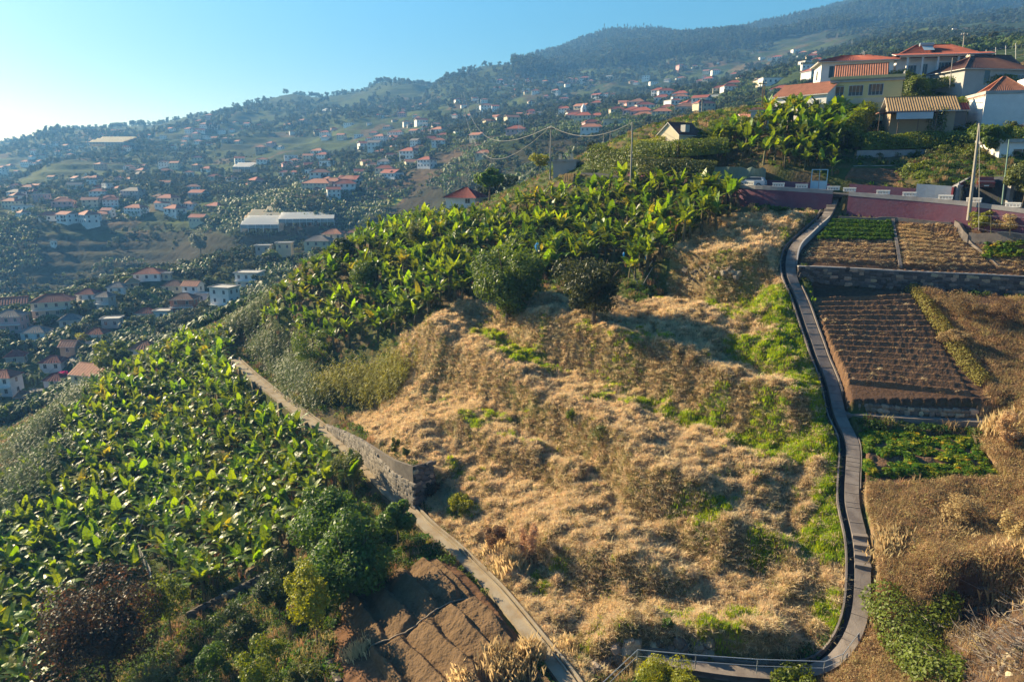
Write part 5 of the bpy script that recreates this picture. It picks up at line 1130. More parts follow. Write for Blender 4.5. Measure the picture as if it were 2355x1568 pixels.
# ------------------------------------------------------------------ poles, wires, gate, fence
M_pole = mat('concrete_pole', (0.34, 0.31, 0.26), 0.85, noise=.15, nscale=2); M_poleg = mat('green_pole', (0.20, 0.30, 0.24), 0.6); M_wire = mat('cable', (0.25, 0.24, 0.22), 0.6)
def pole(u, v, d, ut, vt, r, label, m=M_pole, arm=True, lamp=False):
    b = W(u, v, d); t = W(ut, vt, d); mb = MB(); o = empty('utility_pole', b, 0, label, 'pole', 'utility poles'); T = t - b
    mb.tube([(0, 0, -2), tuple(T)], r * 1.25, 8, r1=r * 0.8).obj('pole_shaft', m, o)
    if arm:
        MB().box(T.x - .7, T.y - .06, T.z - .5, T.x + .7, T.y + .06, T.z - .38).obj('crossarm', M_wood, o)
        mi = MB()
        for x in (-.6, -.2, .2, .6): mi.tube([(T.x + x, T.y, T.z - .38), (T.x + x, T.y, T.z - .15)], .05, 5)
        mi.obj('insulators', M_white, o)
    if lamp:
        MB().tube([tuple(T), (T.x - .8, T.y, T.z + .5), (T.x - 1.9, T.y, T.z + .7)], .05, 5).obj('lamp_arm', M_galv, o); MB().box(T.x - 2.6, T.y - .15, T.z + .6, T.x - 1.8, T.y + .15, T.z + .78).obj('lamp_head', M_white, o)
    return t
t1 = pole(1264.7, 388, 132, 1266.7, 291, .13, 'slim grey pole rising behind the upper banana grove, left of two')
t2 = pole(1451, 396, 112, 1454, 282, .13, 'dark grey pole in front of the clipped hedge', arm=False)
pole(1612, 290, 185, 1614.7, 226, .15, 'distant pole behind the whitewashed stone house')
pole(1670, 285, 190, 1670.7, 247, .13, 'short distant pole between the stone house and yellow hut', arm=False)
pole(1402, 352, 165, 1403, 300, .09, 'thin pale post right of the pair beyond the hedge', arm=False)
pole(1388, 352, 165, 1388, 310, .09, 'thin pale post left of the pair beyond the hedge', arm=False)
pole(1753, 268, 122, 1754, 187, .11, 'wooden pole at the left corner of the white gabled house', M_wood)
pole(1757, 268, 124, 1758, 196, .11, 'second wooden pole behind the first at the white gabled house', M_wood, arm=False)
t3 = pole(2211.5, 150, 150, 2217.5, 76, .15, 'concrete street lamp pole above the brown tiled house', lamp=True)
t4 = pole(2232, 468, 83.5, 2252, 284, .17, 'tall leaning concrete pole standing on the road wall', arm=False)
pole(2310, 432, 85, 2320, 321, .08, 'slender green metal pole by the driveway gate', M_poleg, arm=False)
pole(1986, 142, 140, 1988, 119, .10, 'stub pole on the roof line of the villa', arm=False)
pole(2187, 176, 128, 2190, 133, .07, 'thin post at the left of the brown tiled roof', arm=False)
def wire(a, b, sag, r, label, n=18):
    mb = MB(); a = Vector(a); b = Vector(b); pts = [a.lerp(b, i / n) - Vector((0, 0, sag * 4 * (i / n) * (1 - i / n))) for i in range(n + 1)]
    tag(mb.tube(pts, r, 4).obj('overhead_wire', M_wire), label, 'wire', 'overhead wires')
wire(t1, t2, 1.9, .055, 'pale sagging cable between the two poles above the bananas')
wire(t1 - Vector((0, 0, 4)), W(1342, 366, 150), .8, .04, 'thin cable dropping from the left pole towards the flat roofed store')
wire(t1 - Vector((0, 0, 5)), W(1340, 373, 150), .8, .04, 'lower thin cable dropping from the left pole')
wire(t2, W(1612, 232, 185), 1.5, .03, 'thin dark cable from the hedge pole to the distant pole')
wire(t1, W(1065, 212, 620), 16, .06, 'long upper transmission cable sweeping over the valley')
wire(t1, W(1060, 216, 620), 24, .06, 'long lower transmission cable sweeping over the valley')
wire(t3, W(2400, 50, 150), .8, .05, 'dark cable running right from the street lamp pole')
wire(t4, W(2250, 530, 78), .0, .025, 'straight stay wire of the tall leaning pole')
wire(W(2052, 225, 120), W(2360, 345, 95), 0.2, .05, 'rope stretched down over the vine grown shed')
wire(W(60, 905, 190), W(205, 745, 240), 1.5, .06, 'thin cable crossing the left valley houses')
gp = ROAD[ridx(1874)]; gn = normals2(ROAD)[ridx(1874)]; ga = math.atan2(gn[1], gn[0]) - math.pi / 2
ge = empty('metal_gate', (gp[0] + gn[0] * 5.05 * 0 + gn[0] * 0.7, gp[1] + gn[1] * 0.7, gp[2]), ga, 'pale blue metal double gate with an open frame above', 'gate')
M_blue = mat('blue_paint', (0.28, 0.47, 0.60), 0.5, noise=.08, nscale=2)
for x in (-.98, .98): MB().box(x - .05, -.05, 0, x + .05, .05, 2.95).obj('post', M_blue, ge)
MB().box(-1.03, -.05, 2.95, 1.03, .05, 3.05).obj('lintel', M_blue, ge); MB().box(-.03, -.04, 1.55, .03, .04, 2.95).obj('mullion', M_blue, ge)
for x in (-.93, .03): MB().box(x, -.03, .05, x + .90, .03, 1.5).box(x, -.045, 1.42, x + .9, .045, 1.52).box(x, -.045, .05, x + .9, .045, .15).obj('leaf_panel', M_blue, ge)
# driveway, its red walls and the gate pillars
dv = [W(2196, 466, 87), W(2330, 478, 83), W(2290, 428, 94), W(2230, 415, 97)]
M_redw = mat('dark_red_wall', (0.20, 0.035, 0.045), 0.8, noise=.2, nscale=1)
def slabwall(label, a, b, h0, h1, m, t=.22):
    a = Vector(a); b = Vector(b); d = (b - a).normalized(); n = Vector((-d.y, d.x, 0)) * t / 2; dn = Vector((0, 0, 2.5)); mb = MB()
    q = [a - n - dn, b - n - dn, b + n - dn, a + n - dn, a - n + Vector((0, 0, h0)), b - n + Vector((0, 0, h1)), b + n + Vector((0, 0, h1)), a + n + Vector((0, 0, h0))]
    mb.add([tuple(x) for x in q], [(0, 3, 2, 1), (4, 5, 6, 7), (0, 1, 5, 4), (1, 2, 6, 5), (2, 3, 7, 6), (3, 0, 4, 7)])
    o = mb.obj('garden_wall', m); cp = MB(); n2 = n * 1.35
    q = [a - n2 + Vector((0, 0, h0)), b - n2 + Vector((0, 0, h1)), b + n2 + Vector((0, 0, h1)), a + n2 + Vector((0, 0, h0))]; q += [x + Vector((0, 0, .09)) for x in q]
    cp.add([tuple(x) for x in q], [(0, 3, 2, 1), (4, 5, 6, 7), (0, 1, 5, 4), (1, 2, 6, 5), (2, 3, 7, 6), (3, 0, 4, 7)]); cp.obj('coping', m_cap, o); return tag(o, label, 'garden wall')
pl = W(2180, 472, 88.0)
slabwall('dark red sloping wall along the left of the driveway', W(2185, 468, 88), W(2284, 412, 100), 2.0, 2.3, M_redw)
slabwall('dark red wall closing the back of the driveway', W(2296, 418, 99), W(2420, 400, 97), 1.2, 1.2, M_redw)
slabwall('grey concrete retaining wall under the vine hedge', W(1966, 382, 104), W(2255, 378, 103), 2.1, 2.1, m_cap)
slabwall('narrow concrete kerb wall above the shaded upper terrace', W(1962, 388, 101.5), W(2088, 386, 101), .3, .3, m_cap)
dX, dY, da, db = quad_pts([(2284, 410), (2345, 416), (2330, 474), (2190, 466)], 30, 30)
tag(link('driveway', gridmesh('driveway', dX, dY, height(dX, dY) + .14, [m_asph])), kind='structure')
def pillar(label, p):
    e = empty('gate_pillar', p, 0, label, 'gate pillar'); boxpart(e, 'shaft', -.28, -.28, -1, .28, .28, 2.0, m_cap); boxpart(e, 'cap', -.36, -.36, 2.0, .36, .36, 2.14, m_cap); MB().tube([(0, 0, 2.14), (0, 0, 2.3), (0, 0, 2.55)], .2, 8, r1=.05).obj('finial', m_cap, e)
    g = MB()
    for i in range(9): g.box(-.02 + (i * .15), -.6 - i * .02, .1, .02 + (i * .15), -.56 - i * .02, 1.9)
    g.box(0, -.6, .2, 1.2, -.55, .3).box(0, -.6, 1.6, 1.2, -.55, 1.7); g.obj('iron_gate_leaf', M_shut, e)
pillar('carved stone gate pillar left of the driveway', W(2198, 466, 88)); pillar('carved stone gate pillar right of the driveway', W(2320, 462, 86))
fe = empty('wire_fence', W(2260, 132, 150), 0, 'pale post and wire fence on the terrace behind the villa', 'fence'); off = fe.location; prev = None
for i, (u, vt, vb, d) in enumerate([(2184,109,128,150),(2199,110,130,150),(2213,113,132,150),(2246,117,140,148),(2267,115,140,147),(2289,109,138,146),(2312,106,136,145),(2335,100,132,144),(2356,98,128,143)]):
    t = W(u, vt, d) - off; b = W(u, vb + 6, d) - off; MB().tube([b, t], .05, 5).obj('post', M_white, fe)
    if prev: 
        for f in (.1, .5, .85): MB().tube([prev[1].lerp(prev[0], f), b.lerp(t, f)], .022, 4).obj('rail_wire', M_galv, fe)
    prev = (t, b)
fe = empty('garden_fence', W(2300, 520, 80), 0, 'rusty posts with wire mesh above the planter wall', 'fence'); off = fe.location; prev = None
for u, vt, vb, d in [(2234,493,528,82),(2278,495,538,80.6),(2322,496,542,79.2),(2372,500,548,77.6)]:
    t = W(u, vt, d) - off; b = W(u, vb, d) - off; MB().tube([b, t], .035, 5).obj('post', M_stem, fe)
    if prev:
        for f in (.15, .55, .95): MB().tube([prev[1].lerp(prev[0], f), b.lerp(t, f)], .012, 4).obj('rail_wire', M_galv, fe)
    prev = (t, b)
# ------------------------------------------------------------------ cars and a person
def car(label, loc, yaw, paint, pickup=False):
    e = empty('parked_car', loc, yaw, label, 'car'); L = 4.9 if pickup else 4.1; w = .86
    prof = [(-L/2, .35), (-L/2, .95), (-L/2 + .1, 1.02), (-L/2 + 1.7, 1.04), (-L/2 + 1.75, 1.6), (-L/2 + 2.9, 1.62), (-L/2 + 3.5, 1.05), (L/2 - .1, .92), (L/2, .75), (L/2, .35)] if pickup else [(-L/2, .35), (-L/2, .9), (-L/2 + .15, 1.0), (-L/2 + .5, 1.45), (-L/2 + 2.1, 1.5), (-L/2 + 2.9, 1.0), (L/2 - .1, .85), (L/2, .7), (L/2, .35)]
    mb = MB(); n = len(prof); vs = []
    for y, sc_ in ((-w, 1), (w, 1)):
        for x, z in prof: vs.append((x, y * (0.84 if z > 1.2 else 1), z))
    mb.add(vs, [tuple(range(n)), tuple(range(2 * n - 1, n - 1, -1))] + [(i, (i + 1) % n, n + (i + 1) % n, n + i)[::-1] for i in range(n)]); mb.obj('body', paint, e)
    x0, x1 = (-L/2 + 1.85, -L/2 + 3.1) if pickup else (-L/2 + .5, -L/2 + 2.5)
    for s in (-1, 1):
        MB().add([(x0, s * .845, 1.08), (x1 + .2, s * .845, 1.08), (x1 - .2, s * .755, 1.45), (x0 + .1, s * .755, 1.45)], [(0, 1, 2, 3)]).obj('side_window', M_glass, e)
        for x in (-L/2 + .85, L/2 - .8):
            wh = MB().tube([(0, -.11, 0), (0, .11, 0)], .34, 14).obj('wheel', M_shut, e, (x, s * .80, .34)); MB().tube([(0, s * .115, 0), (0, s * .125, 0)], .2, 10).obj('rim', M_galv, wh)
        MB().box(-L/2 - .02, s * .68 - .12, .7, -L/2 + .02, s * .68 + .12, .88).obj('tail_light', RM_['darkred'], e); MB().box(L/2 - .02, s * .65 - .15, .6, L/2 + .02, s * .65 + .15, .75).obj('headlight', M_white, e)
    MB().box(-L/2 - .015, -.25, .5, -L/2 + .0, .25, .62).obj('number_plate', M_white, e)
    if pickup: MB().box(-L/2 + .08, -.8, 1.03, -L/2 + 1.68, .8, 1.10).obj('bed_cover', mat('grey_cover', (.22, .25, .28), .5), e)
    else:
        MB().add([(-L/2 + 2.18, -.68, 1.47), (-L/2 + 2.18, .68, 1.47), (-L/2 + 2.86, .78, 1.06), (-L/2 + 2.86, -.78, 1.06)], [(0, 1, 2, 3)]).obj('windscreen', M_glass, e, (0.02, 0, .02))
    return e
cp_red = mat('maroon_paint', (0.10, 0.012, 0.016), .25, spec=.6); cp_w = mat('silver_paint', (0.60, 0.62, 0.64), .25, spec=.6); cp_b = mat('pale_blue_paint', (0.45, 0.55, 0.62), .25, spec=.6)
car('dark maroon pickup with grey bed cover parked in the driveway', (lambda q: (q.x, q.y, q.z + .16))(cast(2262, 440, dmax=120)), A_(60), cp_red, True)
car('pale blue car half hidden by bananas beside the person in pink', (lambda q: (q[0], q[1], q[2]))(ROAD[ridx(1592)] + np.append(normals2(ROAD)[ridx(1592)] * 2.6, 0)), A_(150), cp_b)
car('white car parked on the road left of the white guard blocks', tuple(ROAD[ridx(1692)] + np.append(normals2(ROAD)[ridx(1692)] * 2.6, 0)), A_(148), cp_w)
for k, (u, v, lab) in enumerate([(440, 613, 'white car on the crest road, left of two'), (457, 606, 'white van on the crest road, right of two'), (480, 738, 'silver car parked at the road bend below the balcony house'), (122, 880, 'white car beside the magenta bush'), (176, 885, 'dark car on the lower valley road')]):
    p = cast(u, v, dmin=178); car(lab, (p.x, p.y, p.z + .1), A_(20 + 40 * k), cp_w if k < 4 else cp_red)
def person(label, loc, yaw, shirt, trouser):
    e = empty('person', loc, yaw, label, 'person'); me = bpy.data.meshes.new('body')
    J = [((0,0,.93),.15),((0,0,1.15),.15),((0,0,1.38),.17),((0,0,1.50),.07),((0,.01,1.58),.075),((0,0,1.70),.10),((.10,0,.88),.10),((.11,.03,.50),.075),((.12,0,.08),.05),((.13,-.14,.03),.045),((-.10,0,.88),.10),((-.11,-.02,.50),.075),((-.12,.04,.08),.05),((-.13,-.10,.03),.045),((.20,0,1.40),.065),((.27,.03,1.13),.05),((.24,-.16,.95),.035),((.23,-.22,.90),.03),((-.20,0,1.40),.065),((-.27,.03,1.13),.05),((-.25,-.10,.93),.035),((-.25,-.15,.88),.03)]
    E = [(0,1),(1,2),(2,3),(3,4),(4,5),(0,6),(6,7),(7,8),(8,9),(0,10),(10,11),(11,12),(12,13),(2,14),(14,15),(15,16),(16,17),(2,18),(18,19),(19,20),(20,21)]
    me.from_pydata([j[0] for j in J], E, []); o = link('body', me, e); md = o.modifiers.new('skin', 'SKIN'); sv = me.skin_vertices[0].data
    for i, j in enumerate(J): sv[i].radius = (j[1], j[1])
    sv[0].use_root = True; o.modifiers.new('sub', 'SUBSURF').levels = 1; o.modifiers['sub'].render_levels = 2
    sm = mat('skin_tone', (.42, .24, .16), .6); 
    dg = bpy.context.evaluated_depsgraph_get(); ev = o.evaluated_get(dg); m2 = bpy.data.meshes.new_from_object(ev); o.modifiers.clear(); o.data = m2
    for m in (shirt, trouser, sm, M_shut): m2.materials.append(m)
    for p_ in m2.polygons:
        c = p_.center; p_.material_index = 2 if c.z > 1.50 or (c.z < 1.0 and abs(c.x) > .2) else (0 if c.z > .90 else (3 if c.z < .07 else 1)); p_.use_smooth = True
        if c.z > 1.70 or (c.z > 1.62 and c.y > .03): p_.material_index = 3
    return e
q = ROAD[ridx(1569)] + np.append(normals2(ROAD)[ridx(1569)] * 2.2, 0)
person('person in a pink shirt and blue trousers standing on the road', tuple(q), .4, mat('pink_shirt', (.55, .25, .24), .8), mat('blue_trousers', (.06, .09, .16), .8))
# green shade net beside the bananas
nt = MB(); a = Vector(W(1640, 404, 106)); b = Vector(W(1760, 404, 103)); n = 14; vs = []
for i in range(n + 1):
    q = a.lerp(b, i / n); hh = 1.25 - .4 * math.sin(i * 1.9) ** 2 * (i > 7); vs += [(q.x, q.y, q.z - .6), (q.x + .1, q.y + .25 * math.sin(i), q.z + hh), (q.x + .2, q.y + 1.8, q.z + hh - .2)]
nt.add(vs, [(3 * i, 3 * i + 3, 3 * i + 4, 3 * i + 1) for i in range(n)] + [(3 * i + 1, 3 * i + 4, 3 * i + 5, 3 * i + 2) for i in range(n)])
tag(nt.obj('shade_net', mat('green_netting', (.17, .22, .18), .8, trans=.2)), 'dark green shade net draped along the road above the wall', 'netting')
# blue bags over the fruit, props, litter
M_bag = mat('blue_plastic', (.05, .25, .55), .35, trans=.25)
for k, (u, v, d, s_, lab) in enumerate([(1235,578,100,1.3,'large bright blue bag on a fruit bunch beside the green fruit tree'),(1505,533,101,.8,'small blue fruit bag under the upper grove edge, right of centre'),(1434,590,97,.6,'small blue fruit bag above the dark round tree'),(1486,600,95,.9,'blue fruit bag on a plant right of the dark round tree'),(1626,500,103,.8,'blue fruit bag near the dry terrace corner'),(2110,583,84.5,.6,'small blue plastic bag lying on the straw strewn plot')]):
    mb = MB(); rr = rng.uniform(.8, 1.2, 60); vs = []; 
    for i in range(6):
        for j in range(8): an = j * math.pi / 4; rad = .28 * math.sin(math.pi * (i + .6) / 6.4) * rr[(i * 8 + j) % 60]; vs.append((rad * math.cos(an), rad * math.sin(an), i * .2))
    mb.add(vs, [(i * 8 + j, i * 8 + (j + 1) % 8, i * 8 + 8 + (j + 1) % 8, i * 8 + 8 + j) for i in range(5) for j in range(8)])
    o = mb.obj('fruit_bag' if k < 5 else 'plastic_bag', M_bag, None, W(u, v, d)); o.scale = (s_,) * 3; tag(o, lab, 'bag')
for k, (u0, v0, u1, v1, d) in enumerate([(1520,566,1590,540,98),(1630,545,1650,565,97),(1697,505,1740,520,99),(1650,545,1712,564,97),(1475,640,1500,600,92),(1468,655,1450,620,92),(1478,655,1500,615,91),(300,1275,335,1180,82),(570,1330,600,1260,70),(560,1335,610,1268,70),(1165,605,1190,570,100),(940,700,930,655,108)]):
    a = cast(u0, v0, dmax=170); b = W(u1, v1, a.y + .5)
    tag(MB().tube([a, b], .06, 5, r1=.04).obj('wooden_prop', M_pole), 'pale wooden pole propping up a fruiting banana plant', 'prop', 'wooden props in the banana grove')

p = cast(292, 1222, dmax=170); e = empty('water_tank', p, .4, 'small beige concrete water tank in the gap of the lower plantation', 'tank'); MB().box(-.9, -.8, -1, .9, .8, 1.7).obj('wall', m_concw, e); MB().box(-1.0, -.9, 1.7, 1.0, .9, 1.84).obj('slab', m_cap, e)
nf = empty('net_fence', cast(340, 1330, dmax=170), 0, 'sagging grey net fence on thin posts in the gap of the plantation', 'fence'); off = nf.location; A0 = cast(322, 1285, dmax=170); A1 = cast(352, 1345, dmax=170)
for i in range(5): q = A0.lerp(A1, i / 4) - off; MB().tube([q, q + Vector((0, 0, 2.3))], .04, 5).obj('post', M_wood, nf)
mb = MB(); q0 = A0 - off; q1 = A1 - off
for i in range(17): q = q0.lerp(q1, i / 16); mb.tube([q, q + Vector((0, 0, 2.1))], .012, 3, cap=False)
for i in range(12): mb.tube([q0 + Vector((0, 0, .15 + i * .18)), q1 + Vector((0, 0, .15 + i * .18))], .012, 3, cap=False)
mb.obj('netting', M_net2 if 'M_net2' in globals() else mat('pale_net', (.40, .38, .34), .8), nf)
# ------------------------------------------------------------------ trees, shrubs, reeds
def crown_mesh(name, m, w, dpt, h, n, ls, seed, lobes=14, zb=0.0, shell=0.35, tw=0.0):
    """foliage: leaf sized faces gathered on uneven lobes, gaps left between them"""
    r = np.random.default_rng(seed); c = r.normal(size=(lobes, 3)); c /= np.linalg.norm(c, axis=1)[:, None]; c[:, 2] = c[:, 2] * 0.95 + 0.03
    c *= (0.72 * r.uniform(0.45, 1.0, lobes))[:, None]; rad = r.uniform(0.17, 0.42, lobes)
    k = r.integers(0, lobes, n); d = r.normal(size=(n, 3)); d /= np.linalg.norm(d, axis=1)[:, None]
    p = c[k] + d * (rad[k] * (1 - shell * r.random(n) ** 1.5))[:, None] + r.normal(size=(n, 3)) * 0.02
    p = p * np.array([w / 2, dpt / 2, h / 2]) ; p[:, 2] += h / 2 + zb
    nn = d + r.normal(size=(n, 3)) * 0.55; nn[:, 2] += 0.25; nn /= np.linalg.norm(nn, axis=1)[:, None]
    t = np.cross(nn, r.normal(size=(n, 3))); t /= np.linalg.norm(t, axis=1)[:, None] + 1e-9; t[:, 2] -= tw; b = np.cross(nn, t); l = ls * r.uniform(0.6, 1.35, n)[:, None]
    q = np.stack([p - t * l, p - b * l * 0.48, p + t * l, p + b * l * 0.48], 1).reshape(-1, 3)
    return npmesh(name, q, np.arange(4 * n).reshape(n, 4), [m])
M_bark = mat('bark', (0.12, 0.09, 0.06), 0.9, noise=.3, nscale=4)
def trunk(e, h, w, r, seed, limbs=5, base=0.0):
    rr = random.Random(seed); mb = MB(); mb.tube([(0, 0, -0.6), (0.1, 0, h * .2), (0.0, 0.1, h * .42)], r, 7, r1=r * .7)
    for i in range(limbs):
        a = i * 6.28 / limbs + rr.random(); mb.tube([(0, 0.1, h * .36), (math.cos(a) * w * .14, math.sin(a) * w * .14, h * .55), (math.cos(a) * w * .30, math.sin(a) * w * .30, h * rr.uniform(.68, .88))], r * .5, 5, r1=r * .12)
    return mb.obj('trunk', M_bark, e)
def tree(label, base, w, h, m, n, ls, seed, cat='tree', name='tree', r=.2, zb=None, lobes=14, dpt=None, extra=None, group=None, shell=.35):
    e = empty(name, base, 0, label, cat, group); zb = h * .08 if zb is None else zb
    link('crown', crown_mesh('crown', m, w, dpt or w, h - zb, n, ls, seed, lobes, zb, shell), e); trunk(e, h, w, r, seed)
    return e
def fol(n, c, **k): return mat(n, c, 0.5, hue=0.0, noise=0.35, nscale=0.8, trans=k.pop('trans', .32), spec=k.pop('spec', .35), **k)
F_mango = fol('fruit_tree_leaf', (0.090, 0.140, 0.022)); F_dark = fol('dark_leaf', (0.050, 0.060, 0.018)); F_cop = fol('copper_leaf', (0.036, 0.036, 0.018), col2=(0.085, 0.050, 0.022)); F_lush = fol('lush_leaf', (0.075, 0.140, 0.024))
F_yel = fol('yellow_leaf', (0.23, 0.25, 0.028)); F_olive = fol('olive_leaf', (0.10, 0.12, 0.030)); F_vine = fol('vine_leaf', (0.125, 0.165, 0.022)); F_shade = fol('shrub_leaf', (0.040, 0.065, 0.020)); F_cyp = fol('cypress_leaf', (0.020, 0.035, 0.015)); F_grey = fol('grey_leaf', (0.13, 0.15, 0.10)); F_pink = fol('pink_flower', (0.40, 0.05, 0.14))
def B(u, v, dz=0.0):
    p = cast(u, v, dmax=176); p.z += dz; return p
def wpx(px, p): return px * math.sqrt(p.y ** 2 + p.z ** 2) / F
def T(label, u0, u1, vt, vb, m, n, ls, seed, **k):
    """a tree whose crown spans u0..u1 and vt..vb in the survey photograph, standing on the slope"""
    p = B((u0 + u1) / 2, vb - k.pop('lift', 6)); w = wpx(u1 - u0, p) * 1.1; h = wpx(vb - vt, p) * 1.06 * k.pop('hs', 1.0)
    return tree(label, p, w, h, m, n, ls, seed, **k)
T('large rounded fruit tree with glossy green leaves, left of the dark round tree', 1068, 1262, 545, 750, F_mango, 16000, .24, 1, lobes=26, hs=1.0, r=.28, zb=-.8)
T('dark olive round tree standing alone on the dry terrace', 1268, 1458, 598, 748, F_dark, 13000, .20, 2, lobes=24, r=.3, zb=.3)
T('leafy tree drooping over the path edge, uppermost of the three glossy green trees', 680, 858, 1105, 1268, F_lush, 11000, .20, 3, lobes=22, r=.22, zb=-.6, name='fruit_tree')
T('broad glossy tree beside the turned earth, biggest of the three', 708, 898, 1172, 1375, F_lush, 16000, .20, 4, lobes=28, r=.22, zb=-1.0, name='fruit_tree')
T('small leggy tree leaning against the concrete path, smallest of the three', 868, 960, 1135, 1262, F_lush, 3600, .20, 5, lobes=9, r=.10, zb=1.0, name='fruit_tree')
T('dark tree with copper red young leaves in the lower left corner', 140, 372, 1335, 1610, F_cop, 16000, .17, 6, lobes=26, r=.25)
T('climbing plant with bright yellow green leaves beside the turned earth', 672, 786, 1262, 1490, F_yel, 7000, .13, 7, cat='shrub', name='shrub', lobes=16, r=.08)
T('yellowish green shrub right of the copper tree', 335, 452, 1300, 1475, F_vine, 6000, .14, 8, cat='shrub', name='shrub', lobes=14, r=.08)
T('leafy green shrub on the dark slope near the bottom edge, left of two', 452, 540, 1470, 1600, F_lush, 3500, .12, 9, cat='shrub', name='shrub', r=.06)
T('leafy green shrub on the dark slope near the bottom edge, right of two', 556, 665, 1465, 1610, F_vine, 4500, .12, 10, cat='shrub', name='shrub', r=.06)
T('olive coloured shrub at the bottom edge left of the soil field', 655, 740, 1530, 1610, F_olive, 2500, .11, 11, cat='shrub', name='shrub', r=.06)
T('dark shaded shrub mass between the bananas and the yellow climber', 596, 690, 1270, 1440, F_shade, 6000, .14, 12, cat='shrub', name='shrub', lobes=16, r=.08)
T('shaded low shrub under the mossy stone wall', 470, 600, 1400, 1490, F_shade, 4500, .13, 13, cat='shrub', name='shrub', r=.08)
T('dense green bush at the edge of the path above the three trees', 765, 850, 1040, 1140, F_olive, 4200, .15, 14, cat='shrub', name='shrub', r=.06)
T('rounded bush under the upper bananas beside the reeds', 660, 770, 760, 850, F_mango, 4200, .17, 15, cat='shrub', name='shrub', r=.08)
T('dark small tree at the top edge of the upper grove beside the valley houses', 752, 822, 548, 620, F_shade, 4000, .2, 16, r=.12)
T('pale climber hanging on a dead tree in the upper grove', 930, 990, 505, 600, F_olive, 2600, .17, 17, cat='shrub', name='shrub', r=.1)
T('leafy shrub filling a gap in the upper grove', 800, 870, 600, 690, F_mango, 3200, .2, 18, cat='shrub', name='shrub', r=.08)
T('second leafy shrub in the middle of the upper grove', 900, 960, 690, 745, F_mango, 2400, .17, 19, cat='shrub', name='shrub', r=.08)
T('orange tinged shrub at the foot of the stone wall end', 968, 1014, 1102, 1150, F_cop, 1600, .12, 20, cat='shrub', name='shrub', r=.05)
T('yellow green shrub on the grass bank right of the stone wall end', 1022, 1092, 1132, 1198, F_yel, 3000, .10, 21, cat='shrub', name='shrub', r=.05)
T('dark green tuft growing on top of the stone wall', 898, 922, 1010, 1052, F_olive, 900, .12, 22, cat='shrub', name='shrub', r=.04)
T('small tuft at the wall top near its sharp corner', 924, 942, 1030, 1060, F_olive, 500, .12, 23, cat='shrub', name='shrub', r=.04)
T('small bright green plant on the lower dry slope', 1518, 1546, 1420, 1452, F_lush, 500, .12, 24, cat='shrub', name='shrub', r=.04)
T('tall sapling on the grass terrace in the middle of the hill', 1300, 1324, 940, 985, F_mango, 350, .12, 25, cat='shrub', name='shrub', r=.04)
T('pale weed shrub below the middle bank', 1350, 1400, 975, 1030, F_olive, 900, .10, 26, cat='shrub', name='shrub', r=.04)
T('yellow flowering shrub mound below the railing', 1475, 1600, 1518, 1610, F_yel, 6000, .09, 27, cat='shrub', name='shrub', r=.05)
T('green creeper at the foot of the lower path railing', 1780, 1880, 1545, 1600, F_vine, 2500, .12, 28, cat='shrub', name='shrub', r=.05)
T('yellow green climbing shrub on the wire fence in the planter', 2225, 2290, 487, 536, F_yel, 2200, .14, 29, cat='shrub', name='shrub', r=.05)
T('dry straw coloured bush beside the fence climber', 2280, 2345, 500, 545, mat('straw_bush', (.34, .27, .12), .8, noise=.3, nscale=1, trans=.3), 2200, .12, 30, cat='shrub', name='shrub', r=.05)
p = W(2125, 430, 97); tree('lime green vine arbour above the grey blue panel', p, 8.0, 3.6, F_vine, 7000, .16, 31, cat='shrub', name='vine_arbour', lobes=20, zb=-.5)
p = W(2190, 402, 101); tree('wispy shrub with pink blossom behind the driveway wall', p, 5, 2.4, F_olive, 3500, .14, 32, cat='shrub', name='shrub', lobes=16, zb=-.8)
link('blossom', crown_mesh('blossom', F_pink, 4, 4, 2.4, 160, .12, 33, 8, 0), bpy.data.objects['shrub.%03d' % 0] if False else [o for o in C.objects if o.get('label', '').startswith('wispy')][0], (.5, -2, .2))
p = W(2352, 470, 84); tree('dense broad leaved tree overhanging the right edge beside the driveway', p, 6.5, 6.0, F_olive, 7000, .17, 34, r=.15)
p = W(2262, 395, 97); tree('papaya like tree with pale stems right of the long concrete wall', p, 6.5, 6.8, F_mango, 4200, .26, 35, r=.12, zb=2.6)
p = W(1362, 376, 128); tree('small dark cypress at the left end of the hedge', p, 3.0, 4.6, F_cyp, 3000, .14, 36, lobes=10, r=.1)
p = W(1240, 392, 134); tree('feathery yellow green shrub at the crest left of the road', p, 5.0, 3.6, F_yel, 1600, .17, 37, cat='shrub', name='shrub', r=.06)
p = W(1125, 455, 138); tree('tall broad leaved tree standing above the upper grove, near the deep red roof', p, 7.0, 6.6, F_lush, 4200, .32, 38, r=.2)
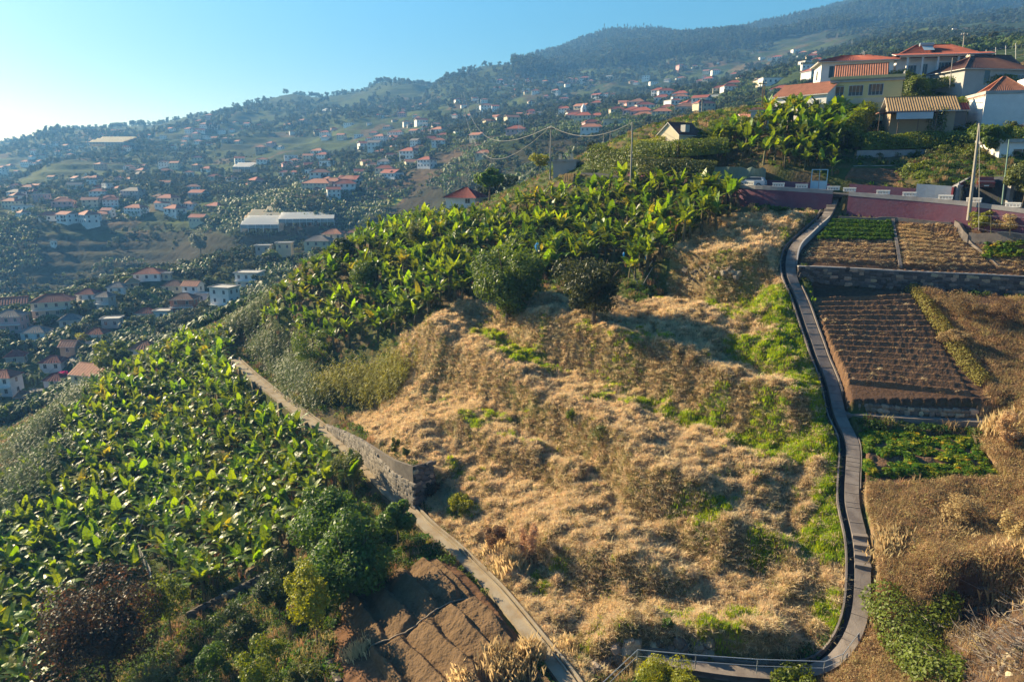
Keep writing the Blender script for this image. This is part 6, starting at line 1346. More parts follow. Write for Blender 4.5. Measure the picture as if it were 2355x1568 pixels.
def hedge(label, pts, w, h, m, ls=.15, dens=420, seed=0, base=0.0, name='hedge', cat='hedge'):
    """leafy band along a line: rounded top and sides, made of single leaves on a twiggy frame"""
    r = np.random.default_rng(seed); P = resample([tuple(p) for p in pts], .5); N = normals2(P); k = int(len(P) * .5 * dens * (w + h) / 4); i = r.integers(0, len(P), k); a = r.random(k) * math.pi * 1.15 - .2
    bx_ = np.cos(a) * w / 2 * (0.82 + .3 * r.random(k)); bz_ = base + np.maximum(0, np.sin(a)) ** .6 * h * (0.80 + .22 * r.random(k)) * (0.85 + .3 * vnoise(P[i, 0] * .6, P[i, 1] * .6, seed)); lo = r.random(k) < .4; bz_[lo] *= r.random(lo.sum())
    x = P[i, 0] + N[i, 0] * bx_ + r.normal(0, .15, k); y = P[i, 1] + N[i, 1] * bx_ + r.normal(0, .15, k); z = P[i, 2] + bz_; p = np.stack([x, y, z], 1)
    d = np.stack([N[i, 0] * np.cos(a), N[i, 1] * np.cos(a), np.sin(a) + .2], 1) + r.normal(size=(k, 3)) * .5; d /= np.linalg.norm(d, axis=1)[:, None]
    t = np.cross(d, r.normal(size=(k, 3))); t /= np.linalg.norm(t, axis=1)[:, None] + 1e-9; b = np.cross(d, t); l = ls * r.uniform(.6, 1.3, k)[:, None]; q = np.stack([p - t * l, p - b * l * .6, p + t * l, p + b * l * .6], 1).reshape(-1, 3)
    c = P[len(P) // 2]; e = empty(name, tuple(c), 0, label, cat); link('leaves', npmesh('leaves', q - c, np.arange(4 * k).reshape(k, 4), [m]), e)
    mb = MB()
    for j in range(0, len(P), 6): mb.tube([tuple(P[j] - c - np.array([0, 0, .5])), tuple(P[j] - c + np.array([0, 0, base + h * .8]))], .06, 4)
    mb.obj('stems', M_bark, e); return e
hedge('clipped bright green creeper hedge on the road wall, left part', [W(1362, 388, 127), W(1420, 392, 122), W(1490, 395, 116)], 3.6, 3.9, F_vine, seed=41)
hedge('sunlit vine roof sloping below the whitewashed stone house', [W(1480, 360, 117), W(1560, 362, 113), W(1665, 352, 112)], 5.5, 2.4, F_vine, seed=42, base=.2, name='vine_pergola', cat='pergola')
hedge('tangle of shrubs and young bananas under the sunlit vine roof', [W(1475, 394, 112), W(1560, 398, 109), W(1640, 402, 106.5)], 3, 2.2, F_olive, seed=57, name='thicket', cat='vine')
hedge('yellowing vine thicket between the clipped hedge and the stone house', [W(1445, 362, 122), W(1500, 352, 120), W(1530, 345, 119)], 4, 2.6, F_yel, seed=43, name='vine_thicket', cat='vine')
hedge('dark vine pergola behind the whitewashed stone house towards the yellow hut', [W(1630, 318, 120), W(1700, 312, 119), W(1735, 318, 117)], 5, 3.0, F_vine, seed=44, name='vine_pergola', cat='pergola')
hedge('shaded vine hedge along the top of the long concrete wall', [W(1975, 344, 106), W(2060, 342, 106), W(2150, 338, 105), W(2240, 338, 103)], 3.5, 2.3, F_vine, seed=45, name='vine_hedge')
hedge('vine pergola running in front of the brown tiled house', [W(2060, 205, 136), W(2150, 205, 133), W(2250, 196, 131), W(2325, 198, 130)], 2.6, 1.6, F_vine, seed=46, base=.3, name='vine_pergola', cat='pergola')
hedge('dense tall shrubs between the yellow house and the villa veranda', [W(2030, 232, 134), W(2060, 222, 136), W(2110, 232, 130)], 4.2, 4.4, F_vine, seed=47)
hedge('vine thicket spilling from the straw roofed shed towards the white house', [W(2140, 272, 118), W(2210, 262, 118), W(2290, 248, 120)], 4.5, 2.8, F_vine, seed=48, name='vine_thicket', cat='vine')
hedge('dark shrubs climbing the side of the straw roofed shed', [W(2130, 318, 108), W(2165, 322, 107)], 2.4, 4.2, F_olive, seed=49, name='climber', cat='climber')
hedge('low shrubs under the pergola of the brown tiled house', [W(2150, 252, 122), W(2240, 244, 122)], 4, 1.6, F_olive, seed=50)
hedge('leafy vegetation filling the slope behind the banana row and yellow house', [W(1990, 268, 116), W(1960, 300, 111), W(1945, 335, 106)], 3.2, 2.4, F_vine, seed=51)
hedge('vine arbour above the house with the wide glass doors', [W(2270, 318, 103), W(2350, 322, 101)], 3.5, 1.6, F_vine, seed=52, name='vine_arbour', cat='pergola')
hedge('strip of tall yellow green weeds dividing the ploughed plot from the scrub', [B(2098, 672), B(2125, 700), B(2160, 750), B(2200, 810), B(2238, 860), B(2262, 885)], 1.3, 1.1, mat('tall_weed', (.21, .19, .045), .7, noise=.35, nscale=.8, trans=.35), .10, 700, seed=53, name='weed_strip', cat='weeds')
hedge('bright green vine trailing down the rocky bank in the lower right, left strand', [B(2035, 1375), B(2060, 1420), B(2100, 1500), B(2170, 1560)], 3.4, 1.6, F_vine, .12, 420, seed=54, name='vine', cat='vine')
hedge('bright green vine trailing down the rocky bank in the lower right, right strand', [B(2170, 1380), B(2140, 1430), B(2110, 1500), B(2120, 1560), B(2200, 1550)], 2.3, 1.2, F_vine, .12, 520, seed=55, name='vine', cat='vine')
hedge('squash vine spilling over the edge of the lower garden plot', [B(2010, 1128), B(2100, 1130), B(2190, 1140)], .8, .35, F_vine, .13, 260, seed=56, name='vine', cat='vine')
def reed(label, pts, h, seed, m, n=900, spread=1.6, lw=.045, cat='reeds', name='reed_clump'):
    r = random.Random(seed); P = resample([tuple(p) for p in pts], .4); c = Vector(P[len(P) // 2]); st = MB(); lv_ = MB()
    for i in range(n):
        q = P[r.randrange(len(P))]; x = q[0] + r.gauss(0, spread / 2); y = q[1] + r.gauss(0, spread / 2); z = height(x, y); hh = h * r.uniform(.55, 1.1); a = r.random() * 6.28; ln = r.uniform(.05, .35)
        b0 = Vector((x, y, z - .2)) - c; b1 = b0 + Vector((math.cos(a) * ln * hh, math.sin(a) * ln * hh, hh)); st.tube([b0, b1], .018, 3, r1=.008, cap=False)
        for k in range(11):
            f = .25 + .75 * k / 10; o = b0.lerp(b1, f); g = a + r.uniform(-1.6, 1.6) + (k % 2) * 3.14; L_ = r.uniform(.5, .85); d = Vector((math.cos(g), math.sin(g), 0)); s = Vector((-d.y, d.x, 0)) * lw
            m1 = o + d * L_ * .5 + Vector((0, 0, L_ * .38)); e1 = o + d * L_ + Vector((0, 0, L_ * r.uniform(-.15, .25))); lv_.add([tuple(o - s), tuple(o + s), tuple(m1 + s), tuple(m1 - s), tuple(e1)], [(0, 1, 2, 3), (3, 2, 4)])
    e = empty(name, c, 0, label, cat); st.obj('canes', M_stem, e); lv_.obj('leaves', m, e); return e
M_reedy = mat('yellow_reed', (0.29, 0.29, 0.055), .55, noise=.35, nscale=.5, trans=.4, spec=.3); M_reedg = mat('green_reed', (0.15, 0.19, 0.075), .5, noise=.35, nscale=.5, trans=.35, spec=.4)
reed('tall golden green cane clump above the stone wall', [B(740, 905), B(800, 900), B(870, 905), B(915, 900)], 3.6, 61, M_reedy, 950, 2.8)
reed('grey green cane thicket on the slope above the concrete path', [B(590, 800), B(640, 840), B(690, 885), B(735, 930)], 3.0, 62, M_reedg, 900, 2.6)
reed('bluish cane thicket on the crest at the upper end of the path', [B(520, 790), B(560, 755), B(600, 735)], 4.2, 63, M_reedg, 800, 3.0, .06)
reed('tall reed bank at the left edge beyond the banana plantation', [B(-20, 1240), B(40, 1180), B(90, 1110), B(140, 1060)], 5.0, 64, M_reedg, 1300, 4.0, .06)
reed('feathery green reed bank filling the far left crest of the plantation', [B(40, 1060), B(100, 1000), B(170, 940), B(215, 900)], 4.0, 66, M_reedg, 900, 4.0, .07)
reed('lone blue green cane in the bottom left shadow', [B(330, 1590), B(380, 1590)], 3.0, 65, M_reedg, 40, .9, .05)
def drygrass(label, u, v, w, h, n, seed, m=M_pale):
    p = B(u, v); r = random.Random(seed); mb = MB()
    for i in range(n):
        x, y = r.gauss(0, w / 2.5), r.gauss(0, w / 3); z = height(p.x + x, p.y + y) - p.z; hh = h * r.uniform(.5, 1.1); a = r.random() * 6.28; l = r.uniform(.1, .5) * hh; s = .02
        mb.add([(x - s, y, z - .1), (x + s, y, z - .1), (x + math.cos(a) * l * .4 + s, y + math.sin(a) * l * .4, z + hh * .7), (x + math.cos(a) * l, y + math.sin(a) * l, z + hh)], [(0, 1, 2), (0, 2, 3)])
    o = mb.obj('dry_grass_clump', m, None, p); return tag(o, label, 'grass clump')
for k, (u, v, w, h, n, lab) in enumerate([(1170, 1545, 2.2, 1.5, 900, 'tall pale dry grass at the lower edge of the turned earth'), (1225, 1520, 1.0, 1.9, 350, 'feathery pale grass plume beside the lower concrete path'), (1060, 1575, 1.4, 1.0, 350, 'straw coloured grass at the bottom edge of the soil field'), (1175, 1300, 1.6, 1.4, 500, 'pale upright dry grass right of the concrete path'), (1145, 1260, 1.5, 1.0, 350, 'short pale grass above the bend of the concrete path'),
    (820, 1500, 1.3, .9, 300, 'dry grass patch left of the turned earth'), (1310, 1500, 1.5, .9, 300, 'straw tufts between the path and the boulders'), (2040, 1260, 1.6, 1.2, 420, 'golden dry grass right of the stairs beside the handrail'), (2200, 1230, 2.2, 1.0, 420, 'pale seed heads in the brown scrub right of the stairs'), (2330, 1290, 2.2, 1.1, 500, 'golden dry grass near the right edge'), (2290, 990, 1.8, 1.3, 400, 'tall dry weeds beyond the squash plot')]):
    drygrass(lab, u, v, w, h, n, 90 + k)
for k, (u0, u1, vt, vb, lab) in enumerate([(1185, 1245, 1195, 1310, 'rust brown feathery shrub on the bank above the path'), (1110, 1170, 1200, 1290, 'brown dry bush above the concrete path'), (2140, 2260, 665, 740, 'dry brown shrub below the basalt wall, left of two'), (2250, 2350, 680, 760, 'greyish dry shrub below the basalt wall, right of two'), (2150, 2230, 760, 810, 'low rusty shrub behind the weed strip'), (2280, 2350, 950, 1040, 'tall dry shrub right of the squash plot'), (2150, 2260, 1140, 1210, 'brown scrub bush below the squash plot'), (2290, 2354, 1180, 1260, 'golden scrub bush near the right edge')]):
    T(lab, u0, u1, vt, vb, M_brn, 3200, .085, 100 + k, cat='shrub', name='dry_shrub', r=.05, shell=.7)
# ------------------------------------------------------------------ the far slopes
def far_points(n, dmin, dmax, test, smin=-.86, smax=.86):
    s = rng.uniform(smin, smax, n); w = rng.uniform(math.log(dmin), math.log(dmax), n); y = np.exp(w); x = s * y; k = test(x, y); x, y = x[k], y[k]; return np.stack([x, y, height(x, y)], 1)
F_far = mat('far_banana_leaf', (0.075, 0.115, 0.030), .55, var=.4, hue=.03, trans=.3, spec=.35); F_fart = mat('far_tree_leaf', (0.046, 0.066, 0.026), .7, var=.5, hue=.04, trans=.2); F_fary = mat('far_shrub_leaf', (0.095, 0.115, 0.035), .7, var=.4, hue=.04, trans=.25)
def palmlet(seed):
    r = random.Random(seed); mb = MB()
    for i in range(9):
        a = i * .7 + r.random(); L_ = r.uniform(1.3, 2.0); d = Vector((math.cos(a), math.sin(a), 0)); s = Vector((-d.y, d.x, 0)) * .36; z0 = 1.5; m1 = d * L_ * .5 + Vector((0, 0, z0 + L_ * r.uniform(.3, .8))); e1 = d * L_ + Vector((0, 0, z0 + L_ * r.uniform(-.3, .6)))
        mb.add([(0, 0, z0), tuple(m1 + s), tuple(e1), tuple(m1 - s)], [(0, 1, 2, 3)])
    mb.tube([(0, 0, -.5), (0, 0, 1.6)], .15, 3, cap=False); return mb.mesh('far_banana', [F_far])
PL = [palmlet(i) for i in range(5)]
FT = [crown_mesh('far_tree', F_fart, 5, 5, 5.5, 330, .42, 200 + i, 7, .3) for i in range(4)]; FS = [crown_mesh('far_shrub', F_fary, 3.6, 3.6, 2.8, 160, .36, 210 + i, 6, -.4) for i in range(3)]
EU = [crown_mesh('far_forest_tree', F_fart, 6, 6, 15, 260, .9, 220 + i, 9, 3) for i in range(4)]
def pix(x, y): return project(x, y, height(x, y))
def ban_t(x, y):
    g = fbm(x * .012, y * .012, 3, 301) + .25 * fbm(x * .05, y * .05, 2, 302); u, v = pix(x, y)
    gor = (y > 330) & (y < 445) & (v > 520 - .08 * u); return (g > np.where(gor, .2, -.12)) & ~((y < 250) & (u > 650)) & (bil(FG.Z, FG.w0, FG.w1, x / y, np.log(y)) < 140)
NOB = []
for o in list(C.objects):
    if o.get('category') == 'house': NOB.append((o.location.x, o.location.y, 8.5))
def clear(P):
    k = np.ones(len(P), bool)
    for a, b, r_ in NOB: k &= (P[:, 0] - a) ** 2 + (P[:, 1] - b) ** 2 > r_ ** 2
    return P[k]
pts = clear(far_points(52000, 178, 640, ban_t)); n = len(pts); print('farban', n)
instancer('valley_bananas', pts, rng.uniform(.9, 1.5, n), rng.uniform(0, 6.28, n), PL, 'far banana plantations covering the valley terraces')
pts = clear(far_points(15000, 178, 620, lambda x, y: fbm(x * .02, y * .02, 3, 311) < np.where((y > 330) & (y < 445), .35, -.05))); n = len(pts)
instancer('valley_shrubs', pts, rng.uniform(.5, 1.3, n), rng.uniform(0, 6.28, n), FS + FT[:2], 'shrubs and small trees between the valley fields')
pts = far_points(34000, 560, 2100, lambda x, y: (fbm(x * .006, y * .006, 4, 321) < .12) ); n = len(pts)
instancer('slope_trees', pts, rng.uniform(.6, 1.7, n) * np.clip(pts[:, 1] / 900, .8, 1.6), rng.uniform(0, 6.28, n), FT + FS, 'scattered trees over the far inhabited slopes')
def for_t(x, y):
    z = height(x, y); u, v = project(x, y, z); lim = np.where(u < 1500, 182 - (u - 1150) * .11, 144 - (u - 1500) * .16); return (u > 1120) & (v < lim + 10 * fbm(x * .004, y * .004, 3, 331)) & (y > 800)
pts = far_points(60000, 800, 3300, for_t, .0, .75); n = len(pts); print('forest', n)
instancer('mountain_forest', pts, rng.uniform(.7, 1.5, n), rng.uniform(0, 6.28, n), EU, 'dark forest on the mountain above the villages')
# bare pines on the summit, individually visible
for k, u in enumerate([1376, 1388, 1397, 1404, 1418, 1424, 1434, 1441, 1449, 1460, 1478, 1486, 1494, 1503, 1511, 1520, 1535]):
    s_, q_ = sq(u, 100); y = 2060.0; ys = np.linspace(1900, 2300, 60); zz = height(ys * float(s_), ys); y = ys[int(np.argmax(zz / ys))]; p = Vector((float(s_) * y, y, height(float(s_) * y, y)))
    e = empty('pine_tree', p, 0, 'thin bare stemmed pine standing on the mountain summit line', 'tree', 'pines on the mountain summit'); h = R.uniform(14, 30)
    MB().tube([(0, 0, -2), (0, 0, h)], .7, 5, r1=.3).obj('trunk', M_bark, e); link('crown', EU[k % 4], e, (0, 0, h - 10), None, (.8, .8, .75))
# village houses, each its own object, sharing a few shapes
def far_house_mesh(wl_, rf, kind, L, D, H, seed):
    mb = MB(); mats_ = [WM_[wl_], RM_[rf], M_glass, M_fr]; a, b = L / 2, D / 2; mb.box(-a, -b, -4, a, b, H, 0); rm = roof_mesh(kind, L, D, 1.0 + L * .09, .5 if kind != 'flat' else .1, RM_[rf], 0)
    mb.add([(v.co.x, v.co.y, v.co.z + H + .02) for v in rm.vertices], [tuple(p.vertices) for p in rm.polygons], 1)
    for k in range(len(mb.f) - len(rm.polygons), len(mb.f)): mb.m[k] = 1 + 2 * rm.polygons[k - (len(mb.f) - len(rm.polygons))].material_index
    fl = 2 if H > 4 else 1; n = max(2, int(L / 3))
    for f in range(fl):
        z = f * H / fl + .9
        for i in range(n): x = -a + (i + .5) * L / n; mb.box(x - .55, -b - .06, z, x + .55, -b + .02, z + 1.3, 2)
        for i in range(2): y = -b + (i + .5) * D / 2; mb.box(a - .02, y - .5, z, a + .06, y + .5, z + 1.3, 2)
    return mb.mesh('far_house', mats_)
FHV = [('white', 'red', 'hip'), ('white', 'orange', 'hip'), ('cream', 'orange', 'gable'), ('pink', 'red', 'hip'), ('white', 'flat', 'flat'), ('grey', 'brown', 'hip'), ('cream', 'red', 'hip'), ('white', 'grey', 'gable'), ('tan', 'orange', 'hip'), ('white', 'red', 'gable')]
FHM = [[far_house_mesh(a, b, c, R.uniform(9, 13), R.uniform(7.5, 9.5), h_, 0) for h_ in (3.2, 5.8)] for a, b, c in FHV]
ROOFN = {'red': 'red roofed', 'orange': 'orange roofed', 'flat': 'flat roofed', 'brown': 'brown roofed', 'grey': 'grey roofed'}
ZONES = [('on the hazy upper left slope', 'houses high on the hazy left slope', [(70, 325), (300, 300), (560, 262), (560, 330), (330, 350), (120, 375), (0, 400), (0, 365)], 52, 700, 1700),
    ('on the middle left terraces', 'houses on the left middle terraces', [(0, 395), (300, 375), (560, 365), (560, 480), (420, 500), (200, 520), (0, 500)], 50, 430, 900),
    ('in the central hillside village', 'houses of the central hillside village', [(560, 290), (900, 255), (1140, 215), (1140, 330), (960, 410), (800, 462), (560, 470)], 74, 440, 1500),
    ('on the terraces below the mountain forest', 'houses below the mountain forest', [(1130, 192), (1400, 180), (1700, 140), (1880, 110), (1880, 200), (1700, 250), (1500, 290), (1300, 310), (1140, 320)], 84, 420, 1600)]
for zt, zg, poly, cnt, dmn, dmx in ZONES:
    us = [p[0] for p in poly]; vs_ = [p[1] for p in poly]; got = 0; tries = 0
    while got < cnt and tries < 6000:
        tries += 1; u, v = R.uniform(min(us), max(us)), R.uniform(min(vs_), max(vs_))
        if not in_poly(np.array([u]), np.array([v]), poly)[0]: continue
        if float(vnoise(u / 45.0, v / 16.0, 77)) < R.uniform(.35, .75): continue
        if 530 < u < 790 and v > 455: continue
        p = cast(u, v, dmin=300)
        if not (dmn < p.y < dmx): continue
        if any((p.x - a) ** 2 + (p.y - b) ** 2 < (r_ * 1.5) ** 2 for a, b, r_ in NOB): continue
        NOB.append((p.x, p.y, 9)); k = R.choices(range(len(FHV)), [5, 4, 2, 2, 3, 1, 3, 1, 1, 3])[0]; tall = R.random() < .35; wl_, rf, kd = FHV[k]
        hh = link('hillside_house', FHM[k][int(tall)], None, p, R.uniform(-.7, .5), R.uniform(.85, 1.25)); hh.location.z += .3
        tag(hh, ('two storey ' if tall else 'single storey ') + {'cream': 'cream', 'white': 'white', 'pink': 'pink', 'grey': 'grey', 'tan': 'tan'}[wl_] + ' ' + ('gabled ' if kd == 'gable' else '') + ROOFN[rf] + ' house ' + zt + (', left part' if u < (2 * min(us) + max(us)) / 3 else ', right part' if u > (min(us) + 2 * max(us)) / 3 else ', middle part'), 'house', zg); got += 1
    print(zg, got)
dp = []
for zt, zg, poly, cnt, dmn, dmx in ZONES:
    us = [p[0] for p in poly]; vs_ = [p[1] for p in poly]; k = 0
    while k < cnt * 1.0:
        u, v = R.uniform(min(us), max(us)), R.uniform(min(vs_), max(vs_)); k += .2
        if not in_poly(np.array([u]), np.array([v]), poly)[0] or float(vnoise(u / 45.0, v / 16.0, 77)) < .45 or (530 < u < 790 and v > 455): continue
        p = cast(u, v, dmin=600)
        if p.y < 620 or any((p.x - a) ** 2 + (p.y - b) ** 2 < 300 for a, b, r_ in NOB): continue
        NOB.append((p.x, p.y, 9)); dp.append(tuple(p))
print('distant', len(dp)); dp = np.array(dp)
instancer('distant_houses', dp, rng.uniform(.6, .95, len(dp)), rng.uniform(-.7, .5, len(dp)), [m[0] for m in FHM] + [FHM[0][1], FHM[1][1]], 'countless tiny houses strewn over the hazy upper slopes')
GS_ = [crown_mesh('garden_shrub', F_vine, 2.2, 2.2, 1.7, 300, .13, 500 + i, 7, -.3) for i in range(2)] + [crown_mesh('garden_shrub', F_olive, 2.4, 2.4, 1.9, 300, .13, 510 + i, 7, -.3) for i in range(2)]
pg = []
for i in range(900):
    u, v = R.uniform(1940, 2354), R.uniform(185, 425); p = cast(u, v, dmax=176)
    if (u < 2100 and v > 345) or (u > 2150 and v > 372): continue
    if p.y > 170 or float(bil(NOPATH, NG.w0, NG.w1, p.x / p.y, math.log(p.y))) < .9: continue
    if any((p.x - a) ** 2 + (p.y - b) ** 2 < 36 for a, b, r_ in NOB) or float(vnoise(p.x * .2, p.y * .2, 9)) < .4: continue
    pg.append(tuple(p))
pg = np.array(pg); print('garden', len(pg)); instancer('garden_shrubs', pg, rng.uniform(.6, 1.2, len(pg)), rng.uniform(0, 6.28, len(pg)), GS_, 'overgrown garden shrubs around the upper right houses')
# greenhouses on the shelf above the gorge
M_film = mat('greenhouse_film', (.82, .80, .74), .8, noise=.08, nscale=.3, spec=.15, trans=.35); M_filmc = mat('cream_film', (.82, .72, .50), .8, noise=.08, nscale=.3, spec=.1, trans=.35); M_net = mat('grey_netting', (.36, .37, .36), .8, noise=.3, nscale=.4)
def greenhouse(label, u0, u1, vb, d, depth, h, spans, m, rise=1.0, yaw=0.0):
    h *= .5; rise *= 1.35; depth *= 1.3
    a = W(u0, vb, d); b = W(u1, vb, d + (u1 - u0) * yaw); L = (b - a).length; ang = math.atan2(b.y - a.y, b.x - a.x); e = empty('greenhouse', a, ang, label, 'greenhouse'); e.location.z -= .0
    sl_ = (b.z - a.z) / L
    mb = MB(); w = depth / spans
    for i in range(spans):
        y0 = i * w; z0 = h + i * rise; mb.add([(0, y0, z0), (L, y0, z0), (L, y0 + w * .6, z0 + rise + .7), (0, y0 + w * .6, z0 + rise + .7), (L, y0 + w, z0 + rise), (0, y0 + w, z0 + rise)], [(0, 1, 2, 3), (3, 2, 4, 5)])
        mb.add([(0, y0, z0), (0, y0 + w, z0 + rise), (0, y0 + w * .6, z0 + rise + .7)], [(0, 1, 2)]); mb.add([(L, y0, z0), (L, y0 + w, z0 + rise), (L, y0 + w * .6, z0 + rise + .7)], [(0, 2, 1)])
    mb.obj('roof', m, e); MB().box(0, 0, -0.8, L, .15, h - .02).box(0, .15, -3, .15, depth, h).box(L - .15, .15, -3, L, depth, h).obj('side_netting', M_net, e)
    n = max(3, int(L / 4))
    for i in range(n + 1): link('post', POSTM, e, (L * i / n, -.12, -3), None, (1, 1, h + 3))
    return e
POSTM = MB().box(-.12, -.12, 0, .12, .12, 1).mesh('post', M_white)
greenhouse('long white plastic greenhouse roof nearest the gorge, left block', 553, 640, 523, 436, 16, 3.2, 3, M_film, 1.0, .02)
greenhouse('white plastic greenhouse right block with open netted sides', 641, 768, 510, 440, 14, 3.2, 2, M_film, 1.0, .05)
greenhouse('cream coloured greenhouse block behind the white left roof', 560, 638, 510, 452, 14, 3.0, 3, M_filmc, 1.2)
greenhouse('stepped pale greenhouse block climbing the slope at the back', 600, 716, 500, 462, 34, 3.0, 5, M_filmc, 1.6)
greenhouse('distant long cream greenhouse high on the left slope', 205, 283, 330, 980, 30, 3, 3, M_filmc, 2)
greenhouse('distant pale greenhouse roof under the left skyline', 541, 606, 272, 1400, 40, 3, 3, M_filmc, 3)
greenhouse('white sheet roofed greenhouse in the left village', 535, 575, 388, 640, 14, 3, 2, M_film, 1.2)
greenhouse('thin pale greenhouse strip in the central slope', 740, 775, 258, 1250, 20, 3, 2, M_film, 2)
p = cast(1341, 274, dmin=300); p = W(1341, 274, p.y)
e = empty('church', p, .2, 'small white church with a pointed bell tower among far houses', 'church'); s_ = p.y / 700
MB().box(-2.2 * s_, -2.2 * s_, -4, 2.2 * s_, 2.2 * s_, 10 * s_).obj('bell_tower', WM_['white'], e); MB().add([(-2.2 * s_, -2.2 * s_, 10 * s_), (2.2 * s_, -2.2 * s_, 10 * s_), (2.2 * s_, 2.2 * s_, 10 * s_), (-2.2 * s_, 2.2 * s_, 10 * s_), (0, 0, 14.5 * s_)], [(0, 1, 4), (1, 2, 4), (2, 3, 4), (3, 0, 4)]).obj('spire', WM_['white'], e)
MB().box(-14, 0, -4, -2.3 * s_, 8, 5).obj('nave', WM_['white'], e); link('nave_roof', roof_mesh('gable', 13, 8, 2.5, .3, RM_['orange'], 0), e, (-8, 4, 5)); MB().box(-.6, -2.3 * s_, 6 * s_, .6, -2.2 * s_, 8.5 * s_).obj('belfry_opening', M_glass, e)
def mast(label, u, vb, vt, d, w, name='transmission_mast'):
    b = W(u, vb, d); t = W(u, vt, d); h = t.z - b.z; mb = MB(); e = empty(name, b, 0, label, 'mast')
    for sx in (-1, 1):
        for sy in (-1, 1): mb.tube([(sx * w, sy * w, -3), (sx * w * .25, sy * w * .25, h)], .12 + w * .03, 3)
    for i in range(6):
        z = h * i / 6; f = 1 - .75 * i / 6; g = 1 - .75 * (i + 1) / 6; mb.tube([(-w * f, -w * f, z), (w * g, -w * g, z + h / 6)], .08 + w * .02, 3); mb.tube([(w * f, -w * f, z), (-w * g, -w * g, z + h / 6)], .08 + w * .02, 3)
    mb.obj('lattice', M_galv, e); MB().box(-w * 1.6, -.1, h * .85, w * 1.6, .1, h * .85 + .25).box(-w * 1.3, -.1, h * .95, w * 1.3, .1, h * .95 + .25).obj('cross_arms', M_galv, e)
mast('lattice pylon carrying the long cables on the middle ridge', 1098.6, 258, 222, 620, 1.5)
mast('grey mast on the skyline in the centre', 990, 198, 184, 1830, 2); mast('antenna mast on the pointed hilltop', 906, 196, 182, 1830, 2); mast('smaller antenna mast on the pointed hilltop', 911, 196, 184, 1830, 1.6)
p = W(1197, 346, 470); e = empty('pink_tower', p, .2, 'small pink block carrying several thin antennas on the ridge', 'tower'); MB().box(-2.6, -2.6, -5, 2.6, 2.6, 5).obj('wall', WM_['pink'], e)
for x, h in ((-1.6, 19), (-.4, 21), (.7, 17), (1.8, 20)): MB().tube([(x, 0, 5), (x, 0, h)], .14, 4).obj('antenna', M_galv, e)
for lab, u, v, L, H, kd, wl_, rf in [('cream house with orange roof standing on the edge of the gorge', 1113, 364, 10, 3.4, 'hip', 'cream', 'orange'), ('white house with terracotta roof on the shaded far ridge', 1357, 305, 12, 3.4, 'hip', 'white', 'orange'), ('small house with orange roof right of the terracotta one', 1372, 303, 7, 3, 'hip', 'cream', 'orange'), ('tall pink and white house above the dark ravine', 1221, 270, 9, 6, 'hip', 'pink', 'darkred'), ('white gabled house right of the tall pink one', 1243, 270, 7, 4, 'gable', 'white', 'grey'),
    ('pale modern flat house on the far ridge', 1416, 292, 16, 4, 'flat', 'cream', 'flat'), ('orange roofed house at the centre of the far right village', 1520, 276, 12, 5, 'hip', 'cream', 'orange'), ('long red roofed house in the far right village', 1478, 278, 14, 3.5, 'hip', 'tan', 'orange'), ('big cream double house in the central village', 736, 440, 22, 6, 'hip', 'cream', 'orange'), ('white roofed house right of the cream double house', 768, 436, 14, 6, 'hip', 'white', 'orange'), ('cream house with a long terrace in the central village', 803, 426, 13, 5, 'hip', 'cream', 'orange'),
    ('yellowish house alone above the gorge at the left', 459, 512, 12, 4, 'gable', 'cream', 'red'), ('small white hut on the shaded gorge slope', 124, 566, 3.5, 3.5, 'flat', 'white', 'flat'), ('grey house with many gables in the left fields', 310, 455, 18, 6, 'hip', 'grey', 'grey'), ('white house with blue doors above the banana terraces', 885, 388, 11, 6, 'hip', 'white', 'grey'), ('long white house with red roof on the left terraces', 382, 478, 14, 4, 'gable', 'white', 'red'), ('big cream house with orange hipped roof on the left terraces', 207, 508, 14, 5, 'hip', 'white', 'orange'), ('white gabled house on the left terraces beside the big orange roof', 250, 498, 9, 5, 'gable', 'white', 'darkred'), ('broad white house with red roof on the left terraces', 315, 492, 15, 5, 'hip', 'white', 'red'), ('double pink and white house at far left', 98, 466, 12, 7, 'flat', 'pink', 'flat'), ('white flat house at far left terraces', 40, 455, 13, 5, 'hip', 'white', 'grey')]:
    p = cast(u, v, dmin=330); s_ = 1.0; house(lab, p, -.25, L * s_, L * .6, H, kd, 1.0 + .09 * L, wl_, rf, .5, autowins(L, L * .6, H, 2 if H > 4.5 else 1), 0, zb=-4, name='hillside_house')
for pix_, w_, nm_ in (([(165, 822), (182, 832), (205, 842), (198, 862), (185, 880)], 3.5, 'village_drive'), ([(440, 690), (470, 712), (500, 738), (520, 760)], 6, 'village_road'), ([(395, 625), (440, 614), (490, 602), (560, 592), (610, 584)], 4, 'crest_road'), ([(60, 900), (120, 895), (190, 897), (260, 905)], 4.5, 'village_road'), ([(0, 735), (60, 748), (150, 765), (250, 775)], 3.5, 'village_lane')):
    P_ = resample([tuple(cast(u, v, dmin=178)) for u, v in pix_], 3.0); P_ = smooth(P_, 3); P_[:, 2] = height(P_[:, 0], P_[:, 1]); P_ = smooth(P_, 2); tag(ribbon(P_, -w_ / 2, w_ / 2, .35, -1.5).obj(nm_, mat('worn_asphalt', (.16, .15, .145), .9, noise=.2, nscale=.5)), kind='structure')
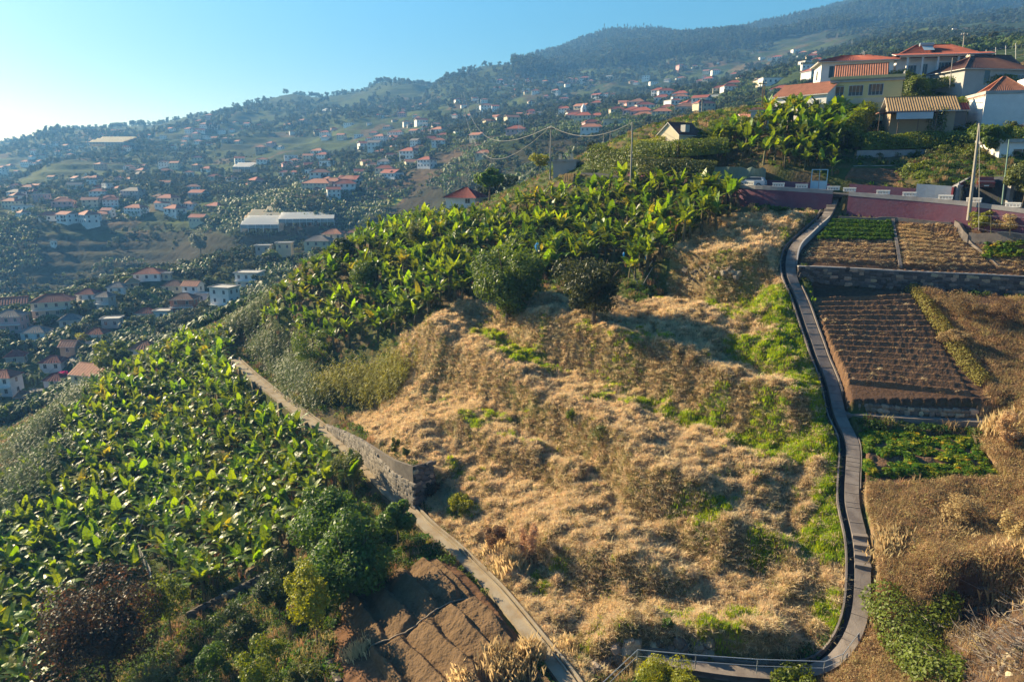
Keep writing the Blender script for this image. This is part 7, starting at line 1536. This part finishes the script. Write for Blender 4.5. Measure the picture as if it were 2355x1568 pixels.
T2 = [('big pale grey green tree on the shaded gorge slope', 462, 590, 50, 62, F_grey), ('round topped golden green tree in the left valley', 262, 870, 95, 78, F_vine), ('dark green domed tree right of the golden one', 308, 868, 60, 44, F_mango), ('flat topped acacia behind the orange garage', 205, 790, 60, 26, F_yel), ('small flat topped acacia beside the red roofed house', 330, 795, 50, 20, F_yel), ('dark shrub tree on the lower valley road', 215, 905, 45, 40, F_olive), ('pale yellow tree beside the grey roofed house on the crest', 295, 655, 34, 18, F_vine), ('olive tree left of the balcony house', 557, 640, 18, 22, F_olive), ('magenta bougainvillea bush below the brown roofed house', 147, 878, 30, 20, F_pink),
    ('dark round tree in the bottom of the left valley', 85, 930, 40, 30, F_shade), ('leafy tree near the carport on the crest road', 628, 610, 48, 36, F_mango), ('shrubby tree at the edge of the left banana plantation', 300, 905, 60, 34, F_olive), ('tall green tree at the valley foot left', 20, 975, 60, 40, F_mango)]
for k, (lab, u, v, w, h, m) in enumerate(T2):
    p = cast(u, v, dmin=178); w_ = wpx(w, p); tree(lab, p, w_, wpx(h, p) + 1, m, 2600, .035 * w_ + .1, 400 + k, r=.02 * w_ + .1, zb=.5)
for k, (u, v) in enumerate([(478, 308), (484, 309), (490, 308), (497, 309), (505, 308)]):
    p = cast(u, v, dmin=400); tree('tall dark cypress in a row beside the far left estate', p, 6, 24, F_cyp, 500, .9, 440 + k, group='cypresses of the far left estate', lobes=8)
for k, (u, v, w) in enumerate([(658, 226, 13), (720, 221, 12), (752, 219, 10), (870, 210, 9), (930, 203, 10), (1025, 196, 9), (180, 297, 8), (105, 304, 8)]):
    s0, q0 = sq(u, v); ys = np.linspace(1300, 2300, 80); zz = height(ys * float(s0), ys); y = ys[int(np.argmax(zz / ys))]; p = Vector((float(s0) * y, y, height(float(s0) * y, y)))
    tree('round dark tree standing on the distant left skyline', p, w * y / F * 1.2, w * y / F * 1.1, F_fart, 500, 1.3, 460 + k, group='round trees on the left skyline')
# ------------------------------------------------------------------ the air
sea = MB(); sea.quad((-3750, -140, -205), (3750, -140, -205), (3750, 3050, -205), (-3750, 3050, -205))
tag(sea.obj('sea', mat('sea_water', (0.02, 0.05, 0.08), 0.25)), kind='structure')
HTOP = float(max(FG.Z.max() + 30, 60)); print('top', HTOP)
hz = MB(); hz.box(-3800, -150, -206.5, 3800, 3100, HTOP)
hm = bpy.data.materials.new('hazy_air'); hm.use_nodes = True
for n in list(hm.node_tree.nodes):
    if n.type == 'BSDF_PRINCIPLED': hm.node_tree.nodes.remove(n)
pv = hm.node_tree.nodes.new('ShaderNodeVolumePrincipled'); pv.inputs['Color'].default_value = (0.16, 0.44, 1.0, 1); pv.inputs['Density'].default_value = 0.00029; pv.inputs['Absorption Color'].default_value = (0.5, 0.5, 0.5, 1); pv.inputs['Anisotropy'].default_value = 0.2
hm.node_tree.links.new(pv.outputs[0], hm.node_tree.nodes['Material Output'].inputs['Volume'])
tag(hz.obj('haze', hm), kind='stuff')
